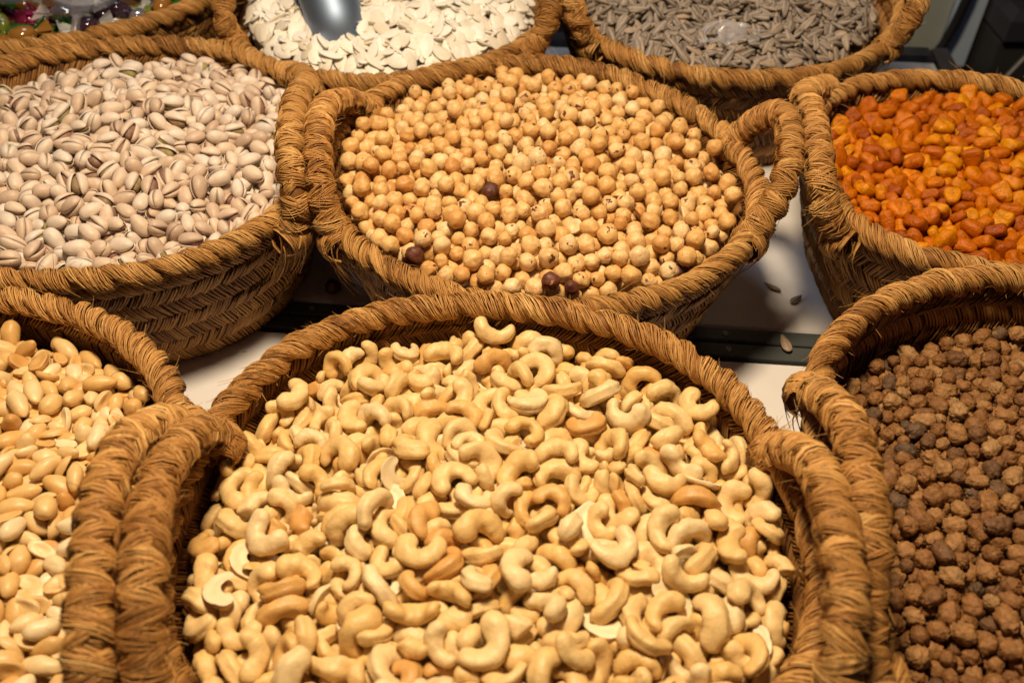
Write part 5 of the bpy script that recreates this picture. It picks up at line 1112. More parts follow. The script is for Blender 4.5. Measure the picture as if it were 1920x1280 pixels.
67,-190,-993,909,-2,-74,26,0,69,],
 'pistachio': [
176,-1192,923,-57,-3,-1,2,98,423,-1152,886,6,-59,7,2,98,-35,-1144,893,-37,-33,16,0,95,-154,-1153,860,-23,-1,2,2,98,-253,-1016,946,-32,13,8,0,92,520,-1127,893,45,-40,46,0,99,348,-997,913,-79,9,-10,1,99,-232,-1162,948,-5,26,81,1,99,420,-853,
947,-28,-66,-23,4,95,1038,-745,875,-54,57,41,2,96,691,-546,999,-7,28,-31,1,97,106,-1033,921,9,-79,-28,3,97,-50,-953,924,15,18,-20,1,93,715,-928,890,-8,2,2,3,92,317,-1190,929,-79,-1,-1,1,87,14,-760,1012,28,3,-81,2,95,-8,-579,1041,-31,33,-26,
4,99,161,-960,971,-23,-77,1,2,91,793,-461,1006,18,-67,-51,4,93,202,-470,1010,-10,23,-46,0,98,126,-779,994,11,3,24,2,90,-233,-899,953,-35,43,-9,1,90,615,-1089,887,-46,4,-43,3,99,1092,-647,865,-27,-41,13,0,96,-127,-1054,926,64,50,10,3,86,975,
-358,964,13,-3,-15,1,95,260,-622,968,44,-6,12,1,96,956,-820,808,-43,-22,-51,2,92,847,-925,866,9,-6,43,2,88,683,-1030,847,-48,-49,11,0,87,-385,-303,1044,-38,0,32,0,95,121,-418,1028,-34,59,-32,2,94,-42,-861,965,15,-5,-3,4,89,329,295,1070,18,
-85,-3,4,99,388,124,1047,75,-17,-10,4,99,305,-518,1006,-55,46,-12,4,95,932,-239,971,-86,-21,4,4,98,566,203,1043,51,31,25,0,99,-134,-247,1095,-8,-75,47,1,91,769,-994,842,14,-45,-20,0,95,237,-1034,917,17,67,14,3,96,538,-1006,897,-74,20,43,0,
89,-307,330,1052,23,5,-47,2,97,293,-721,945,-25,-82,2,1,91,611,-873,901,-42,11,66,1,97,371,-652,961,10,6,42,2,90,280,-251,1048,-14,-62,-48,1,90,954,-41,940,17,1,-13,4,92,-35,203,1088,-62,-17,17,4,97,1064,178,944,-80,-15,-8,1,92,289,85,1053,
3,23,-14,4,91,540,-1088,777,-32,-28,-5,0,92,694,-38,1030,34,17,5,0,88,764,-831,895,0,26,11,3,83,273,-1149,768,4,-71,3,0,89,523,-871,941,63,37,-26,3,85,404,-531,990,26,-15,-35,4,99,284,-410,1054,33,42,-17,2,91,-349,-830,960,-10,-17,67,4,95,
38,-368,1061,-31,5,-35,4,99,-429,-614,970,6,43,-73,2,88,-258,-684,986,29,37,-8,0,86,529,-563,989,1,-11,-52,1,88,-430,-494,994,19,12,55,2,91,177,-869,963,-21,-67,40,3,90,-248,-107,1060,-24,-8,25,4,98,611,-558,937,48,64,23,3,100,851,454,957,
-32,43,4,4,93,-137,-763,968,22,46,35,2,97,-224,399,1053,-56,-15,-19,1,94,380,-411,1011,-8,-8,15,3,92,903,-474,937,-3,-23,47,1,86,-209,-601,1009,-68,-15,21,3,84,671,-799,919,-40,-63,2,0,83,288,-862,954,8,-7,-17,3,86,554,-1056,688,27,-9,-72,
2,94,174,-1149,748,-69,-5,-55,3,87,463,-648,990,-33,-41,33,1,86,-459,-368,1010,79,-34,-17,1,97,1131,-560,843,57,-21,-55,2,91,212,-774,946,12,-21,37,4,97,1179,-223,932,-15,28,75,3,89,531,-733,910,22,27,-81,4,86,932,205,954,5,46,56,4,100,782,
50,1014,-17,4,16,4,87,-337,-742,979,3,7,-6,3,79,404,-221,1021,54,-10,-7,4,96,36,-116,1060,-19,87,-4,2,87,181,-98,1104,-44,50,-23,4,89,-35,-1147,787,8,17,-2,2,96,160,-575,993,-5,36,-13,3,86,-191,-299,1035,-5,1,-20,2,96,120,800,1016,-66,7,11,
4,91,-766,443,986,-37,47,-36,3,93,42,-1177,858,-16,-20,-5,4,80,-352,-441,1016,15,78,-35,0,86,673,-998,689,12,-54,-66,3,100,1122,-297,907,-49,6,-35,1,97,1191,-409,878,-4,21,-37,1,83,-113,65,1065,-5,55,-10,0,85,20,-215,1040,-28,-1,2,1,94,563,
-75,1033,31,-83,-11,4,87,568,638,992,-30,9,-17,1,98,-483,-68,1021,-15,64,-41,3,88,152,-669,980,-36,5,-19,3,98,774,-641,885,-4,11,-33,0,86,844,2,973,-8,74,19,1,86,-188,-405,1029,13,61,42,1,95,52,410,1061,5,67,40,2,94,784,-542,919,-10,50,1,3,
82,351,-1110,690,58,3,22,2,95,444,-1122,768,-7,-22,0,0,82,-107,-614,1004,30,30,-7,1,86,-464,429,1021,-16,13,16,1,97,1212,53,912,62,22,-6,2,90,1033,-340,886,5,18,-42,3,98,514,-368,1002,38,-47,-51,3,85,140,-1176,836,2,16,-86,0,85,-360,193,
1053,22,-8,-56,4,98,135,-205,1052,25,-19,-50,3,91,-151,-948,925,61,36,8,3,87,471,-462,1002,36,29,55,4,85,-229,-760,947,-49,56,-40,1,89,851,-921,776,8,-60,-31,3,84,1183,-54,907,-83,-9,-6,3,88,883,-675,871,-6,-9,-8,4,93,-60,-308,1047,-31,-25,
41,1,92,884,-784,878,34,54,35,4,81,767,511,965,65,6,-46,4,96,777,-945,724,40,11,-50,4,89,-585,-26,1025,34,-30,-15,2,98,391,-126,1044,-32,-4,-53,2,94,-525,726,995,-61,-38,-1,1,96,257,215,1107,-11,-19,53,1,91,74,-902,924,-85,1,3,4,99,844,
-889,685,-14,-14,9,2,92,439,-32,1033,13,-70,-7,0,83,364,-1147,794,16,47,-3,2,84,1044,-222,921,6,31,19,3,94,-18,114,1066,-78,-5,1,3,84,693,-643,929,-14,-10,-45,1,87,-347,-188,1049,37,7,35,4,81,64,-524,1004,9,79,40,2,82,-295,-322,1037,-15,
-33,46,2,81,-402,74,1045,-11,-3,29,3,79,-755,244,961,-57,38,33,1,96,714,-1015,768,7,-30,-57,4,79,744,-76,965,26,20,13,0,87,-248,-1088,690,-61,30,21,0,92,924,-813,685,69,21,33,0,80,933,-582,865,-43,30,10,4,94,-589,304,994,38,-30,-7,1,98,442,
-681,906,-27,10,-51,2,93,-16,-1113,692,7,-7,-76,1,99,115,-311,1047,8,77,33,4,83,-94,-518,1013,54,-12,-29,4,96,271,-157,1048,25,-47,-59,1,91,-543,-244,1056,37,51,31,3,84,-190,20,1061,4,-7,-13,3,85,161,1221,905,8,14,73,1,93,570,-164,1004,6,
27,30,1,91,454,-1089,685,31,-13,-71,2,88,997,-650,881,27,-29,-54,1,89,860,-837,807,6,25,-4,2,96,-294,849,980,28,-60,-29,4,92,-698,-13,988,10,25,-37,1,92,622,-1037,775,44,32,67,2,88,517,-624,927,6,1,-16,3,81,639,-253,984,2,4,70,0,93,796,
-174,943,16,13,59,2,89,1112,461,937,-44,-16,41,3,98,45,-602,967,45,-12,15,1,84,-183,906,961,-23,1,-10,4,88,531,-263,1004,13,68,51,3,84,557,-448,969,-17,16,62,3,94,1021,408,953,48,10,-64,4,88,210,-880,882,-8,76,-22,4,83,987,-733,674,-28,67,
-28,0,84,952,-741,848,32,34,-31,2,79,440,-323,1015,-63,-13,-17,0,85,101,-1132,681,-31,11,7,0,83,1034,-542,879,74,-36,-12,3,89,690,207,990,18,68,13,1,98,1087,67,909,22,74,0,4,89,-301,-1120,830,33,10,-27,2,80,-44,-683,984,-34,-8,22,4,99,-594,
148,1000,34,-31,-73,4,80,645,-386,991,8,27,-61,4,79,747,-341,1021,-11,12,55,4,84,-457,1129,913,11,4,12,3,84,610,-676,917,-14,16,56,4,86,675,492,981,-13,20,-28,1,88,484,291,1028,0,26,-34,2,91,609,-960,853,-26,9,55,0,96,-372,1195,907,-22,-61,
20,1,89,818,255,1006,-17,-28,48,0,83,454,-960,871,-52,-41,39,2,94,-168,-841,923,14,-14,-12,4,88,16,-1023,877,48,11,-1,1,79,240,-1121,689,69,-18,-44,4,92,1052,-446,878,-14,38,62,2,83,-958,591,913,-65,-3,-20,3,100,45,28,1054,-36,18,-39,1,89,
1088,355,912,-33,-22,70,2,96,527,464,981,-72,-8,47,0,98,919,63,953,0,73,30,2,90,709,318,998,13,32,-75,0,81,693,834,938,23,9,7,0,89,1011,-732,763,-28,2,46,1,92,873,677,918,-15,43,17,1,91,151,60,1058,11,-66,-47,2,88,980,326,927,-14,-1,-10,2,
99,672,-167,983,-4,-7,-82,4,80,-304,118,1046,-32,61,53,2,78,169,-1100,881,-18,47,18,1,98,27,-799,927,22,-30,-25,0,89,-173,677,994,-52,-6,35,4,95,1223,-199,861,-11,34,-24,4,80,380,-912,890,-2,-50,-19,2,81,800,-754,845,-10,34,-17,2,85,-241,
1138,882,11,-77,-34,3,95,-126,-1126,763,-31,43,-2,0,83,-325,-940,942,-73,12,18,1,97,342,-322,1018,-22,-8,27,2,78,965,524,966,-21,23,-56,1,84,11,-435,994,-24,-3,2,4,93,765,667,949,26,0,-12,4,87,796,-424,914,-29,-22,37,4,98,-336,-519,977,22,
-53,-42,1,80,1053,577,925,-67,37,3,0,100,1005,28,905,-66,48,-6,0,88,710,-725,891,-33,-45,58,1,89,122,175,1061,-21,15,-41,0,86,1196,-296,838,-10,-33,-33,4,98,1117,-142,898,-5,-77,21,2,100,1220,165,910,21,36,47,0,86,-398,828,972,-51,63,-1,0,
80,1068,-653,759,-62,-12,37,4,80,165,592,996,-6,16,67,2,93,-137,-127,1064,48,1,-2,1,79,479,-92,988,40,-65,35,1,81,-296,716,968,-14,-10,-73,1,99,184,280,1065,33,27,38,2,92,1159,-391,777,-16,-39,16,1,98,602,148,976,-49,-35,4,1,80,801,-309,
951,-44,31,-42,0,93,56,604,1002,40,10,33,4,97,222,-337,1037,-36,42,-4,3,91,-4,337,1026,55,63,2,1,85,1086,-562,691,25,-3,-72,4,83,-326,-365,963,6,24,-4,3,92,-137,-1110,681,67,-17,-9,0,84,590,1010,929,52,38,-3,3,86,-737,794,886,-52,60,20,3,
98,-557,-311,992,13,49,10,1,78,382,223,1024,8,-48,-66,3,96,-343,-1072,677,-7,-78,12,4,79,-724,991,872,72,-22,47,1,97,1114,-377,861,23,40,28,3,80,379,512,984,0,-38,-81,0,97,87,-1140,772,32,-66,-13,0,90,378,678,952,54,10,-17,1,100,1181,315,
894,-43,-34,41,2,85,832,-68,921,-29,-11,45,3,86,276,-1135,863,40,62,43,2,98,849,-508,878,-57,38,-39,3,81,-182,560,1036,41,59,26,0,83,-425,260,1043,72,15,4,1,85,-878,679,905,-34,-12,15,2,88,448,604,961,-27,52,-66,4,99,414,365,1029,-14,-28,
38,3,84,294,1191,900,-3,1,1,0,86,219,668,970,49,11,-11,1,78,632,-74,971,-24,31,-35,2,88,-244,-425,950,-59,-8,12,4,97,-832,961,849,-62,-38,-27,4,99,-106,-985,861,-34,-59,54,1,82,-885,777,883,50,19,8,2,99,-213,-1102,789,-44,65,38,0,100,-146,
450,1011,7,21,-14,4,88,286,1095,879,-68,-14,-36,4,98,1040,-643,683,-66,-4,31,1,81,-333,-1091,753,-19,-60,54,4,85,-1025,754,879,37,-41,35,3,96,377,-1074,863,-79,-31,-12,0,88,937,433,916,25,47,-13,3,92,-163,-632,937,-13,51,-72,3,87,713,941,
912,-15,-31,37,2,95,414,769,918,14,40,-15,2,98,894,-396,881,-29,74,11,4,98,480,188,997,-26,24,-74,0,85,-544,964,894,75,4,-18,1,92,-299,-602,970,-49,-18,18,1,96,541,557,939,-7,-17,-74,1,96,527,-904,860,-67,57,-10,0,86,461,845,947,0,6,-29,4,
85,234,-58,1041,42,60,-42,4,88,32,700,981,29,13,-8,0,99,-231,-1085,887,5,-70,-53,4,92,1127,-472,836,-4,-35,-63,4,80,523,103,1000,-21,-87,10,2,79,454,950,923,55,-22,-8,1,96,1220,-13,839,12,4,48,3,82,-496,-160,1008,64,-16,14,3,80,827,-584,
849,-22,-7,-5,1,82,936,-477,856,-16,51,69,3,82,813,865,906,73,-18,-9,3,79,-732,366,937,14,-26,-34,2,84,1167,-198,699,-14,-30,-43,3,96,103,495,1008,-38,30,-42,1,95,-181,116,1058,-6,48,-43,4,79,-660,585,943,69,-1,-13,3,98,-59,25,998,5,34,-65,
2,99,-496,620,962,-44,11,-57,0,97,-103,1092,877,35,22,-48,0,89,209,1043,880,6,38,-8,2,81,1077,-43,890,-17,33,-43,3,80,-560,399,992,-50,21,-23,2,90,1101,258,893,16,66,24,3,93,12,210,997,38,-55,-2,4,96,580,294,985,-1,-20,69,3,95,694,-534,880,
-35,-21,-32,3,99,546,10,1001,37,2,-20,2,93,-395,610,973,36,-79,6,0,99,154,859,954,85,-4,0,4,88,-82,-76,1005,-29,-7,75,2,100,679,613,962,65,-41,-7,2,99,232,898,901,-15,-78,21,2,97,-600,514,974,-47,58,4,2,90,874,-306,903,-14,55,47,3,79,-291,
3,1040,7,19,60,3,90,-44,618,1014,-7,13,-34,3,88,1122,-451,680,51,47,12,3,89,294,-1044,847,-13,-29,-23,3,83,-520,-490,1023,-36,-68,33,1,82,-559,1127,860,-16,56,-43,1,99,144,987,917,-25,23,31,1,84,657,736,929,26,19,5,0,99,-818,328,942,32,-38,
41,2,98,-424,-709,943,18,31,30,2,90,346,-44,1032,-61,-29,24,3,79,827,257,916,-1,-26,-26,0,84,371,910,931,-15,8,-34,3,82,675,-460,947,0,82,-38,1,98,967,693,909,29,62,38,4,94,-4,1236,861,-13,15,9,4,79,-219,210,1041,-8,21,75,1,82,195,432,1022,
-2,-11,-2,2,85,-76,-168,1014,12,50,-3,4,78,1129,155,877,-30,-15,61,1,96,575,382,959,-10,68,-3,0,82,603,-327,954,-46,12,15,3,79,5,508,1033,-9,44,50,0,95,624,894,905,12,8,-37,3,99,-55,443,1013,-73,41,-5,1,79,-111,548,979,-35,33,-33,0,94,771,
792,904,8,-11,3,4,85,-654,214,968,47,36,31,1,90,757,-881,819,7,-21,0,4,93,563,815,923,59,-31,-9,0,98,337,-841,886,-3,87,22,3,81,127,343,1012,-13,-37,-68,4,99,139,-42,1039,-47,-55,-29,0,93,-656,416,967,-35,-73,-2,2,82,-505,-542,949,11,-27,
75,0,97,-214,-517,962,14,-51,5,1,95,309,603,962,29,-11,-28,3,83,116,1140,872,72,-35,-41,2,83,-521,-423,955,-21,19,-36,2,95,165,735,957,73,5,-4,2,89,735,11,950,12,9,14,4,84,-525,193,961,29,-18,-47,1,78,-117,-258,982,29,-36,-32,3,96,-452,163,
1020,10,28,55,2,84,-168,-343,960,57,-50,-11,0,79,872,374,871,-53,4,53,0,99,302,954,884,-46,25,28,3,79,386,1134,853,28,25,-17,2,97,972,-401,833,-29,35,-25,2,78,707,-347,941,-37,46,-34,2,91,520,-538,893,-26,53,-18,0,97,350,-684,876,18,-29,
-53,0,91,-621,1028,886,-26,10,2,0,86,-379,-91,1014,-81,-16,-12,1,83,-317,564,996,16,21,28,2,79,-47,-354,965,-25,-74,5,2,83,-890,879,853,-43,40,-15,3,82,-87,-1076,845,-27,3,-2,0,91,-72,-874,881,-55,-4,0,3,85,322,-564,917,20,-14,-37,0,97,511,
1008,879,42,-38,15,4,84,-380,2,997,60,-29,-1,3,85,988,-153,894,-33,-42,6,2,85,1129,-505,762,71,-53,14,3,79,960,127,895,68,34,18,4,82,856,158,911,27,79,9,2,96,57,808,936,21,46,35,2,99,-890,479,886,-34,-38,-60,4,90,-567,75,963,-18,35,-72,2,
85,-59,975,887,25,16,-26,2,84,254,306,1003,-54,-63,-4,4,96,172,139,986,-78,-22,23,1,92,-435,717,940,-1,52,61,3,95,298,-913,875,-1,54,2,1,79,299,742,931,31,11,-1,3,93,-174,55,984,-72,17,3,1,81,-747,141,953,-16,8,2,3,92,-340,-1037,902,-34,2,
-23,3,90,700,109,972,24,81,22,1,89,221,-540,929,3,32,-56,2,93,-97,1225,838,-11,-77,-13,2,86,25,-1078,794,-21,32,10,4,88,452,-844,817,-20,-34,-67,4,98,283,-2,983,-77,35,17,2,97,1141,-286,688,32,66,43,3,87,-604,-105,980,0,-37,-81,4,81,432,
120,957,38,64,40,2,94,-454,-243,1010,-77,-29,7,2,91,-106,207,1030,-54,31,10,0,82,-683,77,971,44,13,-73,1,81,321,-118,976,-15,15,-13,1,94,-90,114,994,-13,-21,16,1,83,216,-1080,789,4,58,-62,0,86,786,331,946,-10,-29,2,3,91,398,41,996,-86,6,23,
4,87,-438,-1039,685,39,1,-35,1,87,-458,806,909,2,24,-28,2,93,-58,-778,926,-29,-35,21,4,81,80,-1094,858,7,19,52,4,81,271,474,993,24,-19,-47,0,85,373,-970,822,4,-20,65,1,91,34,1158,835,51,-15,-62,3,93,487,370,987,-17,75,-4,4,81,-314,-245,980,
57,-15,56,4,78,629,438,932,-24,15,-13,1,78,734,-237,961,14,-26,-26,0,82,265,-762,861,-2,-31,72,1,98,-302,-705,908,-78,28,17,2,91,-70,298,1062,57,48,22,0,79,758,190,931,50,-34,-55,4,79,519,735,954,-6,-15,82,4,90,68,-713,947,-35,9,-6,0,91,
1210,-115,841,-34,13,-15,2,80,-761,685,886,50,-19,70,0,87,-197,388,961,65,44,-9,3,93,959,-274,883,-22,-23,34,4,91,365,1028,883,-29,-41,28,2,94,-295,1015,903,-5,-73,-8,0,88,-460,105,952,6,16,53,3,91,195,-136,988,-17,-6,40,4,97,710,381,939,
-34,65,33,0,86,1208,97,832,-26,32,-21,2,86,-282,1217,865,56,-3,1,1,79,591,-786,871,-52,-17,9,1,87,1013,241,904,44,31,-32,2,82,1121,-211,822,-24,9,76,4,100,-625,-266,1011,64,-53,-29,4,79,785,410,898,18,5,-41,3,90,-962,826,837,-34,24,40,3,93,
329,826,909,-9,6,3,3,83,-596,654,933,6,42,48,0,83,-170,-197,1031,-23,-2,9,4,80,-106,904,903,22,-9,-26,1,85,-798,482,903,-17,-24,48,3,94,432,-158,955,2,-5,-31,3,88,902,516,906,18,14,-14,1,85,-487,311,1000,41,-55,-34,4,93,1160,-101,687,-26,
48,-57,2,88,-481,516,978,37,-4,-6,3,93,1202,-187,782,50,-69,-9,4,80,-375,366,999,-13,16,-23,4,81,-36,824,933,71,-39,-27,0,84,470,-798,896,28,61,57,0,82,27,1010,912,5,48,-34,1,84,142,-957,854,17,-35,16,0,99,704,-615,828,2,-53,-47,0,97,-189,
-1005,859,7,8,-20,4,84,-618,278,906,30,-30,-10,1,90,-132,827,929,7,-11,-16,0,81,851,-782,724,3,2,-41,1,97,244,174,1029,0,-2,77,0,83,-36,-1012,817,-44,54,1,2,80,-228,-585,904,-7,-5,11,4,80,-14,-513,941,8,-2,-15,2,98,452,1075,872,38,41,9,4,
82,-378,-169,965,-2,-72,49,0,96,-631,822,879,28,-57,57,3,89,875,-740,805,-25,-56,42,4,86,250,-974,844,24,-1,1,3,81,991,-54,855,-44,-25,49,1,82,-110,-718,880,-4,-34,40,0,100,-255,-177,980,-45,-70,4,0,97,462,-459,915,-16,3,-76,3,86,-353,266,
965,12,3,-9,4,98,-389,970,919,2,21,67,1,82,1036,149,851,20,-12,-48,0,93,-247,477,1005,39,-6,-24,4,87,13,918,906,15,1,12,3,97,-202,-904,860,47,2,8,2,95,-208,1207,809,-16,84,-17,1,88,206,1150,845,41,-10,13,0,80,525,-345,919,42,-18,-45,1,83,
281,-1046,727,84,-10,-5,3,90,-391,-691,857,-7,1,-88,4,91,-334,445,1015,4,-14,-28,4,90,179,251,976,-39,25,-45,3,90,888,-215,889,-25,25,-71,2,88,1117,424,846,-34,-64,42,1,94,611,-591,850,-13,-17,34,0,80,33,408,966,54,-21,0,0,94,-504,9,959,21,
-12,44,4,91,1195,-66,762,-56,47,-8,2,92,-569,-211,982,-52,40,-7,2,84,196,799,908,5,38,-65,4,79,-294,379,957,-52,-49,30,0,95,119,-472,949,3,-3,-22,1,92,26,-942,851,-13,-59,59,1,88,-781,879,857,-63,-37,-27,3,90,-822,239,887,56,14,-39,2,97,
677,-955,797,-20,77,5,1,81,108,-561,924,-26,-76,-18,3,85,914,15,876,-33,16,-14,1,85,805,712,873,56,8,-33,4,80,268,-428,949,-27,-61,17,2,94,1049,-576,792,29,-64,44,1,96,709,-414,867,55,65,6,4,93,255,110,975,20,23,14,0,80,-187,758,926,34,22,
-39,3,92,521,-665,853,45,7,20,4,88,49,-47,996,-7,13,-5,0,95,-613,915,851,-7,-78,-16,2,91,705,-798,832,57,5,-5,3,94,717,551,882,-60,27,-9,1,91,82,-640,900,-4,-83,-30,0,82,802,28,870,-6,62,31,2,81,818,-244,844,-32,-41,21,2,83,-367,96,968,57,
-31,-25,0,91,-673,493,923,55,7,-17,1,87,684,-109,901,-12,-2,54,2,95,-592,167,917,-23,0,-33,2,86,-297,176,977,-9,-20,85,3,96,1008,495,888,-14,46,41,2,98,-233,598,971,-19,-9,-52,3,88,-428,1169,838,-72,2,4,1,90,570,216,922,6,79,-40,1,100,88,
-267,977,78,-30,-5,1,86,796,119,852,-65,46,10,1,85,182,-683,890,-15,24,-46,3,89,-972,680,863,18,39,-8,4,87,389,-39,961,7,20,63,3,81,801,-630,784,-3,5,37,2,81,418,-568,901,42,-68,-28,1,92,702,279,924,31,68,22,3,83,-387,-534,912,50,52,-10,2,
83,-276,-821,898,-29,-53,32,0,91,-414,-359,930,61,16,28,2,81,-508,-99,939,30,81,-10,0,86,112,-810,913,-44,-66,2,1,80,-277,68,978,-36,64,-14,3,86,-491,-310,931,-34,-20,-1,1,97,-822,724,833,16,8,21,3,89,-745,558,895,67,-18,5,3,79,756,-317,
865,11,86,12,0,94,568,-255,922,-35,39,-11,2,88,292,200,965,-32,2,-7,2,82,945,206,855,77,6,-13,2,91,-359,-863,871,-23,-52,62,0,90,-20,-868,812,-20,3,-11,0,82,73,-358,969,2,-85,8,4,92,771,-497,831,27,7,35,3,93,-822,622,855,71,31,-35,0,93,
-390,-265,949,-24,2,-24,3,86,1167,1,685,64,40,-20,0,90,-449,-467,909,27,0,44,2,88,1180,57,755,64,-29,-10,2,89,1061,-404,792,-35,19,-19,0,98,-131,339,1011,-46,-40,31,4,92,0,-702,880,12,-77,-33,0,82,-275,-1028,795,-30,39,48,4,97,-302,-57,974,
31,71,-11,2,83,646,-2,908,0,-2,25,0,86,601,-703,828,-24,73,45,2,95,462,-1050,820,6,64,-41,4,97,-608,-358,950,50,-35,-21,1,81,-290,911,887,70,48,-17,4,96,267,-659,887,-4,8,-54,2,80,408,-1022,729,-7,79,-5,1,95,-128,1007,847,65,-17,-27,2,86,
-176,-121,986,-18,-74,36,3,92,532,912,873,38,-45,-53,3,80,-863,393,889,-48,2,5,3,87,275,-319,963,6,15,-32,0,89,-28,-789,848,24,-81,-14,2,85,905,-117,898,-30,24,-65,2,93,-576,741,914,21,72,41,3,91,631,519,908,-7,43,-39,0,85,722,76,885,-36,
41,-28,1,96,-289,-526,912,-51,73,11,3,79,893,-293,816,-11,-14,36,4,99,657,-878,821,45,-9,26,2,82,-122,-440,956,-16,55,-60,3,99,-496,-215,934,31,-57,-56,0,86,176,-399,954,-57,53,16,0,78,1095,114,794,20,7,42,3,88,-418,-608,878,-12,15,-4,2,83,
-465,1051,870,45,20,10,3,88,-245,279,982,-62,-53,-35,2,86,613,-395,897,-76,-22,0,4,95,-124,-546,923,-68,41,21,0,85,445,-371,940,-12,13,39,1,85,-438,-854,927,-60,31,-12,1,95,565,58,926,-40,13,4,3,84,-530,791,845,3,-35,34,4,99,-653,-199,966,
-24,39,-32,2,83,501,-762,825,-47,14,-3,1,88,818,-136,857,32,43,70,3,98,546,646,902,36,6,46,2,82,1036,-257,831,76,-40,-12,1,93,-895,310,890,-47,-8,55,0,87,-972,510,853,-13,-60,-34,2,98,-433,-911,853,47,57,-12,1,87,-493,-662,913,-58,11,24,1,
83,-729,-115,978,47,-11,-34,2,100,1163,109,679,-52,47,-31,4,85,637,48,978,-6,1,61,3,81,-603,-968,687,23,-76,-38,0,82,-940,-334,901,-17,21,10,3,89,-1201,103,856,65,18,-3,4,84,-1166,-144,893,10,82,14,2,89,-646,-650,991,-4,2,59,3,94,-771,-438,
914,-38,-56,51,2,96,-1126,-284,927,3,11,31,4,100,-858,-716,913,17,25,12,4,92,-833,-177,968,-5,12,-72,4,92,-901,-483,922,1,48,-54,4,85,-752,-200,1023,-3,-42,-73,1,91,-715,-292,945,-7,68,39,0,98,-797,-924,890,80,-26,-1,3,86,-1159,-358,858,56,
-40,25,2,96,-521,-1060,896,-2,19,28,4,97,-499,-936,902,39,24,28,4,79,-448,-1068,766,-14,32,73,3,88,-686,-640,903,1,-51,-47,0,95,-945,152,877,5,56,-29,2,94,-904,-575,904,34,1,3,0,96,-668,-967,771,46,52,1,1,80,-777,-601,885,15,16,14,2,100,
-986,-421,906,-49,-37,55,3,100,1168,167,757,55,-41,43,2,99,-902,-637,828,48,59,-35,4,99,-755,-208,933,21,21,-82,0,80,-531,-1049,799,34,-14,5,0,81,-682,-411,949,-23,24,-35,2,95,-809,-524,934,59,18,-29,1,89,-1167,289,841,9,-58,60,0,96,-565,
-746,875,29,74,5,0,86,-700,-541,935,-40,-9,32,0,99,-880,-816,776,7,23,-23,4,79,-730,-904,779,-1,0,36,4,90,-722,-700,848,-5,20,-15,1,81,-442,-1094,853,11,60,-54,1,85,-951,-244,876,-17,-64,21,4,89,-764,-879,697,-73,21,40,1,94,-844,-255,913,
-24,1,-11,1,95,-928,-742,761,17,27,-29,3,91,-1069,-97,847,26,11,-11,1,99,-607,-577,941,1,28,-23,1,93,-875,94,897,-75,-6,32,4,89,-600,-675,917,-50,-11,18,4,82,-532,-1017,695,-83,-7,32,4,89,-978,354,879,-63,19,34,2,96,-508,-739,945,-29,26,23,
1,82,-1035,113,902,-84,13,-2,4,86,-590,-943,863,-11,74,-33,2,80,-847,-796,689,10,-12,-15,1,98,-948,244,863,-17,-65,-49,4,90,-1033,203,910,-78,17,40,1,88,-821,-18,992,-51,-2,70,1,81,-1043,-614,876,-1,22,85,3,84,-903,-60,926,-38,65,-23,3,95,
-893,-162,900,-18,4,8,3,87,-1027,-179,865,15,-69,11,2,83,-1111,-213,837,-29,24,-45,3,100,-822,-821,860,-76,-19,-11,0,94,-773,-737,906,10,-28,9,1,79,-1133,468,843,73,-40,27,2,87,-561,-486,891,-1,12,7,1,94,-761,-398,998,43,-65,-19,0,87,-721,
-805,910,-41,-16,44,4,83,-1098,-560,930,-74,17,-5,4,80,-543,-868,924,-3,17,-55,1,82,-1142,-4,889,4,14,81,0,97,-1072,591,856,33,5,25,4,80,-1025,12,896,53,-13,-21,1,90,-695,-978,865,20,63,-31,4,98,-1024,-516,894,46,63,-34,4,99,-643,-907,929,
26,-54,-7,4,99,-1033,-273,900,-21,33,-24,4,87,-350,-1135,922,42,56,-30,1,86,-607,-449,992,42,63,48,3,88,-1193,-258,857,64,52,-33,0,83,-1189,193,859,15,-62,-58,2,91,-924,-790,879,50,43,-19,2,100,-812,-345,941,84,-10,-9,3,92,-1079,-413,888,
18,49,16,2,85,-442,-1001,924,23,-4,51,1,95,-1076,293,901,-66,-7,10,4,93,-1200,340,925,-20,47,-41,0,93,-727,-878,863,-82,30,-17,0,84,-1004,-68,945,-37,-17,-12,3,95,-691,-935,693,-22,-40,-63,2,86,-969,-102,868,47,-35,-23,4,81,-980,-694,856,
34,-15,-3,1,95,-608,-1026,844,-9,38,32,0,90,-785,46,937,-68,29,5,4,97,-615,-803,925,22,1,4,2,83,-813,-883,796,-35,3,71,3,80,],
 'peanut': [
1003,-132,859,-15,85,-13,1,104,1212,-259,773,-4,-75,-30,1,104,1021,-644,808,4,1,87,1,96,988,-515,855,19,-77,-12,0,92,1126,-312,827,-3,2,-31,0,102,981,-60,901,1,-32,-75,1,96,784,-209,863,-38,39,-26,2,105,1142,97,860,-38,-76,14,1,107,1113,
-496,806,61,-28,-4,0,96,1047,268,875,-5,10,34,1,102,676,42,878,-8,63,-57,0,102,732,-99,923,45,47,7,0,95,1202,-353,770,30,45,52,0,89,833,11,922,-34,-37,54,2,109,1211,-563,765,7,-7,-43,0,83,906,435,884,-22,-13,45,0,104,965,178,864,-31,-30,36,
0,95,1238,176,818,68,54,22,1,93,1056,-382,850,5,-80,38,1,83,819,167,859,45,3,-17,0,108,787,-28,860,-1,12,-14,0,94,737,240,899,30,15,25,1,91,792,791,864,8,-85,-15,1,99,478,614,914,15,17,63,1,104,1039,71,826,-25,-23,74,0,103,908,-480,838,-74,
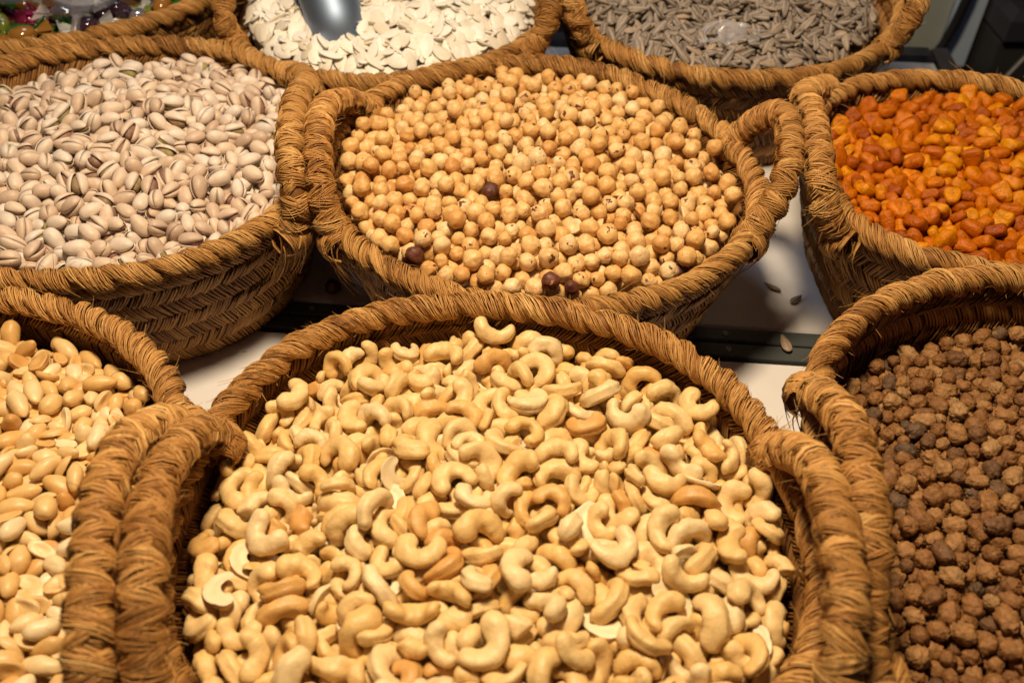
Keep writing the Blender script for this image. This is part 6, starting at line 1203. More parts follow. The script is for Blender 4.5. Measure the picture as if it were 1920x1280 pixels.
-22,25,0,88,1164,-429,780,-13,-18,56,0,85,787,-328,865,-44,-46,46,0,92,606,647,868,5,-17,-48,2,109,501,716,882,-25,-41,51,1,108,932,-221,838,6,43,56,0,91,1050,-41,813,-62,32,-3,2,109,1115,276,823,10,-12,-67,0,85,678,125,870,-3,52,-64,1,90,
621,255,877,-8,52,-66,0,97,891,185,901,5,-3,51,1,84,495,1098,782,-25,-75,-9,1,104,1248,-60,754,-30,29,-29,2,89,998,466,800,12,-6,-33,2,105,172,1191,801,-21,-46,16,0,109,1145,512,839,-42,-49,40,2,102,505,410,881,-45,-9,28,0,101,1008,-578,
811,33,-3,13,3,104,1034,183,812,-37,28,-32,0,99,697,692,862,30,46,13,0,98,1216,-163,764,21,23,32,2,85,486,498,901,38,51,-42,1,107,1176,250,775,-18,-4,42,1,107,1177,-78,773,-31,22,-17,2,85,1008,-431,815,-1,-64,46,2,83,1188,84,771,-14,10,5,2,
97,593,390,885,-34,46,42,2,100,305,1065,818,-31,30,72,1,100,923,-676,849,-12,-56,-30,4,98,1097,488,774,-10,17,-11,0,95,615,176,887,34,20,-76,2,91,632,1044,762,-10,-27,66,1,104,769,-103,855,10,82,24,1,82,1069,394,790,1,-9,-79,1,102,735,619,
827,-12,60,-49,0,90,861,855,808,-22,-81,-27,2,98,969,683,803,64,-28,22,0,100,798,338,882,-20,-31,80,1,83,974,-306,837,-79,-40,6,4,95,1118,-207,788,-15,57,-60,2,83,1009,742,842,-16,4,-22,2,90,1047,-541,787,-53,-66,5,4,101,619,807,825,-3,28,
47,0,107,1126,-6,770,49,-68,-6,3,107,853,-304,826,87,-17,-7,3,93,869,-639,839,41,13,-4,1,105,925,-6,841,12,-10,-38,0,109,1130,-555,766,-74,-43,9,4,90,823,466,849,-29,46,22,2,98,874,712,793,-36,53,-15,0,84,867,89,859,16,43,-19,2,81,1129,
-124,797,-34,-80,2,3,92,883,-570,831,-31,-41,-70,4,94,895,-413,851,-63,10,-5,3,88,848,-216,826,3,5,32,4,91,944,-544,814,0,-80,6,4,106,839,-440,837,4,-15,50,4,97,860,-25,846,-29,43,-19,4,108,598,478,859,32,-45,-38,2,92,483,902,812,17,-26,
-56,0,95,855,-157,854,-14,-78,-7,3,84,533,778,829,56,-24,-10,0,94,1005,604,791,0,-13,11,3,107,447,933,862,-57,64,-7,4,106,1088,-417,803,-34,17,31,3,94,824,695,836,-40,-28,34,4,104,918,-395,829,-68,2,-9,3,99,928,116,812,-1,5,-6,3,101,405,
739,849,14,-1,-24,1,102,863,253,843,-73,43,-6,0,99,329,950,831,2,-67,6,4,109,242,993,815,-5,3,81,2,109,1258,91,756,18,45,19,3,101,973,-177,803,89,-10,-9,4,86,1041,-174,806,-60,20,-23,4,94,1070,-137,784,-32,-78,4,3,98,596,933,806,-9,1,-28,3,
100,766,719,830,10,35,44,2,83,825,-536,828,-2,5,-40,3,108,790,262,863,-9,-28,12,3,107,684,474,866,-22,5,20,3,97,182,1079,809,8,20,-1,0,103,1008,-253,807,20,70,24,4,84,538,210,930,22,3,27,1,100,1225,21,739,-81,-30,12,4,89,837,-369,828,22,
-83,-3,4,92,401,619,865,10,10,10,2,99,413,991,807,-40,32,-23,0,108,730,465,838,-24,-7,-3,3,104,917,602,795,3,5,-35,1,92,781,545,827,-67,-49,20,2,92,669,396,868,74,-21,6,3,92,874,520,818,39,-22,-32,1,100,713,556,860,47,56,35,3,91,431,821,
840,51,-8,-41,2,91,946,507,836,20,55,-5,4,102,618,337,883,43,32,3,4,86,1099,76,789,15,-10,-60,4,109,977,-737,809,47,-66,-22,2,97,1106,-746,788,38,-28,-36,0,101,1149,372,747,-1,8,15,4,90,851,383,844,75,49,-7,4,95,639,962,774,-4,70,36,4,99,
511,845,855,61,-1,-7,4,90,916,365,829,46,17,14,4,84,676,-35,899,28,-81,20,4,99,533,515,858,9,-23,-27,4,104,717,306,881,11,13,-6,4,100,933,-292,811,-29,-79,4,4,92,934,-358,811,-89,-1,8,3,90,728,-243,882,18,-14,-20,4,89,947,353,814,51,11,22,
3,98,591,553,871,-18,11,28,4,81,537,640,829,42,-74,3,3,107,785,939,761,41,79,4,1,98,900,303,819,16,-18,-18,3,86,943,562,829,-22,-71,-5,3,81,304,834,853,-10,40,23,4,108,568,108,888,25,64,26,0,95,493,1017,796,70,-35,-3,3,83,1023,-326,795,-31,
-79,4,3,105,1237,265,753,-49,23,-41,4,109,1071,340,820,15,-34,61,3,109,980,288,820,-45,77,9,0,99,845,-136,827,17,-83,-3,4,90,651,557,833,14,-10,-58,4,93,560,301,877,27,34,13,4,107,935,416,795,7,5,77,4,104,1042,-234,788,8,2,69,4,85,975,46,
820,-56,17,-27,4,99,759,403,858,82,-1,-7,4,82,1139,-138,765,-3,7,-23,4,87,727,-160,857,-41,-12,42,3,82,1012,551,779,-36,-11,3,3,94,669,-161,875,25,-35,-49,2,97,224,913,855,26,53,-59,2,109,770,-465,862,-29,36,-34,0,100,700,204,848,87,18,-7,
3,110,842,639,802,16,-26,-19,4,100,714,799,824,1,18,24,4,106,1097,216,771,-5,6,-27,4,98,668,434,842,-19,-79,-25,4,85,391,898,831,85,11,-2,3,97,324,903,803,-2,7,52,3,101,811,766,787,9,-6,-46,1,89,531,334,873,24,-49,-19,4,95,764,101,859,-23,
36,78,4,100,673,867,789,-34,-73,30,2,87,549,862,817,-3,-2,-38,4,82,1223,175,741,-7,6,-47,4,107,566,1001,768,-45,-49,19,4,93,806,625,804,-28,-14,61,4,85,907,-727,817,-26,-1,36,3,105,873,853,741,59,-56,0,3,103,635,613,816,20,-83,4,4,82,954,
788,759,30,77,-10,0,90,321,737,851,39,-52,-5,4,94,1034,611,751,68,-48,-6,3,106,675,509,837,29,11,-19,4,81,946,189,808,76,-40,-7,3,109,696,932,756,64,-50,0,4,101,1105,583,771,-3,-37,41,2,97,504,989,769,-36,-81,13,4,107,722,354,848,4,-67,-15,
3,88,323,1001,789,-77,19,-20,3,83,429,1152,753,3,-32,60,4,105,864,393,808,-53,-69,8,3,93,702,543,817,-5,2,-25,4,87,961,636,758,81,-14,-8,4,81,586,913,776,83,4,-6,3,109,1058,277,788,27,21,-7,3,82,1125,150,786,-55,20,16,4,109,987,-492,798,78,
-40,-8,3,86,1086,-313,776,-5,7,-26,3,83,646,316,858,-54,-17,-4,4,84,357,681,847,-10,-15,88,3,100,813,346,821,-11,-85,4,4,97,436,1058,756,56,67,-11,3,88,574,562,833,-4,3,-13,4,99,510,216,866,-36,-80,3,3,99,767,413,824,6,5,85,4,104,947,-107,
812,40,-75,-4,3,106,412,435,882,35,-41,-29,0,94,824,36,830,9,-85,0,3,97,796,73,853,-2,-31,-51,3,110,648,719,802,-1,7,36,4,96,482,630,846,48,54,13,4,94,267,798,844,22,-18,-4,3,105,718,775,784,-7,4,-11,3,105,1016,-379,803,22,12,-17,4,80,335,
662,883,-8,-23,-79,3,84,268,1127,771,-3,-50,66,0,80,104,1224,750,44,3,-3,2,81,675,355,840,-48,-73,6,4,97,872,769,755,76,-32,-4,3,88,765,689,788,83,-9,-6,4,86,342,1043,768,-7,-2,-34,4,88,695,675,801,70,53,-10,4,87,427,558,844,86,1,-4,3,80,
373,1092,767,-6,37,65,3,95,735,292,836,42,-74,-2,3,95,367,832,811,-7,3,3,4,81,769,832,760,-6,6,2,3,80,711,-318,847,3,3,40,3,96,701,-227,847,55,-67,-4,3,87,246,860,814,22,-84,9,4,91,1103,317,761,5,6,56,3,81,534,855,789,14,-84,7,3,84,737,890,
767,-23,31,-30,3,82,680,-69,873,-83,-28,0,3,93,568,29,862,19,-85,-1,3,88,158,-295,881,1,1,-42,3,89,424,149,953,-7,-39,78,2,103,483,-800,889,30,-53,-51,1,101,509,60,927,17,17,-26,0,96,-412,1173,812,16,20,-76,2,107,130,356,934,89,-8,0,4,95,
254,-591,927,-21,73,-17,2,106,-221,-554,872,-32,76,-35,3,87,-221,775,890,13,68,-47,0,87,465,-175,892,-33,-24,2,3,94,-563,993,835,-35,-9,2,1,108,-67,786,921,12,83,-5,1,109,-733,476,877,16,-4,6,1,90,-93,-273,944,-13,-76,-5,1,102,139,94,925,
-3,-2,-66,4,95,89,-332,882,-6,-90,-1,4,102,580,-762,832,3,3,-18,3,98,-336,961,811,-8,5,-65,0,82,-730,-17,869,5,87,15,0,95,-484,-308,865,37,80,4,4,103,-527,-61,866,4,0,-78,3,91,-441,-235,891,56,-46,-15,0,90,-838,739,797,-3,40,-73,0,99,-712,
753,814,38,-46,-31,2,99,577,-691,869,-11,71,-50,1,110,-140,-599,882,-63,54,10,1,98,-927,715,760,-2,-8,-26,4,100,429,-131,899,-5,41,-59,0,95,-94,541,866,-3,0,13,3,102,-797,843,790,-9,-3,-22,0,106,-363,-220,924,23,-19,-51,0,100,-227,-354,900,
7,-45,-67,0,98,-484,-156,881,26,10,-3,3,89,78,-330,938,-6,0,74,0,90,606,-47,875,39,32,24,2,81,372,-208,929,82,30,3,2,81,-31,1037,804,-8,12,-64,2,89,-534,-197,882,29,-19,1,4,105,-257,-31,893,31,-71,-21,4,93,-751,908,759,-3,-7,-27,3,106,-13,
401,917,46,0,-35,0,99,217,205,905,5,10,74,0,96,-337,-315,946,-1,-66,40,0,95,-463,-429,878,-13,44,-49,2,95,-218,-85,901,2,14,-82,0,83,-623,174,853,85,22,4,3,86,-111,869,847,-33,-77,32,2,109,-864,519,798,-8,5,85,4,101,118,-731,863,-59,-18,-7,
3,106,239,-683,854,-67,56,4,3,103,275,20,930,35,0,20,3,109,-624,566,831,79,33,4,3,107,57,-53,884,0,-1,85,4,85,147,980,814,-24,13,-33,2,89,-90,-107,912,-15,-3,16,0,101,364,-313,932,59,36,4,2,108,105,809,868,-46,47,-1,0,101,-286,219,905,32,
73,7,1,106,-70,-643,880,76,-44,18,3,94,67,73,902,5,1,30,1,82,293,-380,874,-89,8,1,4,85,738,-581,837,3,2,22,3,106,-239,643,850,85,14,0,3,96,-343,-125,892,-11,20,-32,4,100,-345,116,902,16,-35,-53,0,96,315,545,882,43,3,-8,1,106,-412,-489,879,
11,-24,-66,1,95,-167,340,879,7,89,-2,3,97,-632,-75,860,-8,86,0,4,108,647,-326,853,-1,3,-17,4,85,100,-458,889,39,-42,-14,3,97,-565,-55,920,38,-33,-43,1,104,-65,338,896,7,3,-6,2,85,911,-892,810,-31,-65,18,0,102,-476,316,881,79,21,-3,1,86,-48,
-640,853,-58,-67,-5,3,82,-642,96,855,71,51,5,4,94,-13,144,906,-2,-44,48,4,106,-499,629,893,-61,-65,11,0,100,-701,141,883,-63,8,-22,0,102,-296,-611,863,44,-50,-13,3,89,-309,889,830,19,1,11,1,91,519,-418,865,3,0,60,3,102,-297,-127,895,66,-36,
-26,3,103,837,-751,809,-60,-60,2,3,97,-512,151,869,-58,67,-3,4,105,-629,779,814,42,-35,-24,2,82,-659,556,861,-31,70,-16,3,109,185,288,909,-13,-9,70,3,87,-227,265,945,-50,30,-37,2,92,-944,657,776,-27,-61,28,3,85,302,632,873,52,-58,11,3,85,
-950,505,801,-30,-15,-13,4,108,310,613,847,-5,3,20,4,90,-103,-389,900,-63,50,1,1,102,-19,907,859,3,-36,-49,4,98,-579,559,888,44,31,22,0,90,115,-544,881,0,26,-56,3,109,-317,35,922,23,33,-56,1,93,388,-84,959,57,-65,22,2,109,-332,-512,881,0,
-28,-51,3,106,-306,686,872,1,1,22,0,109,183,-621,861,-56,-68,-4,3,103,152,-426,900,-26,-35,52,1,102,-367,1112,775,4,-26,-61,1,89,-583,102,895,1,-1,-1,4,102,47,756,908,32,53,16,1,87,-174,461,871,38,80,-3,3,97,-160,636,869,27,33,29,2,83,327,
-432,871,0,3,-72,4,88,-432,448,876,-11,5,1,0,81,-493,250,902,-15,-80,-35,4,89,-221,666,909,-29,33,-53,0,99,1124,-872,761,-22,-33,38,1,82,-256,575,880,83,-5,-3,2,99,20,315,911,-81,-25,26,0,84,324,361,929,-18,8,-30,0,94,96,-20,935,20,44,2,0,
106,218,-90,885,-79,-44,0,3,100,713,-425,875,19,50,15,3,106,-771,659,819,-8,-3,42,3,82,246,-425,889,-19,-8,-6,4,102,-237,124,883,-26,85,-1,3,95,-9,497,901,-10,35,58,1,94,-270,-423,870,2,-2,12,3,96,-180,939,824,-11,0,-57,0,86,533,-38,867,
-86,-22,4,3,94,-841,553,850,69,19,3,0,90,-242,289,880,-2,2,87,3,108,-42,91,909,79,-19,-12,1,97,-357,394,897,14,2,-80,0,107,-591,-133,858,-61,61,-3,4,83,-169,-450,899,50,70,16,0,104,-732,564,835,18,-27,-39,0,90,8,-201,886,83,-32,-1,4,99,
-495,690,828,64,56,0,4,103,-420,676,861,-50,50,-31,0,98,-811,597,798,29,78,-3,3,103,427,265,874,51,-67,-21,4,83,150,657,878,2,19,-42,0,86,-418,-592,871,64,32,8,1,104,-468,80,871,-73,51,-2,4,90,-776,780,869,28,-19,-37,1,99,-712,473,826,6,-6,
-76,4,97,-494,1054,780,41,9,12,1,92,-432,511,852,26,83,-4,4,92,-494,831,829,11,22,-34,3,84,786,-691,820,-76,48,7,4,90,-513,-257,899,-29,-75,29,3,106,428,192,889,40,-1,-1,0,81,539,-526,876,-36,55,-36,0,83,321,186,884,32,-80,14,3,97,-100,200,
904,28,43,37,2,94,-101,645,887,40,65,-21,4,81,-292,-186,896,21,14,-53,4,84,83,1132,761,-7,-6,-45,3,97,-540,778,833,-36,2,-24,0,87,-923,789,805,25,-58,-51,2,102,169,356,899,12,-13,19,4,100,689,-534,875,-2,26,-49,1,93,-410,540,899,-26,-45,54,
2,83,-249,984,825,29,-82,21,4,91,-685,662,852,43,14,-14,0,107,-3,-123,888,-50,-74,9,4,89,1026,-780,773,64,-60,-9,4,90,505,-331,870,-83,-29,3,3,108,214,63,898,-30,7,-40,3,96,462,137,883,8,75,-34,4,93,625,-260,883,-1,43,-77,2,104,351,4,900,
43,-35,-33,2,96,237,-469,870,-83,-30,-1,3,85,442,-19,896,11,31,60,2,99,213,-351,900,52,-71,-13,2,95,1195,-775,768,46,-68,-27,0,106,152,101,887,0,1,20,4,110,-112,-715,865,75,21,-1,1,90,71,-168,905,19,35,47,2,93,-660,436,853,12,11,30,2,84,57,
143,883,51,-73,0,4,82,67,-503,872,-64,-60,-2,4,104,-264,332,896,-22,-14,-4,3,101,12,-278,880,-59,-67,-1,4,80,-396,33,908,17,-59,0,3,102,-406,904,860,0,29,-48,2,103,756,-835,809,-3,6,-79,3,96,99,167,937,76,1,-6,0,105,469,-212,885,49,3,23,3,
86,-415,283,909,-71,-9,34,1,92,894,-794,810,-1,-67,24,4,97,-4,-475,894,-16,72,-18,0,91,-65,674,935,-36,-40,49,0,102,-374,770,882,29,-18,-28,0,85,-86,467,892,45,-7,-17,0,87,176,776,848,45,37,0,4,98,602,-140,859,55,-68,-3,3,88,429,-720,868,
31,-6,-24,2,100,11,1205,771,-39,-57,52,0,106,74,652,947,20,5,-4,0,106,-248,499,891,-21,56,15,2,81,74,593,881,-43,-1,8,2,98,-367,212,928,-17,21,-36,2,81,156,-272,940,34,20,46,1,84,663,-752,844,-4,-38,76,2,86,-444,793,835,-34,51,-45,0,85,
-348,-631,849,-61,61,2,4,109,241,322,941,42,-54,-8,2,97,2,-711,865,-27,-19,53,3,105,669,-391,863,-15,-15,15,4,90,99,462,924,3,16,-34,2,96,-426,70,890,22,9,49,4,105,282,-718,857,19,19,23,3,86,522,-628,868,1,-4,-71,0,82,-211,1174,802,25,7,19,
1,94,-343,484,916,1,-10,-75,1,89,177,584,877,9,-45,58,3,102,155,520,898,6,-89,0,3,88,-222,130,954,43,-28,-51,0,85,-535,851,795,31,80,-5,4,82,277,101,906,18,87,-14,2,104,355,266,876,-3,-1,-71,3,108,277,272,893,8,-10,-66,2,84,118,265,903,-13,
7,-37,0,91,334,-648,882,25,9,0,0,100,49,-634,856,-53,-71,-5,3,85,-669,294,871,-16,-3,-16,1,103,-374,219,876,-1,-2,-14,4,104,-143,285,910,-30,25,11,2,89,-11,-17,907,-2,10,-58,2,93,-531,41,870,-90,7,-4,3,109,39,-729,844,-73,46,2,3,84,-616,
171,882,64,-62,5,4,90,-408,116,956,-60,-32,17,0,87,844,-745,858,-34,77,-7,1,82,126,-794,890,11,25,-30,0,108,-151,-180,974,70,-5,-19,1,109,337,-732,862,-73,-35,-22,4,98,-79,968,854,0,-14,59,2,96,282,-295,880,69,-58,-1,4,98,371,389,907,20,
-29,-15,4,86,175,2,902,61,-35,-22,1,87,-561,225,881,-35,24,-36,0,88,14,-634,901,-4,-6,13,2,87,464,308,938,39,72,27,0,107,-473,178,925,61,-25,-20,2,102,544,-171,890,-48,37,-25,1,99,-196,-666,866,-20,-23,46,2,84,-76,-8,896,-50,-46,3,4,89,
-219,393,919,14,25,1,1,94,35,-91,926,-13,4,3,1,82,789,-597,845,43,-34,-51,3,99,399,323,898,-7,-2,-76,3,86,-22,201,893,10,2,-22,4,105,-322,1070,810,62,52,-7,3,97,-528,-391,885,19,-64,4,3,96,-169,-251,903,-14,18,-37,2,98,718,-687,857,63,-31,
-8,0,93,291,472,876,68,-12,-21,4,98,-553,-284,879,13,-9,63,3,81,518,-452,922,-35,-18,37,0,93,-491,-93,901,-7,-12,12,4,95,-605,491,836,83,-31,6,4,83,-299,-312,877,-9,88,2,4,104,-615,-168,901,-42,-36,22,2,91,-602,382,868,-1,5,-51,0,87,-36,
-565,890,55,0,-12,0,98,418,-363,892,-61,-38,22,0,87,113,543,878,35,25,1,4,90,326,-500,891,46,5,8,1,97,-156,0,885,90,8,0,4,91,-259,447,895,40,12,-21,4,100,279,620,938,-9,58,-65,1,94,121,-604,881,-11,33,-29,3,105,353,474,886,-27,43,-12,4,100,
68,262,957,45,41,26,2,84,142,-129,910,-38,-61,35,0,97,305,-76,898,-23,-14,3,4,104,409,72,927,-32,18,5,1,91,-130,682,895,69,21,-13,4,87,-84,1091,870,4,19,58,0,109,-307,789,863,-75,-42,-5,3,92,286,-156,912,81,-9,-16,0,107,596,-384,886,9,5,44,
1,108,-283,-696,868,18,59,-54,2,93,-741,993,760,1,77,23,2,93,397,-226,878,82,-37,-2,4,100,-80,632,858,-2,-4,-44,3,109,221,-224,903,-45,3,1,2,95,6,-365,901,-25,-85,0,1,97,13,843,852,-14,12,-64,1,108,459,-568,856,-29,-83,-3,4,83,486,-262,889,
-14,81,-29,2,85,-802,203,857,53,42,24,1,105,-271,-516,863,1,-3,46,4,99,205,131,930,40,-37,-50,4,94,-138,754,859,-62,-18,20,4,107,-478,867,818,22,-14,34,4,80,-166,544,893,35,-82,5,3,94,89,935,841,82,-6,6,3,105,349,-114,900,6,43,37,3,96,198,
-29,943,-43,-64,-7,3,108,-283,113,929,-9,27,-30,4,109,-49,-10,945,51,47,17,3,99,93,-255,899,-29,-2,10,2,84,-418,198,903,-45,27,-25,3,92,38,998,847,-85,-10,8,1,97,-274,-62,945,18,-30,-62,2,81,216,432,928,-7,64,-61,0,93,-416,-122,931,19,-17,
-57,2,106,-207,-591,856,-37,80,3,3,84,-148,956,864,9,17,37,4,89,33,536,900,12,-50,38,3,88,-122,26,919,-5,-4,37,4,97,225,758,909,22,-79,19,2,109,383,250,907,85,-13,-5,4,90,69,393,889,35,37,10,3,85,-650,6,933,-64,52,13,0,97,-755,398,879,12,1,
2,0,84,289,-38,946,-31,72,23,1,95,-63,-223,888,1,-5,71,4,107,-78,-795,916,-27,-65,36,0,103,-749,272,858,-2,-36,10,4,82,-180,203,905,-10,4,52,0,91,308,346,873,16,-87,3,4,101,-926,582,806,2,-3,-75,0,105,631,-516,848,2,2,17,4,88,78,687,867,-4,
0,-59,0,87,-476,-344,923,1,49,-53,2,102,-59,1148,785,25,62,24,2,109,353,-331,875,0,1,7,3,87,232,660,871,30,29,34,0,97,-209,-160,904,-1,3,8,2,96,-470,941,813,-21,1,12,1,107,-440,-23,899,-51,13,-1,0,97,-361,-385,896,67,-28,-4,0,104,803,-861,
844,-24,0,25,1,86,529,-330,926,-75,-38,7,0,91,214,534,905,-26,26,-17,4,98,444,-466,888,6,7,35,0,90,-281,836,838,12,-40,79,4,97,-251,1036,862,-13,-13,-42,2,108,-207,859,871,-2,21,66,0,87,-348,320,941,-12,-66,48,1,92,-618,201,941,-57,-47,19,
0,100,190,-538,915,-15,63,-35,0,86,-321,-550,867,-4,73,-8,3,81,-848,415,841,45,-52,-10,1,100,-224,-730,838,3,7,-86,3,82,-530,385,888,1,-3,-33,3,97,-801,319,875,-57,-8,6,2,92,-475,376,933,14,-73,-13,2,101,542,-44,932,-36,82,7,0,109,-837,627,
833,-28,4,-69,4,95,290,-271,934,28,17,18,2,94,-201,-7,942,-49,15,-12,1,95,-829,675,803,35,-6,24,3,103,429,-610,876,-17,-69,-33,3,107,-121,-49,899,34,-10,13,3,90,-532,1125,761,72,15,6,0,96,-172,459,932,36,66,-10,2,95,-334,575,944,31,-16,-6,
0,96,612,-598,850,1,3,-20,4,109,166,884,901,30,68,-3,1,85,-373,-681,890,50,70,5,2,81,14,1234,852,7,4,1,2,97,-30,219,964,-11,8,14,0,99,-337,-616,895,-14,-20,54,3,99,-43,-417,905,70,-8,-47,4,94,-299,1201,811,7,47,-34,2,99,-93,-478,949,0,-36,
65,0,90,-358,-30,941,30,42,53,2,90,-229,-496,883,-57,-49,30,4,106,316,457,906,-13,19,-19,4,86,175,-82,930,-10,-62,39,3,103,-578,312,882,41,-45,58,3,97,16,-234,923,55,70,7,3,105,-163,-331,977,-4,16,63,1,108,171,265,966,-36,-31,48,1,98,-491,
-179,950,32,-24,-21,2,91,1039,-791,810,-61,-58,5,4,108,616,-536,906,42,43,25,2,100,-506,508,903,17,-56,-60,0,86,618,-108,899,-54,-41,-3,4,83,-41,580,898,9,11,82,3,107,-68,275,921,35,27,-24,1,81,-412,1035,826,-1,-48,55,1,94,483,29,868,3,1,
74,3,82,-250,-622,868,-38,-22,51,4,84,657,-453,857,39,-75,19,3,90,-700,249,900,24,18,-62,3,104,716,-318,896,-42,43,-21,2,81,83,-149,958,77,-19,-6,4,103,-676,364,871,21,-56,37,3,101,-285,-241,914,-30,78,-7,4,104,302,226,952,-31,-58,-60,0,
100,-17,713,870,-32,-40,52,0,97,98,1051,793,3,-73,34,4,98,150,867,834,28,78,-9,1,84,-572,116,862,-72,51,-4,4,94,-156,1068,804,-22,25,-61,1,105,-578,685,846,-41,-46,34,0,102,379,-564,862,-70,54,4,4,96,42,453,874,-2,1,44,3,101,-617,891,806,
36,16,10,1,105,-166,86,907,7,0,24,0,94,187,-728,847,-68,53,4,3,97,989,-863,793,-26,22,-32,1,92,240,387,875,13,-88,3,4,107,115,-685,852,-83,-24,-1,3,94,-114,402,876,88,7,1,3,96,],
 'tiger': [
-1019,-570,734,-40,19,-8,3,90,-836,-525,762,30,-43,-29,4,91,-975,-301,730,-26,-38,58,0,91,-916,-431,692,-6,7,-37,0,91,-1295,-542,619,-36,-76,-17,3,89,-1204,-632,661,24,-81,5,2,92,-1041,-473,710,19,-11,-57,0,90,-1301,-388,702,45,-41,-34,4,
83,-1245,-469,630,-17,-44,-68,2,92,-741,-114,823,-77,0,4,1,88,-858,-649,749,-12,-10,-5,1,79,-1059,-214,715,-42,-56,18,2,90,-913,-664,678,44,24,25,0,82,-1143,-361,677,40,47,11,2,90,-1227,-380,672,-10,34,-20,3,87,-940,79,768,3,-2,64,2,91,
-1101,-537,693,46,57,-31,0,80,-997,-218,771,38,-38,-22,4,81,-1166,-456,660,55,62,-17,0,81,-695,451,754,17,2,-39,0,91,-1068,-317,696,-68,33,37,0,89,-887,-62,744,-17,25,79,0,86,-1087,-401,722,6,-28,-71,4,80,-567,150,810,-40,55,-42,0,91,-1355,
-451,659,-13,-64,-46,2,83,-1107,-145,673,23,8,60,2,91,-1013,182,719,65,15,17,3,89,-913,-152,738,-26,69,-16,0,90,-1093,-69,756,27,-57,3,2,86,-744,-357,732,-47,-12,-47,2,88,-1085,217,708,-20,50,-31,1,87,-643,6,818,18,-75,-22,2,86,-1018,-26,
737,-71,30,1,4,87,-707,34,776,-43,52,-14,1,88,-990,-634,668,30,-38,74,0,79,-1339,-594,590,-6,-63,47,4,73,-1329,-153,646,-33,12,34,0,88,-1249,-104,683,4,-36,-63,3,83,-788,-445,762,-4,-2,-23,1,74,-832,243,747,9,-23,-47,2,90,-801,-104,765,17,
-10,-32,4,76,-1120,-589,626,3,73,-11,0,88,-943,-620,732,-36,37,73,0,71,-646,590,762,2,48,-9,2,91,-520,446,804,-69,1,-41,2,89,-1307,128,643,-13,41,-34,3,90,-785,-220,767,68,-43,15,3,75,-642,103,780,-8,9,-19,3,91,-876,-513,693,6,22,-76,3,75,
-590,336,788,17,-16,-68,0,82,-847,-316,767,-40,-30,63,2,77,-1177,-552,679,1,8,-48,2,75,-745,817,703,13,63,-35,0,88,-860,515,709,45,9,10,0,85,-632,215,791,9,0,53,0,78,-1058,123,672,-11,-11,55,1,83,-849,97,758,56,-16,15,0,81,-1345,-342,652,
-21,-17,-13,2,78,-1245,193,675,42,-34,-57,2,85,-1145,42,687,-51,-39,21,1,80,-1291,341,639,-12,5,67,1,81,-881,-275,695,39,-54,-17,3,92,-1206,-691,594,77,13,-24,0,81,-1201,-295,666,-49,-38,42,2,82,-919,211,742,5,-64,-34,3,82,-731,-169,771,
-35,2,-16,0,76,-475,1040,678,-32,-50,62,1,89,-1060,877,621,5,-35,16,1,90,-1243,561,614,26,-13,-38,3,85,-744,-298,782,-81,19,-22,3,69,-695,676,709,3,-5,-29,1,83,-916,710,702,-4,-75,-23,3,87,-627,414,796,-53,24,18,2,83,-1318,-258,640,-10,-21,
-79,1,74,-1029,-564,654,-39,62,-7,4,87,-1174,117,692,-15,63,1,0,74,-839,10,761,-9,9,-29,0,74,-326,985,733,20,-87,-3,0,87,-961,270,715,64,5,25,1,85,-1270,-627,610,-39,74,1,0,65,-977,-109,704,-35,-6,25,0,83,-793,703,708,69,-11,18,0,80,-1112,
-671,615,22,-10,-13,1,75,-1187,57,626,-61,56,3,0,84,-1196,-539,599,30,38,-2,2,88,-678,1126,618,38,-4,-26,1,92,-1357,-652,574,11,64,23,0,64,-682,-250,791,-25,-41,52,1,89,-1190,-29,648,-69,11,17,3,85,-1131,334,634,54,12,3,1,80,-1092,-649,674,
65,-3,-36,2,65,-1277,426,637,14,53,-59,1,77,-875,645,678,-25,83,-2,1,80,-1102,-54,676,24,38,62,3,84,-1308,225,628,-6,7,17,2,80,-831,-588,703,-42,26,-22,3,88,-403,738,766,-34,42,-68,2,83,-925,-239,748,-48,-18,53,0,71,-355,1212,638,7,-14,41,
2,91,-67,1228,682,11,77,-42,0,90,-998,-390,696,-18,23,12,2,78,-598,494,767,7,3,67,3,91,-1128,454,640,-81,3,11,4,74,-941,4,727,7,-3,88,3,74,-724,141,797,77,-20,14,4,65,-865,-438,750,74,5,-20,2,65,-1035,789,602,-37,-58,-30,3,84,-803,577,714,
86,-15,14,4,77,-1129,678,608,-61,20,45,1,86,-288,791,742,-58,43,-7,0,80,-361,1033,662,18,43,35,0,86,-957,791,633,-67,-4,25,0,81,-973,346,698,25,68,-39,0,74,-1166,586,608,47,-61,16,2,82,-511,365,796,49,24,-62,0,72,-259,1227,659,-20,76,-13,4,
81,-353,881,724,62,47,31,2,89,-432,543,783,-45,5,-13,4,68,-886,1028,630,19,-61,-34,3,82,-754,255,760,-45,-44,-19,3,75,-822,-351,708,30,-36,-10,4,71,-715,112,726,-74,2,15,1,92,-1057,587,668,-42,5,-24,1,74,-840,329,711,-7,20,-8,1,78,-1085,
524,641,-73,34,25,2,83,-1067,436,684,34,14,-77,2,74,-443,1203,624,-49,29,22,2,83,-1104,-725,664,-12,16,-40,0,62,-1019,654,667,75,28,34,2,82,-238,1141,673,-31,3,21,2,87,-811,-684,696,27,80,-27,1,86,-663,345,761,35,-35,-31,0,68,-831,-152,729,
-58,-31,53,3,65,-162,1236,674,42,-9,18,0,79,-396,658,768,-51,-22,-42,2,75,-207,927,701,68,-18,-54,0,78,-979,869,613,-9,28,-18,2,87,-639,-160,792,1,24,64,0,84,-1314,48,661,15,7,1,0,63,-797,-269,712,-29,-31,53,1,90,-831,440,722,-23,62,-28,1,
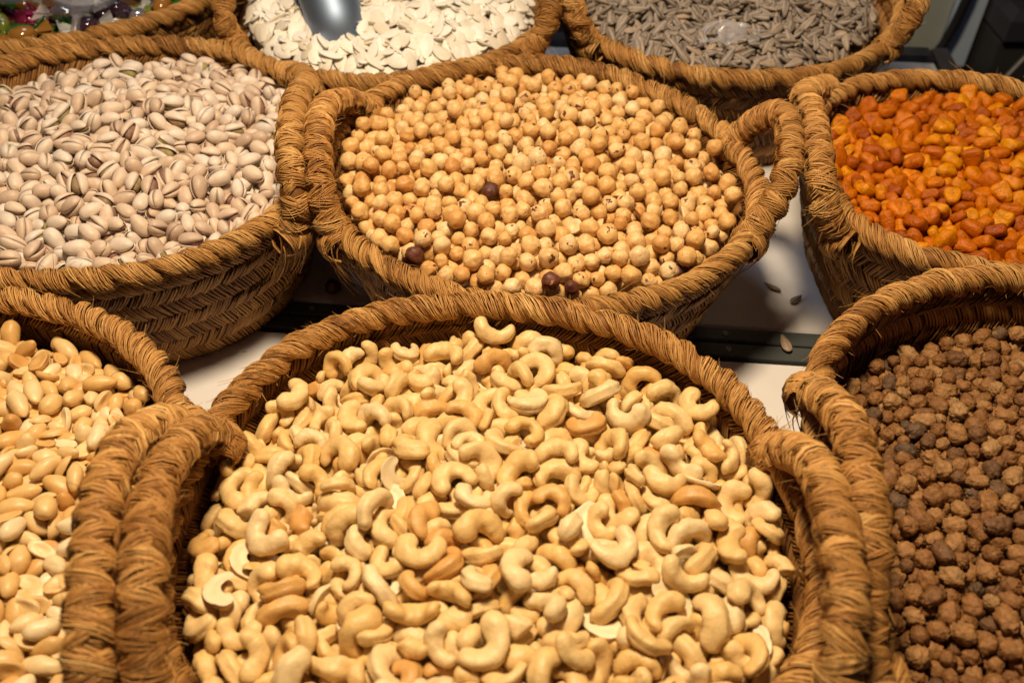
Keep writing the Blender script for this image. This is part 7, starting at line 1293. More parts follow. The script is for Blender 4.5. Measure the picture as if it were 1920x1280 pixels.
68,-614,799,684,-17,23,69,1,90,-937,404,687,14,-17,-9,1,80,-1329,-63,663,-19,58,26,2,65,-518,296,771,-27,-27,68,3,72,-769,493,732,46,-44,-60,2,73,-1344,-221,596,-8,32,-35,0,69,-849,910,620,47,-58,-40,1,77,-1171,170,636,61,13,41,3,89,-1100,
258,648,37,-38,-45,1,83,-1164,-189,640,-37,-61,-39,2,66,-1006,57,713,27,33,56,2,79,-1347,-427,573,32,41,31,0,87,-946,652,650,-31,55,-18,3,70,-984,526,657,30,-40,37,2,71,-1126,-80,600,-67,41,-26,3,91,-734,343,733,5,-21,85,0,73,-1129,-225,
684,42,-63,12,0,61,-560,1028,676,-27,-52,-30,2,75,-882,-358,699,-47,24,42,1,66,-1072,397,599,32,-38,10,2,90,-866,-723,671,-87,-4,-10,0,58,-1361,-507,585,-37,17,20,3,58,-1149,750,574,-17,85,-19,2,91,-775,34,763,19,27,69,2,64,-1162,492,594,
23,10,44,4,79,-1205,657,576,-34,62,-24,0,88,-999,-708,645,14,9,-54,0,68,-670,923,674,59,9,-6,1,77,-913,934,589,-23,16,-64,0,89,-1269,-54,637,-21,-44,7,1,79,-1093,-429,667,60,8,2,1,61,-576,873,704,-47,73,-14,0,73,-1067,21,678,-16,-35,61,3,
83,-1020,383,658,40,-48,-45,1,70,-1206,-149,659,-28,12,35,1,67,-516,831,691,7,-10,-24,1,65,-764,425,718,60,6,12,3,63,-788,183,770,-39,12,-6,2,61,-941,-756,668,59,-43,33,2,90,-1223,-191,623,69,44,-31,0,59,-1045,-654,633,-54,53,-15,3,62,-596,
-69,801,10,67,-50,0,87,-1163,400,616,69,30,-30,4,75,-558,675,728,26,-49,-25,3,76,-1095,-261,661,-22,-15,17,1,59,-435,336,783,27,-75,12,2,88,-742,-55,780,10,-7,14,3,77,-1241,151,596,55,55,8,1,85,-488,653,736,3,-10,-22,1,62,-641,1054,645,-56,
-17,-21,2,68,-960,-502,682,-27,20,15,1,77,-815,817,649,-1,3,79,0,66,-704,205,767,68,33,-1,0,74,-403,802,720,-50,56,38,0,77,-161,1160,634,33,70,18,2,84,-1252,-130,612,-21,-34,-36,2,68,-1307,-6,603,7,-45,17,1,85,-1241,-645,561,39,4,21,1,65,
-654,743,706,-28,31,-2,0,70,-560,55,819,41,47,-37,2,85,-1323,-362,522,-12,3,77,3,87,-1307,153,565,59,51,43,1,89,-510,922,669,5,22,-68,0,83,-757,-20,712,6,-3,-84,3,90,-932,-344,671,39,24,41,3,63,-600,967,639,-1,-21,-32,1,88,-1284,-711,568,
16,24,-10,1,87,-800,880,651,14,40,-44,1,66,-765,997,616,54,7,-48,0,70,-1264,57,601,-20,-17,-77,2,83,-1049,-117,701,6,40,14,1,57,-1363,-545,544,58,-42,43,1,63,-1030,302,668,-68,41,16,0,74,-1354,-597,514,82,-30,1,2,67,-1037,-748,675,4,38,71,
4,61,-1314,59,553,-14,-34,37,1,67,-1280,-196,594,-54,-64,18,0,73,-1342,-291,573,-12,36,32,1,82,-690,979,624,17,67,32,0,78,-1228,370,599,-6,11,-14,0,77,-70,1209,598,45,-63,-29,3,87,-428,417,763,2,35,-39,4,78,-260,978,677,-46,54,-6,4,83,-790,
1057,645,14,3,-79,2,61,-577,261,780,-81,2,-36,2,65,-302,658,768,-47,-22,-70,2,77,-969,121,695,-17,3,82,0,74,-535,567,746,-2,29,-38,1,64,-1305,-115,513,-35,-6,-15,1,85,-468,710,716,71,1,20,4,65,-782,636,693,-7,44,66,4,69,-527,1182,589,8,24,
-28,2,88,-924,-576,680,39,-11,-7,1,85,-772,-540,713,49,60,-7,2,71,-1094,622,612,11,-81,-2,3,64,-888,45,724,28,-24,55,2,55,-765,189,703,-75,43,-8,0,83,-1322,-92,577,-29,25,-48,0,76,-1306,-637,537,36,-28,-53,2,64,-1085,-455,622,-68,-10,-9,0,
57,-1049,691,614,36,10,16,1,70,-719,591,706,39,-54,9,1,60,-825,386,671,8,-37,-79,3,82,-117,1052,656,-43,-46,-9,3,87,-861,-192,688,84,-15,9,0,71,-615,380,716,22,-16,-27,1,91,-730,1064,597,-17,80,30,2,87,-664,561,682,2,12,32,0,84,-926,473,
679,4,39,4,2,58,-1327,-188,522,-22,-42,-3,3,88,-828,464,660,-46,-17,9,0,76,-563,1123,618,-54,19,-21,4,63,-408,853,672,-19,-52,23,0,69,-1169,249,627,39,-7,75,3,69,-691,279,747,33,-68,-23,3,60,-432,928,654,28,9,14,0,55,-796,-186,696,47,-52,
-29,0,54,-928,536,674,25,43,17,1,54,-333,720,742,42,16,15,2,65,-663,-45,738,45,27,-28,2,90,-1006,590,625,16,64,-48,0,70,-361,1122,617,-13,-10,9,2,87,-1283,-463,552,-7,43,26,3,70,-1250,301,591,32,-43,-13,0,64,-820,1064,564,6,54,-8,0,92,-998,
-318,654,-34,-34,53,0,72,-912,592,615,-71,-28,10,1,90,-1292,349,563,-38,-3,21,0,65,-1025,-63,674,66,-13,21,2,64,-930,192,662,21,0,13,0,91,-745,-110,717,9,-4,28,4,85,-509,509,756,22,-63,-55,1,73,-1185,-238,583,-33,37,-34,3,87,-968,981,577,
26,-5,8,2,58,-358,613,746,-50,-14,3,3,53,-1295,-398,625,-64,51,-5,2,78,-976,-205,698,-46,43,20,2,77,-386,962,641,36,24,74,4,58,-429,498,726,-51,-66,32,0,87,-1158,-250,645,48,-15,-17,3,56,-879,568,667,8,23,-29,0,61,-841,987,580,37,-36,28,3,
80,-1251,-260,602,-54,-32,-37,0,58,-467,765,663,-3,1,33,3,89,-820,-77,696,-26,-24,62,0,75,-160,985,673,23,77,-9,0,85,-592,26,743,53,32,15,0,88,-751,377,680,-3,9,-54,0,60,-685,767,657,46,-6,-30,1,69,-1041,211,649,20,1,-65,4,81,-1097,841,543,
51,34,-40,1,60,-1178,-375,597,16,-9,32,2,84,-538,799,638,-2,-56,-63,3,77,-252,1176,596,17,-6,27,3,83,-860,-4,685,12,-37,-68,3,90,-1293,281,502,-32,44,-31,0,84,-1253,526,538,31,-46,-3,2,72,-1350,-482,512,16,22,-82,2,68,-608,875,650,20,-20,
-39,1,65,-956,-32,661,-39,5,-77,2,85,-420,589,721,48,9,-42,1,85,-580,593,696,-35,38,-31,2,90,-392,723,681,-78,-9,7,0,84,-842,-422,695,28,-22,-37,1,66,-1245,-392,562,29,41,31,1,86,-1307,281,578,-51,22,-23,2,65,-947,453,623,2,3,-41,4,73,-902,
1024,561,12,2,21,1,75,-460,259,784,-33,38,-50,3,62,-1186,-460,580,63,59,-14,4,53,-1141,-735,606,20,-39,48,2,77,-1306,37,491,14,16,45,0,59,-893,151,716,-36,-5,16,3,70,-622,687,706,-7,-14,-80,0,59,-164,1086,613,-10,-3,-26,2,65,-708,472,681,
-54,59,-18,4,73,-674,857,656,-8,-37,-60,3,73,-1301,-36,511,7,7,-61,2,84,-1007,-248,644,-5,-23,-68,2,59,-844,198,679,8,30,52,2,70,-1341,-704,521,-72,47,-8,1,80,-580,202,731,-24,-16,41,1,81,-388,399,834,29,3,2,4,91,-1020,468,613,-59,13,40,0,
86,-1088,567,562,25,-67,-27,3,90,-849,722,651,14,-11,48,0,71,-449,655,687,-29,-5,-5,3,77,-282,858,705,-26,19,37,2,59,-1118,100,636,66,-36,-33,0,78,-1299,226,553,3,85,-10,1,69,-527,989,622,22,16,32,4,78,-923,726,630,-30,4,20,3,75,-642,250,
719,26,20,30,1,82,-361,496,777,15,-80,-19,4,64,-1187,299,583,-51,6,-63,3,68,-366,536,724,-27,-47,-2,3,71,-697,-173,717,-48,-65,26,3,57,-577,1053,601,13,-17,-58,2,81,-341,941,666,-32,57,-38,1,71,-1297,196,498,29,71,11,3,72,-709,-278,728,-25,
-32,56,3,78,-1247,-582,563,6,-15,55,2,62,-1349,-421,502,31,23,-23,2,55,-816,147,726,33,68,-14,3,65,-1311,140,487,16,-36,-50,2,55,-734,-434,719,-1,14,-61,3,64,-1129,-302,607,-9,-3,23,0,79,-431,1088,638,-28,-49,16,1,86,-1076,736,589,13,28,
-41,2,59,-1281,374,498,-23,42,-39,0,78,-1235,470,588,16,27,11,2,80,-639,477,699,-24,-9,-9,2,75,-215,815,761,20,-3,-72,0,71,-979,-448,659,49,42,23,2,57,-530,737,705,-31,8,9,2,54,-1108,-397,617,-42,50,24,2,65,-882,274,674,-62,-38,-9,2,91,
-768,441,666,49,-74,-8,1,60,-1279,419,559,47,-31,-7,0,66,-900,-73,671,26,-53,42,0,55,-511,208,752,40,18,-38,0,80,-1259,515,478,60,49,8,1,59,-1174,542,533,-39,3,0,2,87,-1195,-91,624,8,-69,48,3,57,-285,1229,578,5,-14,-67,0,55,-880,789,648,61,
31,31,2,69,-467,865,631,-12,14,32,4,88,-515,263,725,47,-2,2,1,55,-1302,-545,541,-40,46,-27,1,83,-879,843,612,-25,29,-45,2,56,-783,291,718,53,7,48,3,59,-1225,591,495,72,35,17,3,85,-629,643,663,-31,-4,11,4,74,-547,398,730,-71,23,46,1,75,-664,
41,721,44,30,37,3,71,-1005,149,632,-67,6,-59,2,72,-893,505,634,12,-15,-26,0,71,-758,533,665,37,-76,-19,1,87,-745,-208,715,-5,-21,-87,2,64,-692,-111,765,-76,-36,-4,0,56,-1082,8,604,-31,-17,17,1,83,-524,666,672,-24,22,-48,1,72,-894,349,652,
28,-22,67,2,65,-1023,-125,647,-21,-53,24,2,56,-1090,477,574,22,50,-59,2,78,-393,1005,587,48,-53,-34,2,87,-1183,-620,588,-54,16,-30,4,65,-1273,448,485,-9,-6,-10,2,58,-1128,-509,611,10,10,58,3,68,-736,725,646,32,-16,63,1,86,-777,919,611,35,
-14,-39,4,72,-489,577,702,-56,38,-24,1,88,-197,830,681,-26,52,-3,0,89,-311,584,768,-74,-12,7,3,64,-717,48,702,12,16,38,1,55,-787,63,707,26,28,75,1,77,-1262,-326,622,-40,22,0,0,84,-1143,354,563,27,-23,-74,0,74,-1042,-379,640,29,-52,-33,3,71,
-691,388,693,-22,-17,49,3,64,-571,113,737,58,-55,19,2,68,-1302,91,502,-17,15,7,1,59,-1109,-222,611,3,57,-36,0,75,-106,1108,615,43,-33,-47,1,61,-931,52,666,-36,-71,35,2,86,-1176,-146,584,-36,-44,36,2,83,-1066,238,595,47,55,23,3,56,-286,1120,
619,-42,-22,-14,0,53,-747,847,627,29,5,-1,0,69,-1113,290,581,-2,76,-18,3,76,-958,526,600,-48,5,-18,1,58,-1081,782,551,-1,-5,8,2,61,-1274,-303,545,-14,-47,64,2,83,-789,-415,705,8,1,-51,0,55,-705,904,612,-18,-75,-3,0,75,-472,303,730,-62,30,
-19,0,58,-458,984,635,25,-74,-23,4,62,-1178,172,557,33,-32,-52,0,67,-892,424,639,-15,-5,42,1,66,-1211,53,549,33,52,-6,4,63,-849,93,680,26,14,29,1,80,-789,672,630,-46,-33,49,2,76,-1202,411,537,-20,59,50,0,88,-1033,-187,640,9,73,-6,3,77,-459,
1200,545,40,64,22,2,73,-961,321,634,12,79,-11,3,74,-502,495,702,34,2,21,3,55,-354,656,699,-53,-6,8,3,85,-663,1072,531,70,-16,-41,3,91,-814,597,640,24,78,-21,3,85,-728,634,648,30,-64,-39,1,79,-873,714,584,34,-71,-31,0,54,-808,253,675,-1,4,
59,3,56,-741,-515,778,-14,33,67,2,78,-456,1132,580,18,-21,68,2,80,-1186,106,560,-77,1,44,0,63,-578,291,721,-56,-61,17,3,64,-611,-117,737,71,-35,-5,0,70,-452,1049,558,57,16,31,2,80,-1070,142,604,37,70,-40,3,68,-1056,-734,622,-46,-65,17,3,64,
-345,589,702,-88,3,-10,3,61,-383,899,620,26,17,10,0,72,-960,816,537,-19,-7,-2,0,74,-923,670,589,33,12,-48,2,69,-1152,478,534,-21,-13,8,1,60,-1058,887,530,37,36,8,0,55,-1249,-165,542,-5,43,-47,1,77,-656,-348,746,21,-27,-34,2,85,-671,-120,
718,61,65,-6,3,53,-481,370,733,62,37,51,4,58,-220,1034,630,19,3,22,1,77,-165,1006,591,11,-42,-53,0,82,-579,-58,734,-66,28,-14,0,59,-1031,-31,622,32,-54,-51,1,71,-513,52,748,29,46,35,1,84,-860,956,512,17,-20,48,2,64,-1130,61,578,35,-18,-9,1,
67,-874,-775,687,64,12,-48,4,57,-633,144,721,-74,31,-9,0,63,-782,120,688,-10,21,-86,2,53,-1025,538,584,-21,-48,32,2,66,-1320,-255,508,47,-5,15,1,63,-666,325,703,-20,48,-45,3,64,-1247,-507,567,-21,-25,-62,1,58,-1028,841,552,20,-42,-55,3,64,
-812,923,548,19,-76,-9,3,90,-693,186,707,-44,-50,39,0,61,-599,1115,564,-8,-56,-54,3,74,-302,722,681,-9,28,78,0,73,-300,904,676,62,21,24,3,57,-833,530,641,29,-82,-15,2,61,-295,1066,641,7,-27,17,3,73,-250,668,689,-1,83,20,1,63,-816,-778,682,
8,4,45,1,81,-587,713,660,-23,41,-20,4,64,-331,1106,523,41,5,-2,1,60,-529,335,719,-3,-47,-74,3,55,-488,437,725,-67,8,-1,2,76,-562,451,705,88,6,2,1,68,-593,1175,539,10,-83,-17,0,64,-220,746,683,62,27,27,2,81,41,1209,553,-4,-19,-41,2,92,-390,
1211,554,-22,-40,-21,3,78,-308,987,603,29,-23,-70,0,90,-1228,231,597,-45,12,-2,1,71,-728,1093,491,13,-32,-45,1,90,-1169,243,557,1,29,2,2,64,-501,1073,607,37,-19,-59,4,71,-630,-174,727,18,-7,-9,1,58,-1040,326,605,0,38,-60,3,73,-719,-494,717,
-14,72,38,0,58,-536,736,649,-12,-23,50,2,55,-1220,337,531,-2,-66,-58,3,76,-1030,-457,640,3,8,45,1,61,-507,136,742,-36,-33,-1,2,65,-275,611,711,5,-48,48,2,72,-1060,80,605,-55,-46,-40,2,56,-967,-149,647,-3,-1,-36,1,57,-693,848,584,77,9,4,1,
55,-732,273,695,-4,28,-57,4,68,-750,-593,701,-73,-19,-2,1,53,-1185,693,490,56,30,24,4,80,-806,-711,775,-5,72,-43,3,82,-699,-401,773,40,-62,36,2,57,-455,233,734,26,-20,-28,1,56,-792,-476,707,-34,15,28,2,59,-45,-130,840,29,-35,-50,2,88,65,
1097,677,-28,36,-47,3,92,415,486,800,12,-45,-19,2,79,56,-667,830,-18,-6,1,1,90,-39,1039,696,59,7,-20,4,84,403,606,823,-24,-20,-44,2,78,-232,650,761,2,6,-54,1,70,951,786,661,-33,33,-39,3,88,348,548,785,25,15,35,3,71,-1330,-812,512,7,25,53,1,
65,87,5,883,-23,-48,58,1,89,184,995,677,-62,37,31,1,80,742,821,697,-59,50,9,2,77,155,935,693,-67,-44,-22,2,65,-66,260,806,8,55,64,0,58,-309,-748,731,-6,-62,-17,2,80,-272,-535,753,18,85,12,0,64,-91,57,770,-77,-13,6,1,83,18,-55,773,-16,57,39,
2,69,-436,-179,759,-69,-27,2,4,75,124,-444,771,-70,-8,-2,2,91,-296,-109,838,-3,8,12,0,66,-529,-360,746,-51,-63,8,4,66,-327,-7,752,16,4,17,4,55,426,-112,764,7,-53,-40,2,88,-22,-490,762,-32,-37,-75,2,76,-1117,207,585,52,-57,1,3,76,301,-254,
755,-80,-23,11,0,57,-37,-409,759,-3,-7,51,0,59,239,-663,729,-13,-34,-28,2,85,121,8,767,67,-52,-8,0,67,103,-256,773,26,4,19,4,85,250,-318,766,0,-14,-85,0,80,-114,-31,773,18,-67,-28,3,80,70,-520,764,48,-55,-48,2,91,4,-126,774,2,77,35,0,75,
-179,-733,727,-70,-35,1,0,79,-173,-649,744,59,4,0,0,85,617,448,694,40,1,41,2,88,-618,-576,738,-82,-30,-13,3,86,-210,216,764,-47,2,3,0,79,-1209,-751,568,-82,-1,-13,1,65,361,-596,728,-9,-77,-30,4,91,226,-751,716,5,28,-41,2,91,-186,-81,774,54,
-6,63,2,74,-351,-666,761,11,-46,30,1,91,31,-309,795,-36,-36,46,4,80,355,691,720,0,-23,74,4,81,-242,-354,764,34,-31,-22,3,63,-1160,-820,593,-24,-27,65,3,89,-373,-318,760,9,45,-77,3,66,-73,750,699,64,20,38,1,89,812,849,600,-6,-42,44,3,90,886,
572,643,-1,32,-55,1,83,-8,558,731,6,-28,-8,2,85,-1348,-759,573,-18,19,-19,2,64,-377,373,740,31,-29,-11,2,69,308,62,757,2,76,-41,0,63,-80,-609,745,1,-4,47,1,85,-602,-406,761,8,-66,-17,1,88,-389,-746,729,-65,53,17,0,80,-460,-499,747,7,-53,
-55,3,62,145,115,782,41,-18,50,3,89,-27,-787,759,55,42,-18,2,70,229,781,721,0,33,-50,0,89,-356,297,758,-9,10,-8,2,88,89,-383,815,38,-29,22,3,79,664,213,720,-47,-18,-2,0,90,515,-640,733,7,-51,-63,4,60,1027,531,668,-45,31,8,0,89,-102,-521,
760,-24,61,26,2,77,462,-511,753,28,48,-61,1,78,420,-717,741,29,-56,-46,1,69,858,689,626,78,37,-13,1,91,178,-225,768,-55,6,-48,3,57,257,269,797,-15,69,-30,4,65,-484,-53,755,-42,77,17,0,79,-508,-442,756,-56,7,-51,2,76,-372,-803,777,-1,30,-62,
3,80,-367,-200,759,78,-6,-2,0,58,384,71,752,-6,3,-2,3,69,380,788,698,2,-77,21,2,70,51,329,755,-23,26,-44,1,82,575,185,731,-47,30,-17,0,87,810,97,733,-5,-3,34,1,76,92,167,816,27,-51,-33,0,66,-181,630,714,5,64,40,2,84,47,-704,727,-40,-73,-13,
3,84,-427,54,803,-57,34,-44,3,53,757,790,617,-41,-20,-28,0,89,718,-90,713,32,48,43,0,87,-1104,-876,588,-67,22,39,2,56,428,-1,800,-33,12,-49,3,79,-680,-761,700,-16,-26,49,1,71,-437,104,753,17,7,17,1,83,-250,-774,772,5,17,26,0,76,-1125,782,
489,32,-67,-36,1,89,-998,-776,628,-46,-76,11,1,54,8,179,802,-17,25,-6,0,79,-398,181,744,-55,49,-18,1,60,84,820,656,-36,-52,5,0,61,-287,-295,773,-21,68,-34,1,89,-261,64,777,42,5,-10,2,91,427,391,720,55,-26,-20,0,64,-717,-630,707,-4,34,-58,3,
57,-647,-665,725,-25,78,-11,3,81,349,-334,762,-73,27,28,2,83,-396,-38,761,17,42,37,2,73,270,-543,802,52,13,24,2,86,-166,-246,769,-23,-31,45,2,63,45,-96,843,4,23,72,3,90,-3,-633,740,-14,23,83,2,73,-288,-124,771,5,-31,-60,3,81,-32,-337,770,
-23,-79,4,4,79,-137,12,811,-5,-23,4,3,56,-508,-243,757,-22,45,-44,3,79,378,1029,608,-6,24,-39,0,77,-496,-141,751,-39,24,-24,0,66,271,-450,807,-31,43,-25,2,71,207,-605,786,57,-27,-3,2,88,227,-259,816,23,67,36,1,73,6,-393,807,-6,53,-55,3,69,
282,-30,798,12,-22,-43,2,78,-1052,-801,635,-22,13,-43,2,64,-191,-504,758,-49,1,-6,4,76,586,-82,757,-31,67,-28,3,89,-155,427,802,29,-74,34,1,66,42,-786,757,-40,8,-34,3,68,648,316,774,70,39,-4,2,90,-132,642,771,29,38,6,4,70,728,-27,773,-45,
-25,7,2,78,646,-17,784,-73,38,-16,1,84,373,-472,783,0,-74,-49,4,91,66,753,677,41,-26,-56,2,71,820,600,651,7,-9,-43,0,67,-554,-178,754,-77,26,-35,0,75,541,-169,805,-38,-22,63,2,91,-440,-107,765,-42,32,-60,4,72,697,-105,788,22,-15,-7,4,83,
-1253,-826,553,8,-6,24,1,90,120,238,789,21,-9,-83,3,56,434,92,791,-40,28,-17,1,72,393,424,768,44,71,-24,4,70,267,216,845,-18,78,37,0,86,-157,164,775,-27,17,36,4,72,364,202,774,13,38,-49,4,71,-888,-837,661,35,61,27,1,82,-185,-169,771,-63,
-43,20,4,74,-71,19,809,4,-24,-73,4,54,517,60,781,5,-71,4,2,65,-603,-327,802,-15,15,-33,1,85,447,-658,700,23,-50,-7,2,69,222,-166,777,41,-31,-34,0,90,581,-381,728,-47,13,-65,2,87,451,188,790,48,-38,-14,0,81,-310,-482,755,-6,-61,6,2,57,-948,
-832,636,-14,15,-32,1,58,-76,516,740,-71,24,49,0,77,287,579,756,-50,39,-17,0,76,-123,236,768,-18,68,34,2,80,323,826,731,22,-58,-46,3,88,380,57,810,4,81,9,4,65,598,53,788,32,41,-54,2,59,495,-227,778,-26,-5,-24,2,61,-210,-609,810,62,-10,20,3,
88,889,773,602,-39,-42,-6,4,80,337,-543,775,-45,-39,41,4,61,38,-440,765,-2,6,8,2,75,-439,-512,798,39,-22,-52,0,56,505,-85,809,-5,63,61,1,84,68,-461,837,-38,-80,3,4,91,-219,554,731,20,47,-53,2,87,-375,-112,760,12,-22,-40,3,69,558,452,764,2,
9,-10,2,89,467,-582,721,4,-7,-40,2,89,-170,-572,751,6,-11,84,4,80,435,-739,682,-21,67,-24,4,78,-292,528,723,-3,-2,-33,1,78,-696,-557,727,-17,19,6,2,73,-732,-700,699,33,33,35,1,63,163,-92,770,18,30,46,0,70,-469,-598,747,22,-56,1,3,68,-200,
-457,820,3,-3,-33,0,83,51,106,819,4,-20,73,3,74,-737,-770,690,-11,-10,50,2,55,750,121,766,-75,-44,17,1,88,98,474,779,-54,36,2,0,80,688,779,649,29,35,-51,0,71,366,-77,801,6,-55,34,2,66,-62,-565,814,-2,-56,-36,3,87,467,-177,743,6,-57,59,4,63,
-1130,-791,654,30,-28,-20,2,66,-84,-450,795,-65,43,-29,2,81,739,203,731,-20,-16,39,1,63,359,-691,754,-39,-73,25,2,71,-1100,-789,600,37,19,-72,2,54,-69,-370,838,-1,3,18,1,88,593,116,773,-32,-51,-48,3,76,158,645,763,-45,1,-14,2,77,189,282,
774,49,68,-16,0,57,-462,-720,728,-48,-31,19,0,72,224,462,785,-17,65,10,0,75,-588,-231,740,8,51,49,0,61,147,-528,807,8,11,-55,4,92,-531,-312,790,-26,81,-8,4,57,-904,-928,641,18,-14,-32,4,78,79,897,690,41,-31,-35,2,80,98,-304,840,-10,-4,55,2,
85,134,-220,846,8,47,67,0,86,-256,512,781,-70,32,7,1,73,11,-581,789,-73,-46,4,0,62,-619,-841,743,11,26,30,0,70,161,-33,805,8,-76,-29,1,71,-18,-304,838,-35,0,-30,1,69,482,503,754,37,-12,-7,0,77,13,-735,779,22,38,-58,0,59,946,512,634,46,-3,
-13,3,85,-426,-434,766,31,14,53,2,81,837,445,715,24,66,38,4,90,276,-397,757,48,16,22,4,81,777,689,672,-24,42,58,1,85,-430,-550,740,23,-16,-21,3,53,-999,-854,626,12,20,50,1,73,-437,-265,765,33,-29,25,2,73,810,204,728,48,-48,-29,0,86,660,155,
769,-63,-17,-2,0,66,156,573,755,60,27,-34,2,64,-232,-543,804,-72,2,19,3,65,-1,1138,643,10,77,36,2,77,-23,402,804,-46,-30,-5,2,90,-398,103,804,51,34,48,3,57,437,1088,615,49,-31,-11,3,86,291,1188,561,0,-27,74,0,75,638,629,721,17,13,-71,0,91,
-145,521,800,41,-1,0,2,89,235,-822,775,-24,-37,55,3,82,-656,-512,790,-10,-21,21,0,83,102,-734,789,-3,-17,33,0,90,-112,-780,733,-52,-32,62,0,84,-751,-888,683,-2,-44,-45,1,75,-355,-460,791,-83,22,1,1,58,273,155,808,22,3,-69,2,56,548,-241,738,
-26,38,-43,0,80,-314,-594,753,-4,2,2,0,79,-46,-704,737,8,-9,36,2,90,171,-288,766,1,-5,-88,0,68,83,-333,762,-10,70,-53,2,55,-628,-277,737,-38,-40,42,2,61,-700,-832,686,-27,-81,18,1,72,-71,169,807,38,38,16,2,55,429,-796,734,-74,31,32,3,83,
-236,-323,833,37,-9,-65,2,75,428,270,814,46,-7,-9,0,76,385,863,692,16,17,-14,0,60,165,-781,760,-10,-33,38,2,66,266,-98,779,49,7,27,3,53,211,-190,847,80,10,-5,2,63,751,352,706,-51,-6,-13,3,63,40,-173,814,6,-3,18,3,67,451,57,842,65,-57,-8,4,
67,-267,-423,773,53,-2,32,1,74,133,804,719,-25,-77,34,2,91,743,898,661,19,-10,-3,3,87,622,-208,763,-6,62,-61,3,70,-722,-682,766,-8,9,-37,0,87,-580,-711,719,61,43,-8,2,63,835,281,711,-36,22,-7,0,64,745,477,711,22,-12,-57,1,74,452,-179,815,7,
35,35,2,83,-192,-5,771,36,39,10,2,73,-529,-629,768,-10,27,4,0,57,-302,231,799,67,-13,-14,0,89,107,724,736,38,-12,42,2,76,-507,-497,794,6,70,40,4,61,-77,-257,820,57,53,9,1,62,-407,247,741,-3,29,-29,2,53,311,-292,823,19,-41,-37,0,87,450,359,
768,-70,-39,-21,3,67,-149,580,754,-36,48,-20,2,59,774,290,754,-23,27,-39,0,78,618,231,784,45,-12,35,2,71,665,85,803,-46,69,-20,2,87,-231,-141,809,12,-56,-46,4,67,495,-8,814,10,-18,-42,1,72,-342,-170,798,23,67,20,1,64,60,265,813,10,-56,-67,
2,75,299,888,675,0,35,28,1,72,-164,-170,839,-53,-65,-7,3,84,409,-277,808,-5,28,76,0,84,-376,-287,812,13,-3,-13,1,69,214,-486,761,4,43,-70,2,87,-181,-312,773,-50,4,2,0,75,-484,-314,753,43,-76,23,2,59,-341,122,765,-13,-34,76,0,87,-1283,-907,
598,25,59,37,2,89,-15,675,747,-7,-33,-26,2,60,78,-604,797,-3,40,72,3,70,-66,-44,835,24,-24,16,2,84,-299,-629,826,18,35,15,2,86,304,-740,722,62,-11,-51,4,71,-668,-911,678,4,-3,-77,3,81,420,-405,798,-2,68,35,4,76,498,-395,747,76,-35,27,0,89,
276,402,804,-49,-1,11,0,80,-150,-46,847,-28,7,49,2,80,412,-561,772,7,-18,65,2,66,146,1069,654,-34,-32,-43,2,88,208,344,805,50,-38,-52,2,82,202,-98,837,-52,-7,33,0,85,-114,-721,776,-35,-11,77,0,66,623,760,673,-68,48,16,0,80,32,352,856,54,53,
-22,0,80,121,1200,593,-50,56,6,0,88,-494,-183,811,-50,38,-18,2,77,535,-504,743,50,-64,17,1,62,66,572,777,-29,-13,-11,2,87,-555,-793,765,7,47,58,1,92,-89,354,816,16,-8,-27,1,86,-346,79,843,9,27,10,2,84,-328,-61,791,3,7,46,2,78,609,545,713,
-6,6,70,1,83,363,966,629,26,42,-13,2,54,151,-358,768,-61,-4,9,0,77,-528,-558,750,-46,70,13,0,85,-440,-797,712,21,-7,-11,4,71,137,191,760,-7,6,23,0,67,-413,-636,741,8,-13,-52,3,75,132,47,832,-9,11,-21,4,89,865,349,739,21,36,25,0,81,-313,10,
806,-40,23,-46,2,65,862,525,700,0,63,-29,0,87,596,999,651,45,-19,-14,2,90,-264,154,807,41,14,25,0,74,305,1143,619,20,33,12,1,61,-280,448,805,-11,3,-19,0,80,-271,-208,821,26,1,80,3,76,215,566,787,-17,8,-64,0,69,859,637,691,15,6,-10,3,67,
-148,-546,809,-19,4,-22,3,68,-362,-366,817,3,42,-64,2,85,-67,965,684,40,-14,16,3,79,11,-519,827,-45,-4,39,2,77,709,269,754,-25,13,-27,0,56,518,788,673,26,3,-37,0,76,354,247,845,8,-64,1,2,77,206,75,810,40,7,-2,4,60,561,-9,795,44,51,-35,1,90,
240,-722,786,-5,-77,41,0,65,295,-617,781,-17,34,62,1,75,-303,346,813,-27,-39,47,0,86,350,-772,751,-4,1,-66,1,73,-224,591,799,-81,-12,14,0,67,-201,195,839,1,2,-40,1,82,954,695,651,-52,20,4,0,71,37,457,825,60,-36,-34,0,71,187,-681,780,-7,7,
-20,2,60,922,641,619,-59,-4,-22,4,74,-131,-311,828,-76,20,26,2,67,457,-449,769,12,44,46,0,56,-153,-446,763,45,-14,-39,2,69,-19,-555,744,-5,5,-78,3,61,-104,-367,769,71,-38,-15,1,83,639,481,766,71,8,50,2,71,182,-320,828,9,-11,-84,0,75,-126,
191,828,-52,-6,-48,2,66,280,330,788,-23,54,54,0,57,-213,-712,779,-37,-20,55,3,60,-950,-875,676,8,-15,88,2,56,230,20,825,81,15,-32,0,73,67,662,764,73,-22,-15,1,90,-9,578,808,15,-30,-2,2,70,320,-499,838,-21,18,-20,0,68,728,406,738,30,4,46,1,
60,416,560,762,2,8,47,0,72,1042,664,642,-20,11,-23,0,92,525,596,729,-73,13,-5,1,83,-101,580,789,-76,-24,13,2,55,723,576,693,17,18,18,2,77,336,-404,820,58,47,-42,0,86,521,880,692,13,-17,49,3,89,-703,-816,762,88,6,9,2,92,428,1008,647,-43,-51,
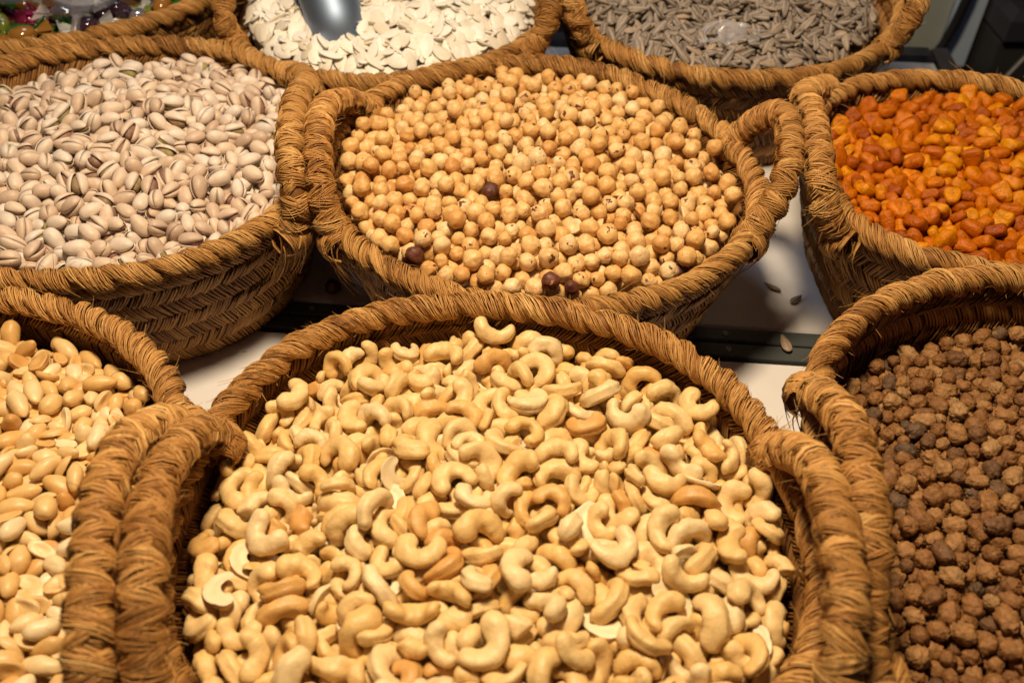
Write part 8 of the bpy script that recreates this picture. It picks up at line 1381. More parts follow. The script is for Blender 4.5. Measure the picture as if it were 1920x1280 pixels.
-46,1,69,329,1000,666,-32,-8,29,3,69,-437,-333,799,45,10,-53,2,75,-203,467,823,-56,-12,-43,3,79,511,685,725,-53,-20,8,3,82,694,1024,693,-80,-6,11,0,86,863,898,642,68,53,20,2,68,-504,-93,806,-68,33,8,1,66,189,708,744,-23,-67,-45,1,76,-25,
-450,860,26,-39,-47,2,87,-405,-318,868,-58,-50,-42,2,73,194,-430,827,29,-11,65,2,86,-42,626,769,11,10,-20,1,68,723,213,785,14,72,-27,0,65,575,885,645,0,-13,-11,4,63,394,743,755,17,25,63,4,82,-6,883,705,-37,38,-15,4,77,522,-347,796,-68,5,2,
2,59,481,-300,752,30,-10,28,2,89,221,129,766,24,16,46,3,82,-121,103,833,30,12,5,0,90,360,-222,844,61,-29,23,2,73,304,1069,628,7,-15,-87,3,79,300,511,763,82,-9,-24,4,56,-491,-373,794,-40,26,-27,3,63,254,1201,633,-4,-6,81,1,86,-543,-387,792,
-48,38,-9,1,56,477,1045,678,7,43,53,2,70,495,-585,801,9,13,-38,4,87,424,-84,844,-5,10,40,0,80,-451,174,757,-24,47,13,1,72,-402,252,806,51,-44,-30,3,74,-7,248,834,-9,-63,38,2,62,-596,-672,790,39,-29,-44,0,91,-273,-712,802,46,-66,-40,2,69,
-51,833,737,4,-13,-6,3,84,-130,-243,840,17,47,-25,1,78,521,958,655,6,12,-22,1,89,-354,-730,795,75,15,-5,4,73,165,152,872,45,25,30,2,88,682,1034,609,57,4,-28,0,78,-88,-185,831,-26,-67,31,1,59,452,770,712,-14,-7,-9,2,78,660,837,702,59,3,-63,
2,85,-456,-798,780,-22,28,-38,1,91,354,112,792,-56,-9,-39,2,57,-793,-780,748,7,-73,-34,1,85,-587,-489,748,-37,11,42,2,80,-493,-849,715,-31,-10,-49,3,82,192,834,681,-31,21,81,0,59,584,-319,783,59,-37,21,3,87,-512,-690,785,39,11,-18,3,79,339,
-18,831,-37,38,-19,0,56,-407,-202,813,63,35,12,1,76,-553,-132,796,-2,-2,-87,1,60,434,-518,812,39,-33,56,2,55,680,439,735,31,67,40,2,58,458,-355,795,-30,63,-53,2,54,-240,385,805,3,66,-20,1,62,-1205,-897,625,-19,-19,48,1,87,-581,-540,811,8,
-31,15,2,78,-470,-436,838,25,-54,-51,3,92,46,996,709,62,37,-50,2,84,-380,-112,838,44,-72,-12,2,87,-441,15,764,-61,37,-51,4,72,387,160,836,-63,34,17,0,83,-196,700,728,-27,-30,11,3,61,-635,-746,742,39,-56,14,3,71,138,-639,779,76,-20,43,2,65,
124,988,655,-19,-22,-49,1,69,405,937,677,-26,58,-29,0,88,62,-236,821,-27,44,-42,3,59,698,38,759,-18,-15,26,4,62,227,125,835,-11,51,24,2,61,-218,752,751,-85,-8,9,0,55,990,606,655,-5,-37,56,2,69,479,313,793,15,28,-32,0,57,571,-247,809,-9,69,
5,2,69,-32,127,850,-13,-51,45,3,84,-345,-232,814,13,-62,53,4,60,-286,-41,844,51,-30,53,2,61,955,486,700,-3,-16,36,3,72,278,726,737,-34,-28,12,1,76,169,1155,639,33,4,25,3,83,-1294,-773,537,-30,54,15,2,62,-231,284,840,20,-75,-34,4,85,-265,
-664,749,-3,27,-14,3,82,508,-627,685,2,3,-64,1,59,190,29,767,16,-5,-25,4,79,-663,-449,735,-1,-4,-28,3,78,191,268,844,-3,-52,-61,3,90,-185,-370,822,25,0,15,4,70,-181,-815,787,5,64,-47,2,85,283,84,818,-17,-9,-65,2,76,374,1097,671,6,-6,-40,0,
85,963,796,593,-63,24,-17,0,56,-384,-438,852,-31,-36,53,2,74,-562,-449,814,-52,-5,24,2,76,-577,-242,808,-16,38,-38,2,71,512,-469,785,1,40,16,1,63,-492,118,804,-30,-15,24,1,77,-197,276,778,48,19,-60,0,55,6,10,828,-8,1,51,1,87,626,-150,801,
-72,-4,50,4,84,255,1015,664,-66,33,49,0,83,715,329,743,49,20,-29,2,56,156,876,699,-53,-14,-12,1,63,137,595,826,-31,24,-13,2,85,255,656,773,-2,-64,-57,4,87,25,505,775,34,31,-3,2,65,-262,-487,793,34,49,-6,2,63,682,562,763,-70,17,24,2,82,114,
324,809,46,-3,-14,4,89,350,-142,838,85,6,-3,2,82,-128,861,721,-36,-31,3,2,68,-310,-433,817,-23,-25,61,3,68,-116,-119,843,-7,-3,-38,4,57,-12,744,761,-11,3,-8,2,73,-74,893,686,-61,12,55,2,71,633,-78,838,12,-7,1,1,91,-164,-693,819,-44,-33,41,
3,82,474,1141,661,-38,30,-59,2,76,-1256,-769,624,-17,85,-10,2,83,-202,33,837,-39,-10,27,3,88,465,434,765,-7,41,65,0,74,-373,326,828,6,-25,59,2,63,-1052,-858,605,-73,43,0,0,55,297,-681,769,-3,55,-11,2,57,-116,-654,784,-50,-65,-6,1,56,572,
803,712,43,-30,37,2,58,756,984,639,34,63,-30,1,90,-7,314,800,40,-30,-1,0,77,103,1228,669,2,6,5,4,72,-867,-902,697,-29,62,52,1,60,329,162,794,24,57,-45,3,54,-526,-690,718,74,-32,-10,4,55,-74,693,743,-42,55,-11,0,63,-305,-278,855,-41,-23,68,
2,88,522,378,798,-80,6,27,2,83,759,31,743,-34,1,-8,3,64,-139,-407,811,-25,12,39,0,59,410,-644,768,-38,35,15,0,72,346,374,790,39,-71,-2,0,67,257,-367,832,-3,2,-32,3,84,-249,99,843,4,-80,-25,1,67,375,-541,821,-44,67,-15,0,64,-330,282,868,-4,
58,-42,4,88,571,-442,780,30,11,-36,1,85,-83,446,844,-41,-17,18,3,80,-810,-864,668,1,-68,51,2,65,171,-557,738,40,-26,-38,1,66,686,506,707,-32,35,-42,3,71,598,1086,633,36,60,-42,0,79,244,-39,855,-3,-60,-46,2,56,914,313,699,-52,70,-8,1,69,-10,
-47,902,-37,-50,24,2,85,565,510,726,14,-27,49,1,54,271,-231,881,11,34,70,2,92,324,-730,797,-6,-19,86,4,67,547,295,801,13,-54,68,2,85,232,1152,598,28,-53,-12,0,57,596,884,724,10,42,-20,2,73,248,-661,796,-7,5,17,1,56,-152,778,733,-13,59,22,2,
80,785,540,692,-32,4,25,2,61,-681,-616,751,70,-7,37,2,54,-47,1074,626,-36,-53,4,2,80,-91,457,780,25,82,-6,4,65,239,-493,860,2,25,-49,2,75,-376,-9,817,28,7,-12,0,59,532,1065,635,50,69,4,1,73,996,738,611,20,-28,18,0,74,51,188,863,15,-43,-26,
3,74,309,-87,823,-10,44,0,0,58,-47,-654,809,11,-37,-65,0,83,-34,497,794,-62,54,25,1,70,-404,155,860,-39,27,-75,2,81,-997,-814,683,-1,0,-13,0,71,-840,-846,714,11,-31,-14,3,54,242,899,716,-42,51,-39,3,76,-408,-587,800,-19,-52,68,3,82,570,648,
769,-16,3,-61,4,81,778,411,723,-11,10,-36,1,58,20,-168,870,3,4,56,3,64,355,303,792,3,79,-13,0,62,209,-565,862,-6,1,-9,0,83,351,629,764,-45,-45,-43,2,80,508,127,810,29,-76,-8,4,87,425,-599,831,-27,-15,-75,2,71,-603,-777,702,-28,-17,20,1,64,
-374,-519,764,-1,12,67,0,88,0,249,763,-78,-13,10,0,77,587,274,722,0,-9,83,3,89,355,-5,766,-38,54,-27,0,86,-59,52,865,16,-3,34,2,81,125,-100,825,-20,43,-15,0,64,-136,283,826,-30,11,-6,0,67,519,197,774,-2,-16,23,1,55,-205,-249,849,-13,-36,
-34,2,83,497,242,805,4,50,25,0,61,84,-11,818,-30,6,16,0,59,281,-137,817,1,-10,-18,2,59,842,806,673,30,27,19,2,90,-423,-698,779,13,11,-8,2,57,454,855,722,-58,28,-17,0,75,-434,-56,809,-48,34,-16,1,63,-326,169,811,-36,23,41,4,54,892,235,709,
-13,-5,7,3,68,-281,31,863,-30,-4,45,0,76,342,457,807,-1,-13,-27,4,83,641,-261,796,33,8,21,0,67,349,89,860,35,-48,-9,0,75,499,-269,832,-61,-23,0,3,77,211,1212,702,14,64,-48,3,86,675,961,637,-20,41,57,2,81,20,988,646,-59,-18,28,4,55,161,414,
807,-1,11,-1,0,79,644,388,739,38,-9,-5,4,61,-226,-67,833,-10,13,-49,3,75,-767,-832,706,-27,15,-65,2,58,-491,14,816,-1,21,-54,1,82,-129,716,765,-3,-25,25,3,66,373,-332,858,-19,-21,33,0,80,271,12,754,40,4,-1,1,56,42,-585,738,22,68,39,0,60,
125,-168,779,-16,-83,-19,3,91,137,-697,726,-32,-79,7,1,91,-371,43,767,-24,27,-45,2,84,161,505,806,8,39,31,1,85,-173,360,813,65,21,-31,1,69,72,-560,845,-7,16,20,1,79,50,832,734,-5,-21,32,2,81,-769,-609,750,22,-26,-43,3,64,47,1202,630,-18,13,
-46,4,67,-11,-224,834,40,79,15,3,81,-279,-362,803,22,-32,-21,3,55,-35,-259,773,-41,-19,-13,2,73,],
 'corn': [
-686,-402,904,-80,-22,-7,2,102,-377,-849,866,19,32,33,1,103,-532,-706,883,12,43,-50,1,97,-357,-604,919,6,3,69,3,102,-87,-368,974,-56,42,1,3,102,-147,-16,980,-37,39,14,0,102,-112,-235,979,34,-10,-27,1,97,-400,-725,837,58,26,-31,1,102,-469,
-902,839,-12,-24,85,4,90,-633,-541,891,-15,15,12,2,101,-669,-695,815,33,71,-39,4,103,-593,-831,875,-15,68,-34,3,96,-812,-669,812,4,38,-25,2,93,-215,-629,892,51,38,-20,0,95,-28,158,997,6,-21,-83,4,103,-882,-508,797,-43,-11,33,2,99,-822,-569,
810,-8,60,-22,4,103,-935,153,878,17,-70,-34,1,104,-86,-471,945,17,86,-13,4,94,-315,-713,872,-9,34,54,0,96,-566,-482,900,-27,-20,69,4,98,-676,-782,761,-8,39,-8,2,89,-188,-759,844,30,24,-33,2,89,23,-251,971,-8,15,18,0,101,-551,814,865,-3,64,
9,2,102,-139,-836,848,14,14,0,3,99,-831,-183,872,77,6,-25,2,98,-764,-440,841,-62,-22,32,1,100,-602,-802,663,-30,21,2,4,90,-153,-132,940,-3,8,-25,1,100,-151,-552,900,-20,59,11,4,100,-775,-651,688,21,33,40,1,101,-504,22,943,-22,9,81,4,91,
-223,356,996,13,-85,-1,2,93,-424,740,895,-1,-2,1,1,97,-417,357,959,39,9,-30,1,100,-327,109,949,43,-24,-3,4,97,-291,-22,960,-9,37,31,1,101,180,158,980,-12,8,6,0,97,-276,-236,937,69,-13,-19,3,96,-355,-114,973,-11,7,-77,4,93,-709,-710,605,-67,
34,-4,4,97,-542,525,905,9,7,43,2,98,-377,-347,941,7,6,-52,0,79,-277,-810,848,10,10,7,0,94,-649,60,884,-15,3,-3,2,98,-479,-877,763,81,-28,-19,4,92,-298,-912,824,-51,-9,61,1,78,-948,66,839,-73,-14,26,1,90,-839,-328,853,-15,16,30,2,88,50,53,
998,-9,-5,-8,2,85,-572,257,907,-10,3,-48,1,103,-304,180,970,59,4,-23,1,95,-851,-543,636,-40,10,-33,0,97,-588,-265,889,29,-75,-14,4,102,-942,-336,816,37,77,11,1,81,-793,-612,609,-11,-12,75,2,92,-565,99,928,-69,-11,30,0,90,-261,-915,627,31,
-39,22,0,91,-730,171,866,-14,-53,31,4,97,-466,168,958,84,-13,3,2,84,-224,-899,818,2,9,66,3,95,-324,-373,892,48,67,-12,0,94,-750,-723,804,18,25,-2,4,85,-903,-449,847,85,-23,18,4,81,-650,-622,845,-15,19,-19,1,86,-490,-433,918,6,30,66,2,87,
-942,-218,863,64,11,12,4,86,-565,-850,791,7,51,-22,2,79,-745,-200,872,17,30,20,1,86,-741,-736,726,-31,-52,-59,1,72,-737,-587,807,-44,-32,68,1,87,-493,-195,893,52,-59,-36,0,93,150,846,938,-37,52,6,3,104,-473,274,931,-28,49,-25,2,97,-170,
-933,605,11,64,-33,0,82,-326,901,916,-8,-8,80,2,84,-199,-946,697,-1,81,-34,3,93,-374,272,946,22,-79,-28,3,97,63,255,988,61,-40,-9,3,101,-213,-371,905,-46,-21,41,1,82,-141,-669,881,34,70,1,1,75,218,319,959,15,6,-56,1,87,-198,-968,769,-32,29,
73,0,74,-361,-921,794,-12,15,35,3,84,-623,-171,904,-66,28,32,2,82,-428,-212,953,82,-27,17,2,73,-663,230,881,44,-23,2,1,99,369,773,961,-1,3,12,2,86,-168,-295,935,-10,-4,23,2,85,268,610,934,-13,23,44,2,99,-627,-39,902,18,9,28,3,93,-118,-398,
902,-9,15,-20,4,101,-41,-561,898,14,20,-64,0,77,-822,159,851,47,-59,5,4,101,-177,868,888,47,56,0,0,103,-561,621,868,-53,48,11,0,90,-350,-869,612,-66,-40,-13,4,90,29,-363,912,-42,67,26,1,95,-674,742,847,19,34,-70,0,84,-566,-369,855,58,-35,
-35,1,100,82,783,932,-52,-53,-7,3,100,-937,337,849,4,21,39,4,101,-700,518,837,-55,39,22,1,104,10,708,908,8,49,53,4,101,-281,-951,772,-17,13,-82,4,74,-477,-278,905,57,34,-16,2,80,-330,-904,666,-71,36,29,1,85,-246,763,876,70,17,-26,0,101,
-306,-930,721,-78,22,28,0,80,-760,88,830,-24,-30,45,2,95,-51,321,950,-1,-46,58,2,93,252,492,947,-20,74,-1,0,83,78,624,914,-71,-32,8,2,99,-552,-823,718,28,14,-48,0,88,-424,-469,848,-50,49,-10,4,82,-614,-798,789,-10,47,5,1,75,-851,-595,699,7,
36,56,3,73,-100,-119,996,-6,-9,60,4,84,-418,-87,899,32,-12,-57,0,90,-370,555,931,-73,16,-16,0,91,-951,-146,833,-42,-57,-32,4,97,-293,-484,899,4,-15,-37,3,87,177,733,918,-64,0,26,1,92,-791,625,850,-23,61,32,1,88,-825,547,855,11,84,-17,4,87,
-401,11,926,79,-14,-39,2,85,-63,514,944,-1,10,-54,1,98,-139,641,926,-18,5,-15,1,91,-574,-644,820,-8,-7,55,4,84,-392,-888,728,-22,-18,28,3,83,143,505,917,-45,18,-22,2,94,-139,195,950,-3,11,-26,3,93,-664,-496,823,-77,-8,11,3,104,441,694,961,
33,-27,-77,0,95,-391,-628,858,7,23,31,2,81,-686,-25,857,-10,-3,4,2,76,-844,408,836,19,-34,-75,4,100,94,-67,958,-38,-8,81,1,76,226,807,899,39,13,-70,2,102,-231,112,971,-4,20,75,4,80,-425,-785,787,-37,9,33,1,86,-374,-475,898,-28,0,36,1,71,
-176,-979,855,17,-77,-16,3,92,-223,-484,876,25,44,-55,1,87,-657,-223,868,57,22,-30,3,90,-459,-872,674,-39,27,53,4,75,-686,-740,666,-32,-42,43,2,75,-489,-21,878,9,-6,8,2,84,-265,-329,925,65,31,-22,4,78,-516,-818,656,-16,-18,41,2,74,-711,344,
839,36,-80,-20,4,97,-618,145,909,-85,-1,7,0,71,-734,440,843,6,16,1,2,79,-891,-445,702,44,53,15,4,99,-924,-334,744,-9,-17,54,4,103,-92,-964,672,-45,-4,-5,3,81,-142,447,971,-18,13,-17,3,97,-769,-33,842,68,-31,-29,3,85,-683,413,901,-59,48,-23,
4,74,-14,-119,984,2,32,65,3,74,-237,-556,867,-48,23,37,4,91,-859,-236,796,61,8,-45,0,98,-463,-828,612,1,-23,59,0,82,-927,-434,764,-37,9,59,3,74,-534,-818,594,-70,28,2,3,72,148,595,931,-22,57,17,2,74,-402,-238,898,19,70,-12,3,95,-526,-600,
842,74,-26,-31,4,82,-881,474,817,-39,45,64,0,88,-846,94,810,-1,12,-1,4,82,-82,-750,887,21,-18,-71,4,100,-765,-330,854,16,40,27,3,80,-491,-104,882,-51,25,21,1,76,-696,-318,864,52,-42,-30,2,97,-72,245,956,20,67,-28,1,74,-801,371,789,29,58,
-12,1,88,-925,-267,800,44,12,-24,0,75,73,-1,953,88,1,3,4,77,-159,742,880,78,-16,-40,1,84,-265,621,895,51,58,-12,1,89,-619,-758,609,4,-22,61,1,73,-416,-313,877,43,69,-21,1,80,-855,-69,857,-2,5,-57,3,73,-284,-140,914,-4,75,18,0,78,-460,-560,
831,26,69,-33,4,101,-849,-410,784,-14,44,10,0,101,-366,445,940,13,-13,-44,0,102,278,716,899,-23,11,78,1,95,64,882,897,-26,-82,-21,4,90,-32,-23,971,-12,15,-82,0,73,-910,-377,647,-45,54,-14,4,71,-36,394,917,-58,25,0,1,100,202,408,930,-11,19,
-32,4,73,-148,557,905,-63,15,2,1,77,64,-155,951,30,-27,-63,3,81,-921,9,759,2,22,-21,0,89,-60,-944,617,-73,11,-18,4,97,-25,856,904,-59,-7,17,3,74,-481,-366,872,60,-29,-27,1,92,-660,310,881,-70,28,20,3,79,-888,-461,607,51,-10,-45,4,70,-263,
460,913,29,10,27,4,74,-672,-145,853,20,9,-37,2,86,-563,-554,791,10,16,-28,1,96,-82,885,875,11,28,-37,3,94,10,811,870,28,47,-16,2,85,-30,103,942,-14,-1,81,0,73,-150,290,934,-53,-5,-5,4,82,-817,-539,719,-57,30,14,2,95,-947,172,715,25,-42,-26,
3,74,-440,108,909,71,-13,9,0,104,-250,257,920,40,39,-31,0,98,-209,-212,892,42,19,-58,4,88,282,391,951,-54,28,14,1,77,-941,-62,731,-6,44,22,0,77,-98,780,893,4,-17,-52,0,75,-946,58,714,47,24,57,3,71,57,500,926,4,3,42,1,80,-426,479,850,-61,46,
24,1,87,377,627,916,-21,9,14,0,78,-950,169,787,-65,-13,32,3,87,-897,-57,805,-46,-59,12,0,96,45,422,937,-49,-12,-12,3,70,-673,660,814,65,8,-34,3,94,-263,859,868,14,0,36,3,84,-902,-192,607,37,68,10,2,88,-199,15,931,-62,-43,13,3,77,-340,699,
887,-2,7,-83,4,80,-303,-614,819,31,47,-16,1,94,-835,-1,810,-61,45,-14,0,89,-921,240,812,3,-2,87,4,102,198,-9,967,81,13,-28,2,87,-525,-459,839,28,-15,-81,2,87,-599,523,842,-3,-6,-77,3,86,-212,-668,824,53,53,-21,1,87,-47,-189,936,-43,71,-1,1,
97,-929,-207,675,35,-35,-28,4,72,-913,88,611,-47,-32,43,2,92,-927,-225,742,41,-10,-38,4,89,-217,-60,894,74,11,-30,3,89,-46,-634,877,-26,-1,43,2,76,-379,-164,911,-15,79,-13,0,79,-619,436,842,76,4,4,3,102,-124,63,940,-48,56,5,2,100,-546,64,
865,44,-70,19,4,87,-78,-956,751,66,15,-14,1,103,-404,680,815,-45,67,9,1,93,-365,866,822,-34,23,35,2,102,-354,55,900,14,78,-7,4,73,418,557,918,2,-10,-85,4,94,-920,-103,668,40,71,14,1,88,-922,186,613,52,1,69,4,75,-769,-241,808,-5,11,-30,3,86,
-438,-720,756,19,-5,10,2,77,-896,-370,594,41,67,10,4,74,-536,396,871,-61,-51,-3,4,83,210,70,936,-21,78,-5,3,103,-104,-620,834,23,4,-25,2,88,-462,-665,811,-17,32,-70,4,96,246,245,927,19,41,-76,1,82,-924,276,730,-13,-37,35,2,100,-220,345,904,
72,-6,-54,1,86,-126,352,920,-66,18,6,2,79,-391,-839,653,-58,-14,43,0,78,-868,332,822,7,55,16,1,72,-901,-300,684,88,-4,17,4,85,67,358,950,-10,-28,72,3,78,-102,-494,875,26,84,13,2,87,421,751,887,41,48,-36,2,78,334,793,890,34,55,61,1,83,-923,
-137,735,47,2,0,4,79,-323,203,900,-4,4,-29,0,73,-198,-842,784,-52,25,0,4,84,-358,614,837,-47,36,34,1,101,-789,-332,774,-29,-50,32,2,103,-417,401,880,11,12,-1,2,98,-577,759,820,64,4,-17,3,71,194,560,900,-15,25,69,4,72,114,91,938,-9,1,28,4,
99,-543,-758,797,-8,45,58,3,103,327,311,924,1,28,3,1,84,410,480,921,4,-18,68,3,83,-486,558,857,-45,55,-12,1,82,-571,-138,865,19,-10,-19,4,91,-337,-337,826,8,5,-64,1,71,-228,-875,727,53,46,5,2,86,-739,231,822,1,21,-20,4,82,-897,-101,607,86,
-5,24,1,73,-635,587,826,-6,36,-34,4,86,-874,-302,622,17,73,3,4,103,-451,-814,723,27,-13,-8,4,90,190,149,889,-43,64,9,4,101,-897,-9,603,-8,-20,10,2,71,-320,-537,850,3,10,4,2,94,-413,-873,789,56,-45,-27,2,73,70,152,942,-39,74,4,3,76,-895,279,
611,-38,71,-17,2,100,-161,613,870,4,-80,9,4,80,-183,415,900,-46,28,2,4,91,-788,-608,753,-15,2,39,0,74,-922,-18,658,-20,38,-22,2,81,135,243,922,-5,13,0,3,89,-631,-421,822,-37,18,15,1,82,-551,-679,756,-28,80,2,2,88,-889,103,759,0,8,-21,0,86,
-523,189,859,-46,-9,41,0,98,-485,-489,770,21,38,-71,2,92,-435,32,838,4,-8,-26,0,102,186,231,961,-4,19,-22,4,71,477,654,871,74,29,-36,1,87,-576,690,819,8,45,-72,1,89,-628,-731,723,38,-30,-21,2,94,-776,-436,744,-35,-7,25,1,87,-308,346,906,-4,
-11,-35,1,102,-711,-449,777,-8,-8,-68,1,77,-905,381,765,28,-77,-2,2,87,-498,-242,814,47,69,-3,0,102,-608,354,854,-58,-30,44,3,72,-910,123,688,-58,52,-39,2,90,-123,-692,811,-27,6,55,1,84,-396,-444,793,29,-34,-77,4,76,-263,66,917,-22,1,68,4,
85,30,-439,842,4,83,22,0,104,-653,-592,770,2,0,60,1,93,-125,-190,876,5,89,3,0,89,152,-190,927,-6,4,0,1,93,-309,-442,817,-43,66,3,1,101,-63,-298,923,20,81,-8,1,81,-63,9,928,19,6,32,3,84,-799,-101,804,-49,-29,53,0,97,-700,101,784,8,71,-7,3,
93,-425,-382,813,-17,64,-14,0,97,-469,845,802,16,1,86,4,88,-620,137,842,-72,51,7,4,103,347,408,920,5,13,74,4,76,-399,782,841,8,76,29,4,81,-294,-850,745,-32,28,39,4,85,73,-282,881,-64,26,24,3,90,-695,-668,721,30,19,24,0,77,-493,756,828,42,
30,19,3,84,-572,-31,856,-35,-45,40,4,76,-79,-85,943,-2,15,-53,2,70,-202,669,838,55,-27,-37,0,94,-644,-280,749,-66,-45,20,2,77,-40,171,924,-68,36,1,1,74,-173,-404,841,3,-7,36,2,99,36,-482,908,-18,50,62,3,85,-396,157,845,13,60,21,1,95,-359,
-539,778,-74,14,-2,0,101,190,-115,955,-11,18,85,0,101,-19,-527,834,-45,33,-38,4,86,-422,223,884,-33,-5,21,0,88,-333,-285,891,-7,70,1,1,70,-160,-795,762,-21,-47,65,0,80,-273,313,842,81,3,5,1,89,-191,-126,873,1,-3,13,4,87,-334,-196,864,31,
-13,16,3,78,-480,406,831,-3,17,-47,3,75,166,316,895,73,-37,-16,2,94,-644,-386,758,31,-15,81,1,85,-139,-283,866,-86,-3,-4,2,94,-146,-13,879,28,84,2,3,86,386,694,872,60,-6,-19,2,87,-734,166,775,-10,4,2,2,72,-497,484,806,-15,8,-6,2,93,-170,
-863,650,13,0,-2,2,102,485,614,954,15,71,33,3,83,-723,-593,726,-9,-20,-38,4,93,46,-206,887,-39,-10,5,1,74,-752,441,776,-34,46,-65,1,78,-729,613,798,46,54,5,3,91,-697,-64,803,49,34,20,4,71,-323,-789,784,-7,1,-3,0,97,-101,135,880,-2,2,64,0,
88,-477,303,853,-44,74,-6,3,81,-202,161,919,-15,5,0,3,72,-685,400,770,-68,-46,5,0,98,-52,-362,856,6,4,-45,2,96,-326,470,870,78,36,22,4,100,-333,-66,909,-5,-13,62,3,80,209,680,854,3,-17,-12,2,88,-791,252,775,-66,-13,22,1,101,-451,-757,664,
14,67,38,3,103,-785,499,774,-45,41,62,2,91,-859,-303,759,43,-6,76,4,75,-167,555,828,-9,3,-11,1,80,-714,-160,794,7,-74,-11,1,82,-93,677,879,-25,-20,63,3,77,-826,135,764,-37,54,23,0,71,-519,578,772,-2,59,-13,4,77,-818,-483,658,53,6,-38,3,82,
-359,-804,717,-20,-80,-27,4,83,172,642,897,-15,-34,67,2,79,-821,559,758,23,35,-9,1,89,-232,-346,839,-78,-6,1,2,75,-97,-907,690,-47,-8,-12,2,70,262,414,887,-45,-66,-5,2,92,-367,-646,762,-24,26,-38,0,98,-554,-741,644,80,-31,-21,0,85,-32,-424,
900,37,1,-55,4,73,-256,882,799,-36,-21,-2,0,91,-569,-189,813,56,31,-25,2,73,-120,-894,804,32,52,-24,4,83,-66,-756,806,-8,5,32,4,93,807,57,875,-72,42,16,0,86,797,-346,861,-1,-38,-42,3,87,720,622,897,51,46,-7,4,71,501,-839,803,55,-60,22,4,80,
-29,-851,874,14,-7,-1,0,94,463,-81,897,18,68,7,0,84,976,280,875,15,12,-29,2,89,365,-58,937,-14,68,7,3,85,-11,-756,854,42,64,7,4,78,282,-736,859,48,10,-13,2,76,773,361,910,22,-17,-85,2,104,153,-925,617,-29,41,-3,4,86,391,72,906,29,-15,-60,1,
94,436,-892,829,39,10,40,0,91,84,-933,616,27,42,48,0,81,455,-842,603,-2,19,-64,4,85,532,-332,832,54,37,1,4,78,465,-438,856,58,35,11,0,98,338,-919,698,-50,-11,-20,3,98,466,-293,886,65,5,-25,3,90,147,-643,830,-53,-51,4,3,87,609,-762,678,28,
25,0,0,90,970,223,774,-23,38,-17,1,93,611,-59,895,-42,58,2,0,99,93,-969,706,-38,17,21,0,93,320,-472,853,5,14,-51,0,78,398,-521,879,20,-7,46,0,96,522,-827,677,-23,-26,-9,4,95,382,-620,857,17,68,-31,0,85,244,-484,890,23,-18,-67,3,84,478,34,
917,37,15,-71,1,98,541,-461,832,-29,4,57,1,93,610,-403,872,-14,-10,-41,0,93,-12,-973,788,43,-5,70,2,81,-67,-980,858,-37,58,-7,2,93,298,-823,780,-17,-16,-66,0,94,458,-219,949,-48,59,0,2,81,547,70,889,6,77,21,1,93,531,-412,909,19,-10,-50,1,
91,319,-337,914,52,59,-18,4,92,514,532,882,59,-63,4,3,99,382,-229,920,-73,-14,16,2,90,483,-216,880,25,6,-48,2,81,585,-183,862,-22,20,-52,4,97,696,294,882,-16,19,55,1,102,552,636,893,-2,45,29,1,87,535,-141,910,-30,2,75,0,72,162,-523,906,11,
13,-86,3,81,69,-571,863,4,5,-28,2,89,218,-650,869,31,47,2,1,102,246,-937,660,47,19,-7,2,90,628,672,922,49,64,-38,1,102,220,-390,893,-75,-23,-10,3,92,697,184,896,47,60,-13,0,79,165,-894,739,30,-4,39,1,96,651,-335,912,-37,-75,25,4,100,819,
527,870,-11,-63,33,2,97,865,124,846,-21,81,-6,1,73,249,-570,886,-17,33,37,4,100,400,-124,905,-36,-38,55,1,91,419,-882,693,-22,-35,-28,3,104,330,-806,842,-58,50,-19,4,82,169,-971,698,32,44,-34,4,74,659,56,922,-28,85,3,0,96,767,-629,737,-4,
43,3,3,84,332,105,940,51,36,33,3,83,49,-648,860,42,9,-34,1,89,734,-90,884,-72,-41,31,3,91,527,430,903,52,-61,-40,0,71,509,210,881,20,-22,-34,0,85,501,-861,742,-43,-17,6,2,79,2,-911,816,44,50,-43,1,85,150,-286,954,3,71,-24,0,102,282,-954,
763,-41,1,15,2,89,536,-581,819,15,7,-47,1,78,328,15,924,-37,21,4,0,82,79,-553,943,-79,-31,0,1,99,990,7,829,22,7,12,3,90,340,-891,607,15,3,4,4,99,626,-512,843,17,-15,-61,3,89,369,-685,832,73,4,8,0,79,532,-669,807,-69,0,1,4,100,-3,-976,689,
42,32,-20,3,72,141,-758,831,23,-32,-41,4,100,222,-435,952,7,19,-62,2,94,205,-925,791,-64,-20,7,4,87,614,155,853,19,45,-28,0,79,304,-111,932,8,60,44,1,85,488,-619,890,15,19,11,2,102,831,284,867,76,-6,-6,2,93,1000,89,801,-62,20,56,4,93,531,
138,931,16,-42,-71,3,96,233,-929,596,14,2,-2,3,73,605,-802,772,12,-24,-63,3,75,283,-36,929,2,18,1,3,73,607,326,919,-2,1,-31,1,98,703,-584,847,-77,5,36,2,103,725,-705,855,12,-13,-7,3,72,149,-601,901,32,73,13,4,88,657,-158,898,39,75,18,1,92,
926,-380,837,14,-20,3,4,95,77,-843,825,-71,13,21,1,94,863,-194,861,-28,0,73,2,98,586,507,877,34,57,-26,4,81,992,180,851,56,-54,-45,2,71,311,-537,878,19,12,-42,3,72,128,-402,938,-3,62,-15,1,101,286,-677,854,-33,36,64,3,74,53,-897,763,-33,
-61,15,0,80,822,-560,856,2,-72,20,4,89,939,343,804,58,40,-48,1,89,461,266,937,-6,-8,9,4,96,408,-778,852,54,-58,-7,4,90,553,-310,937,-78,28,4,0,97,30,-958,609,41,-32,23,4,76,569,-768,609,17,6,5,2,92,400,-704,896,-16,-77,36,3,84,908,226,851,
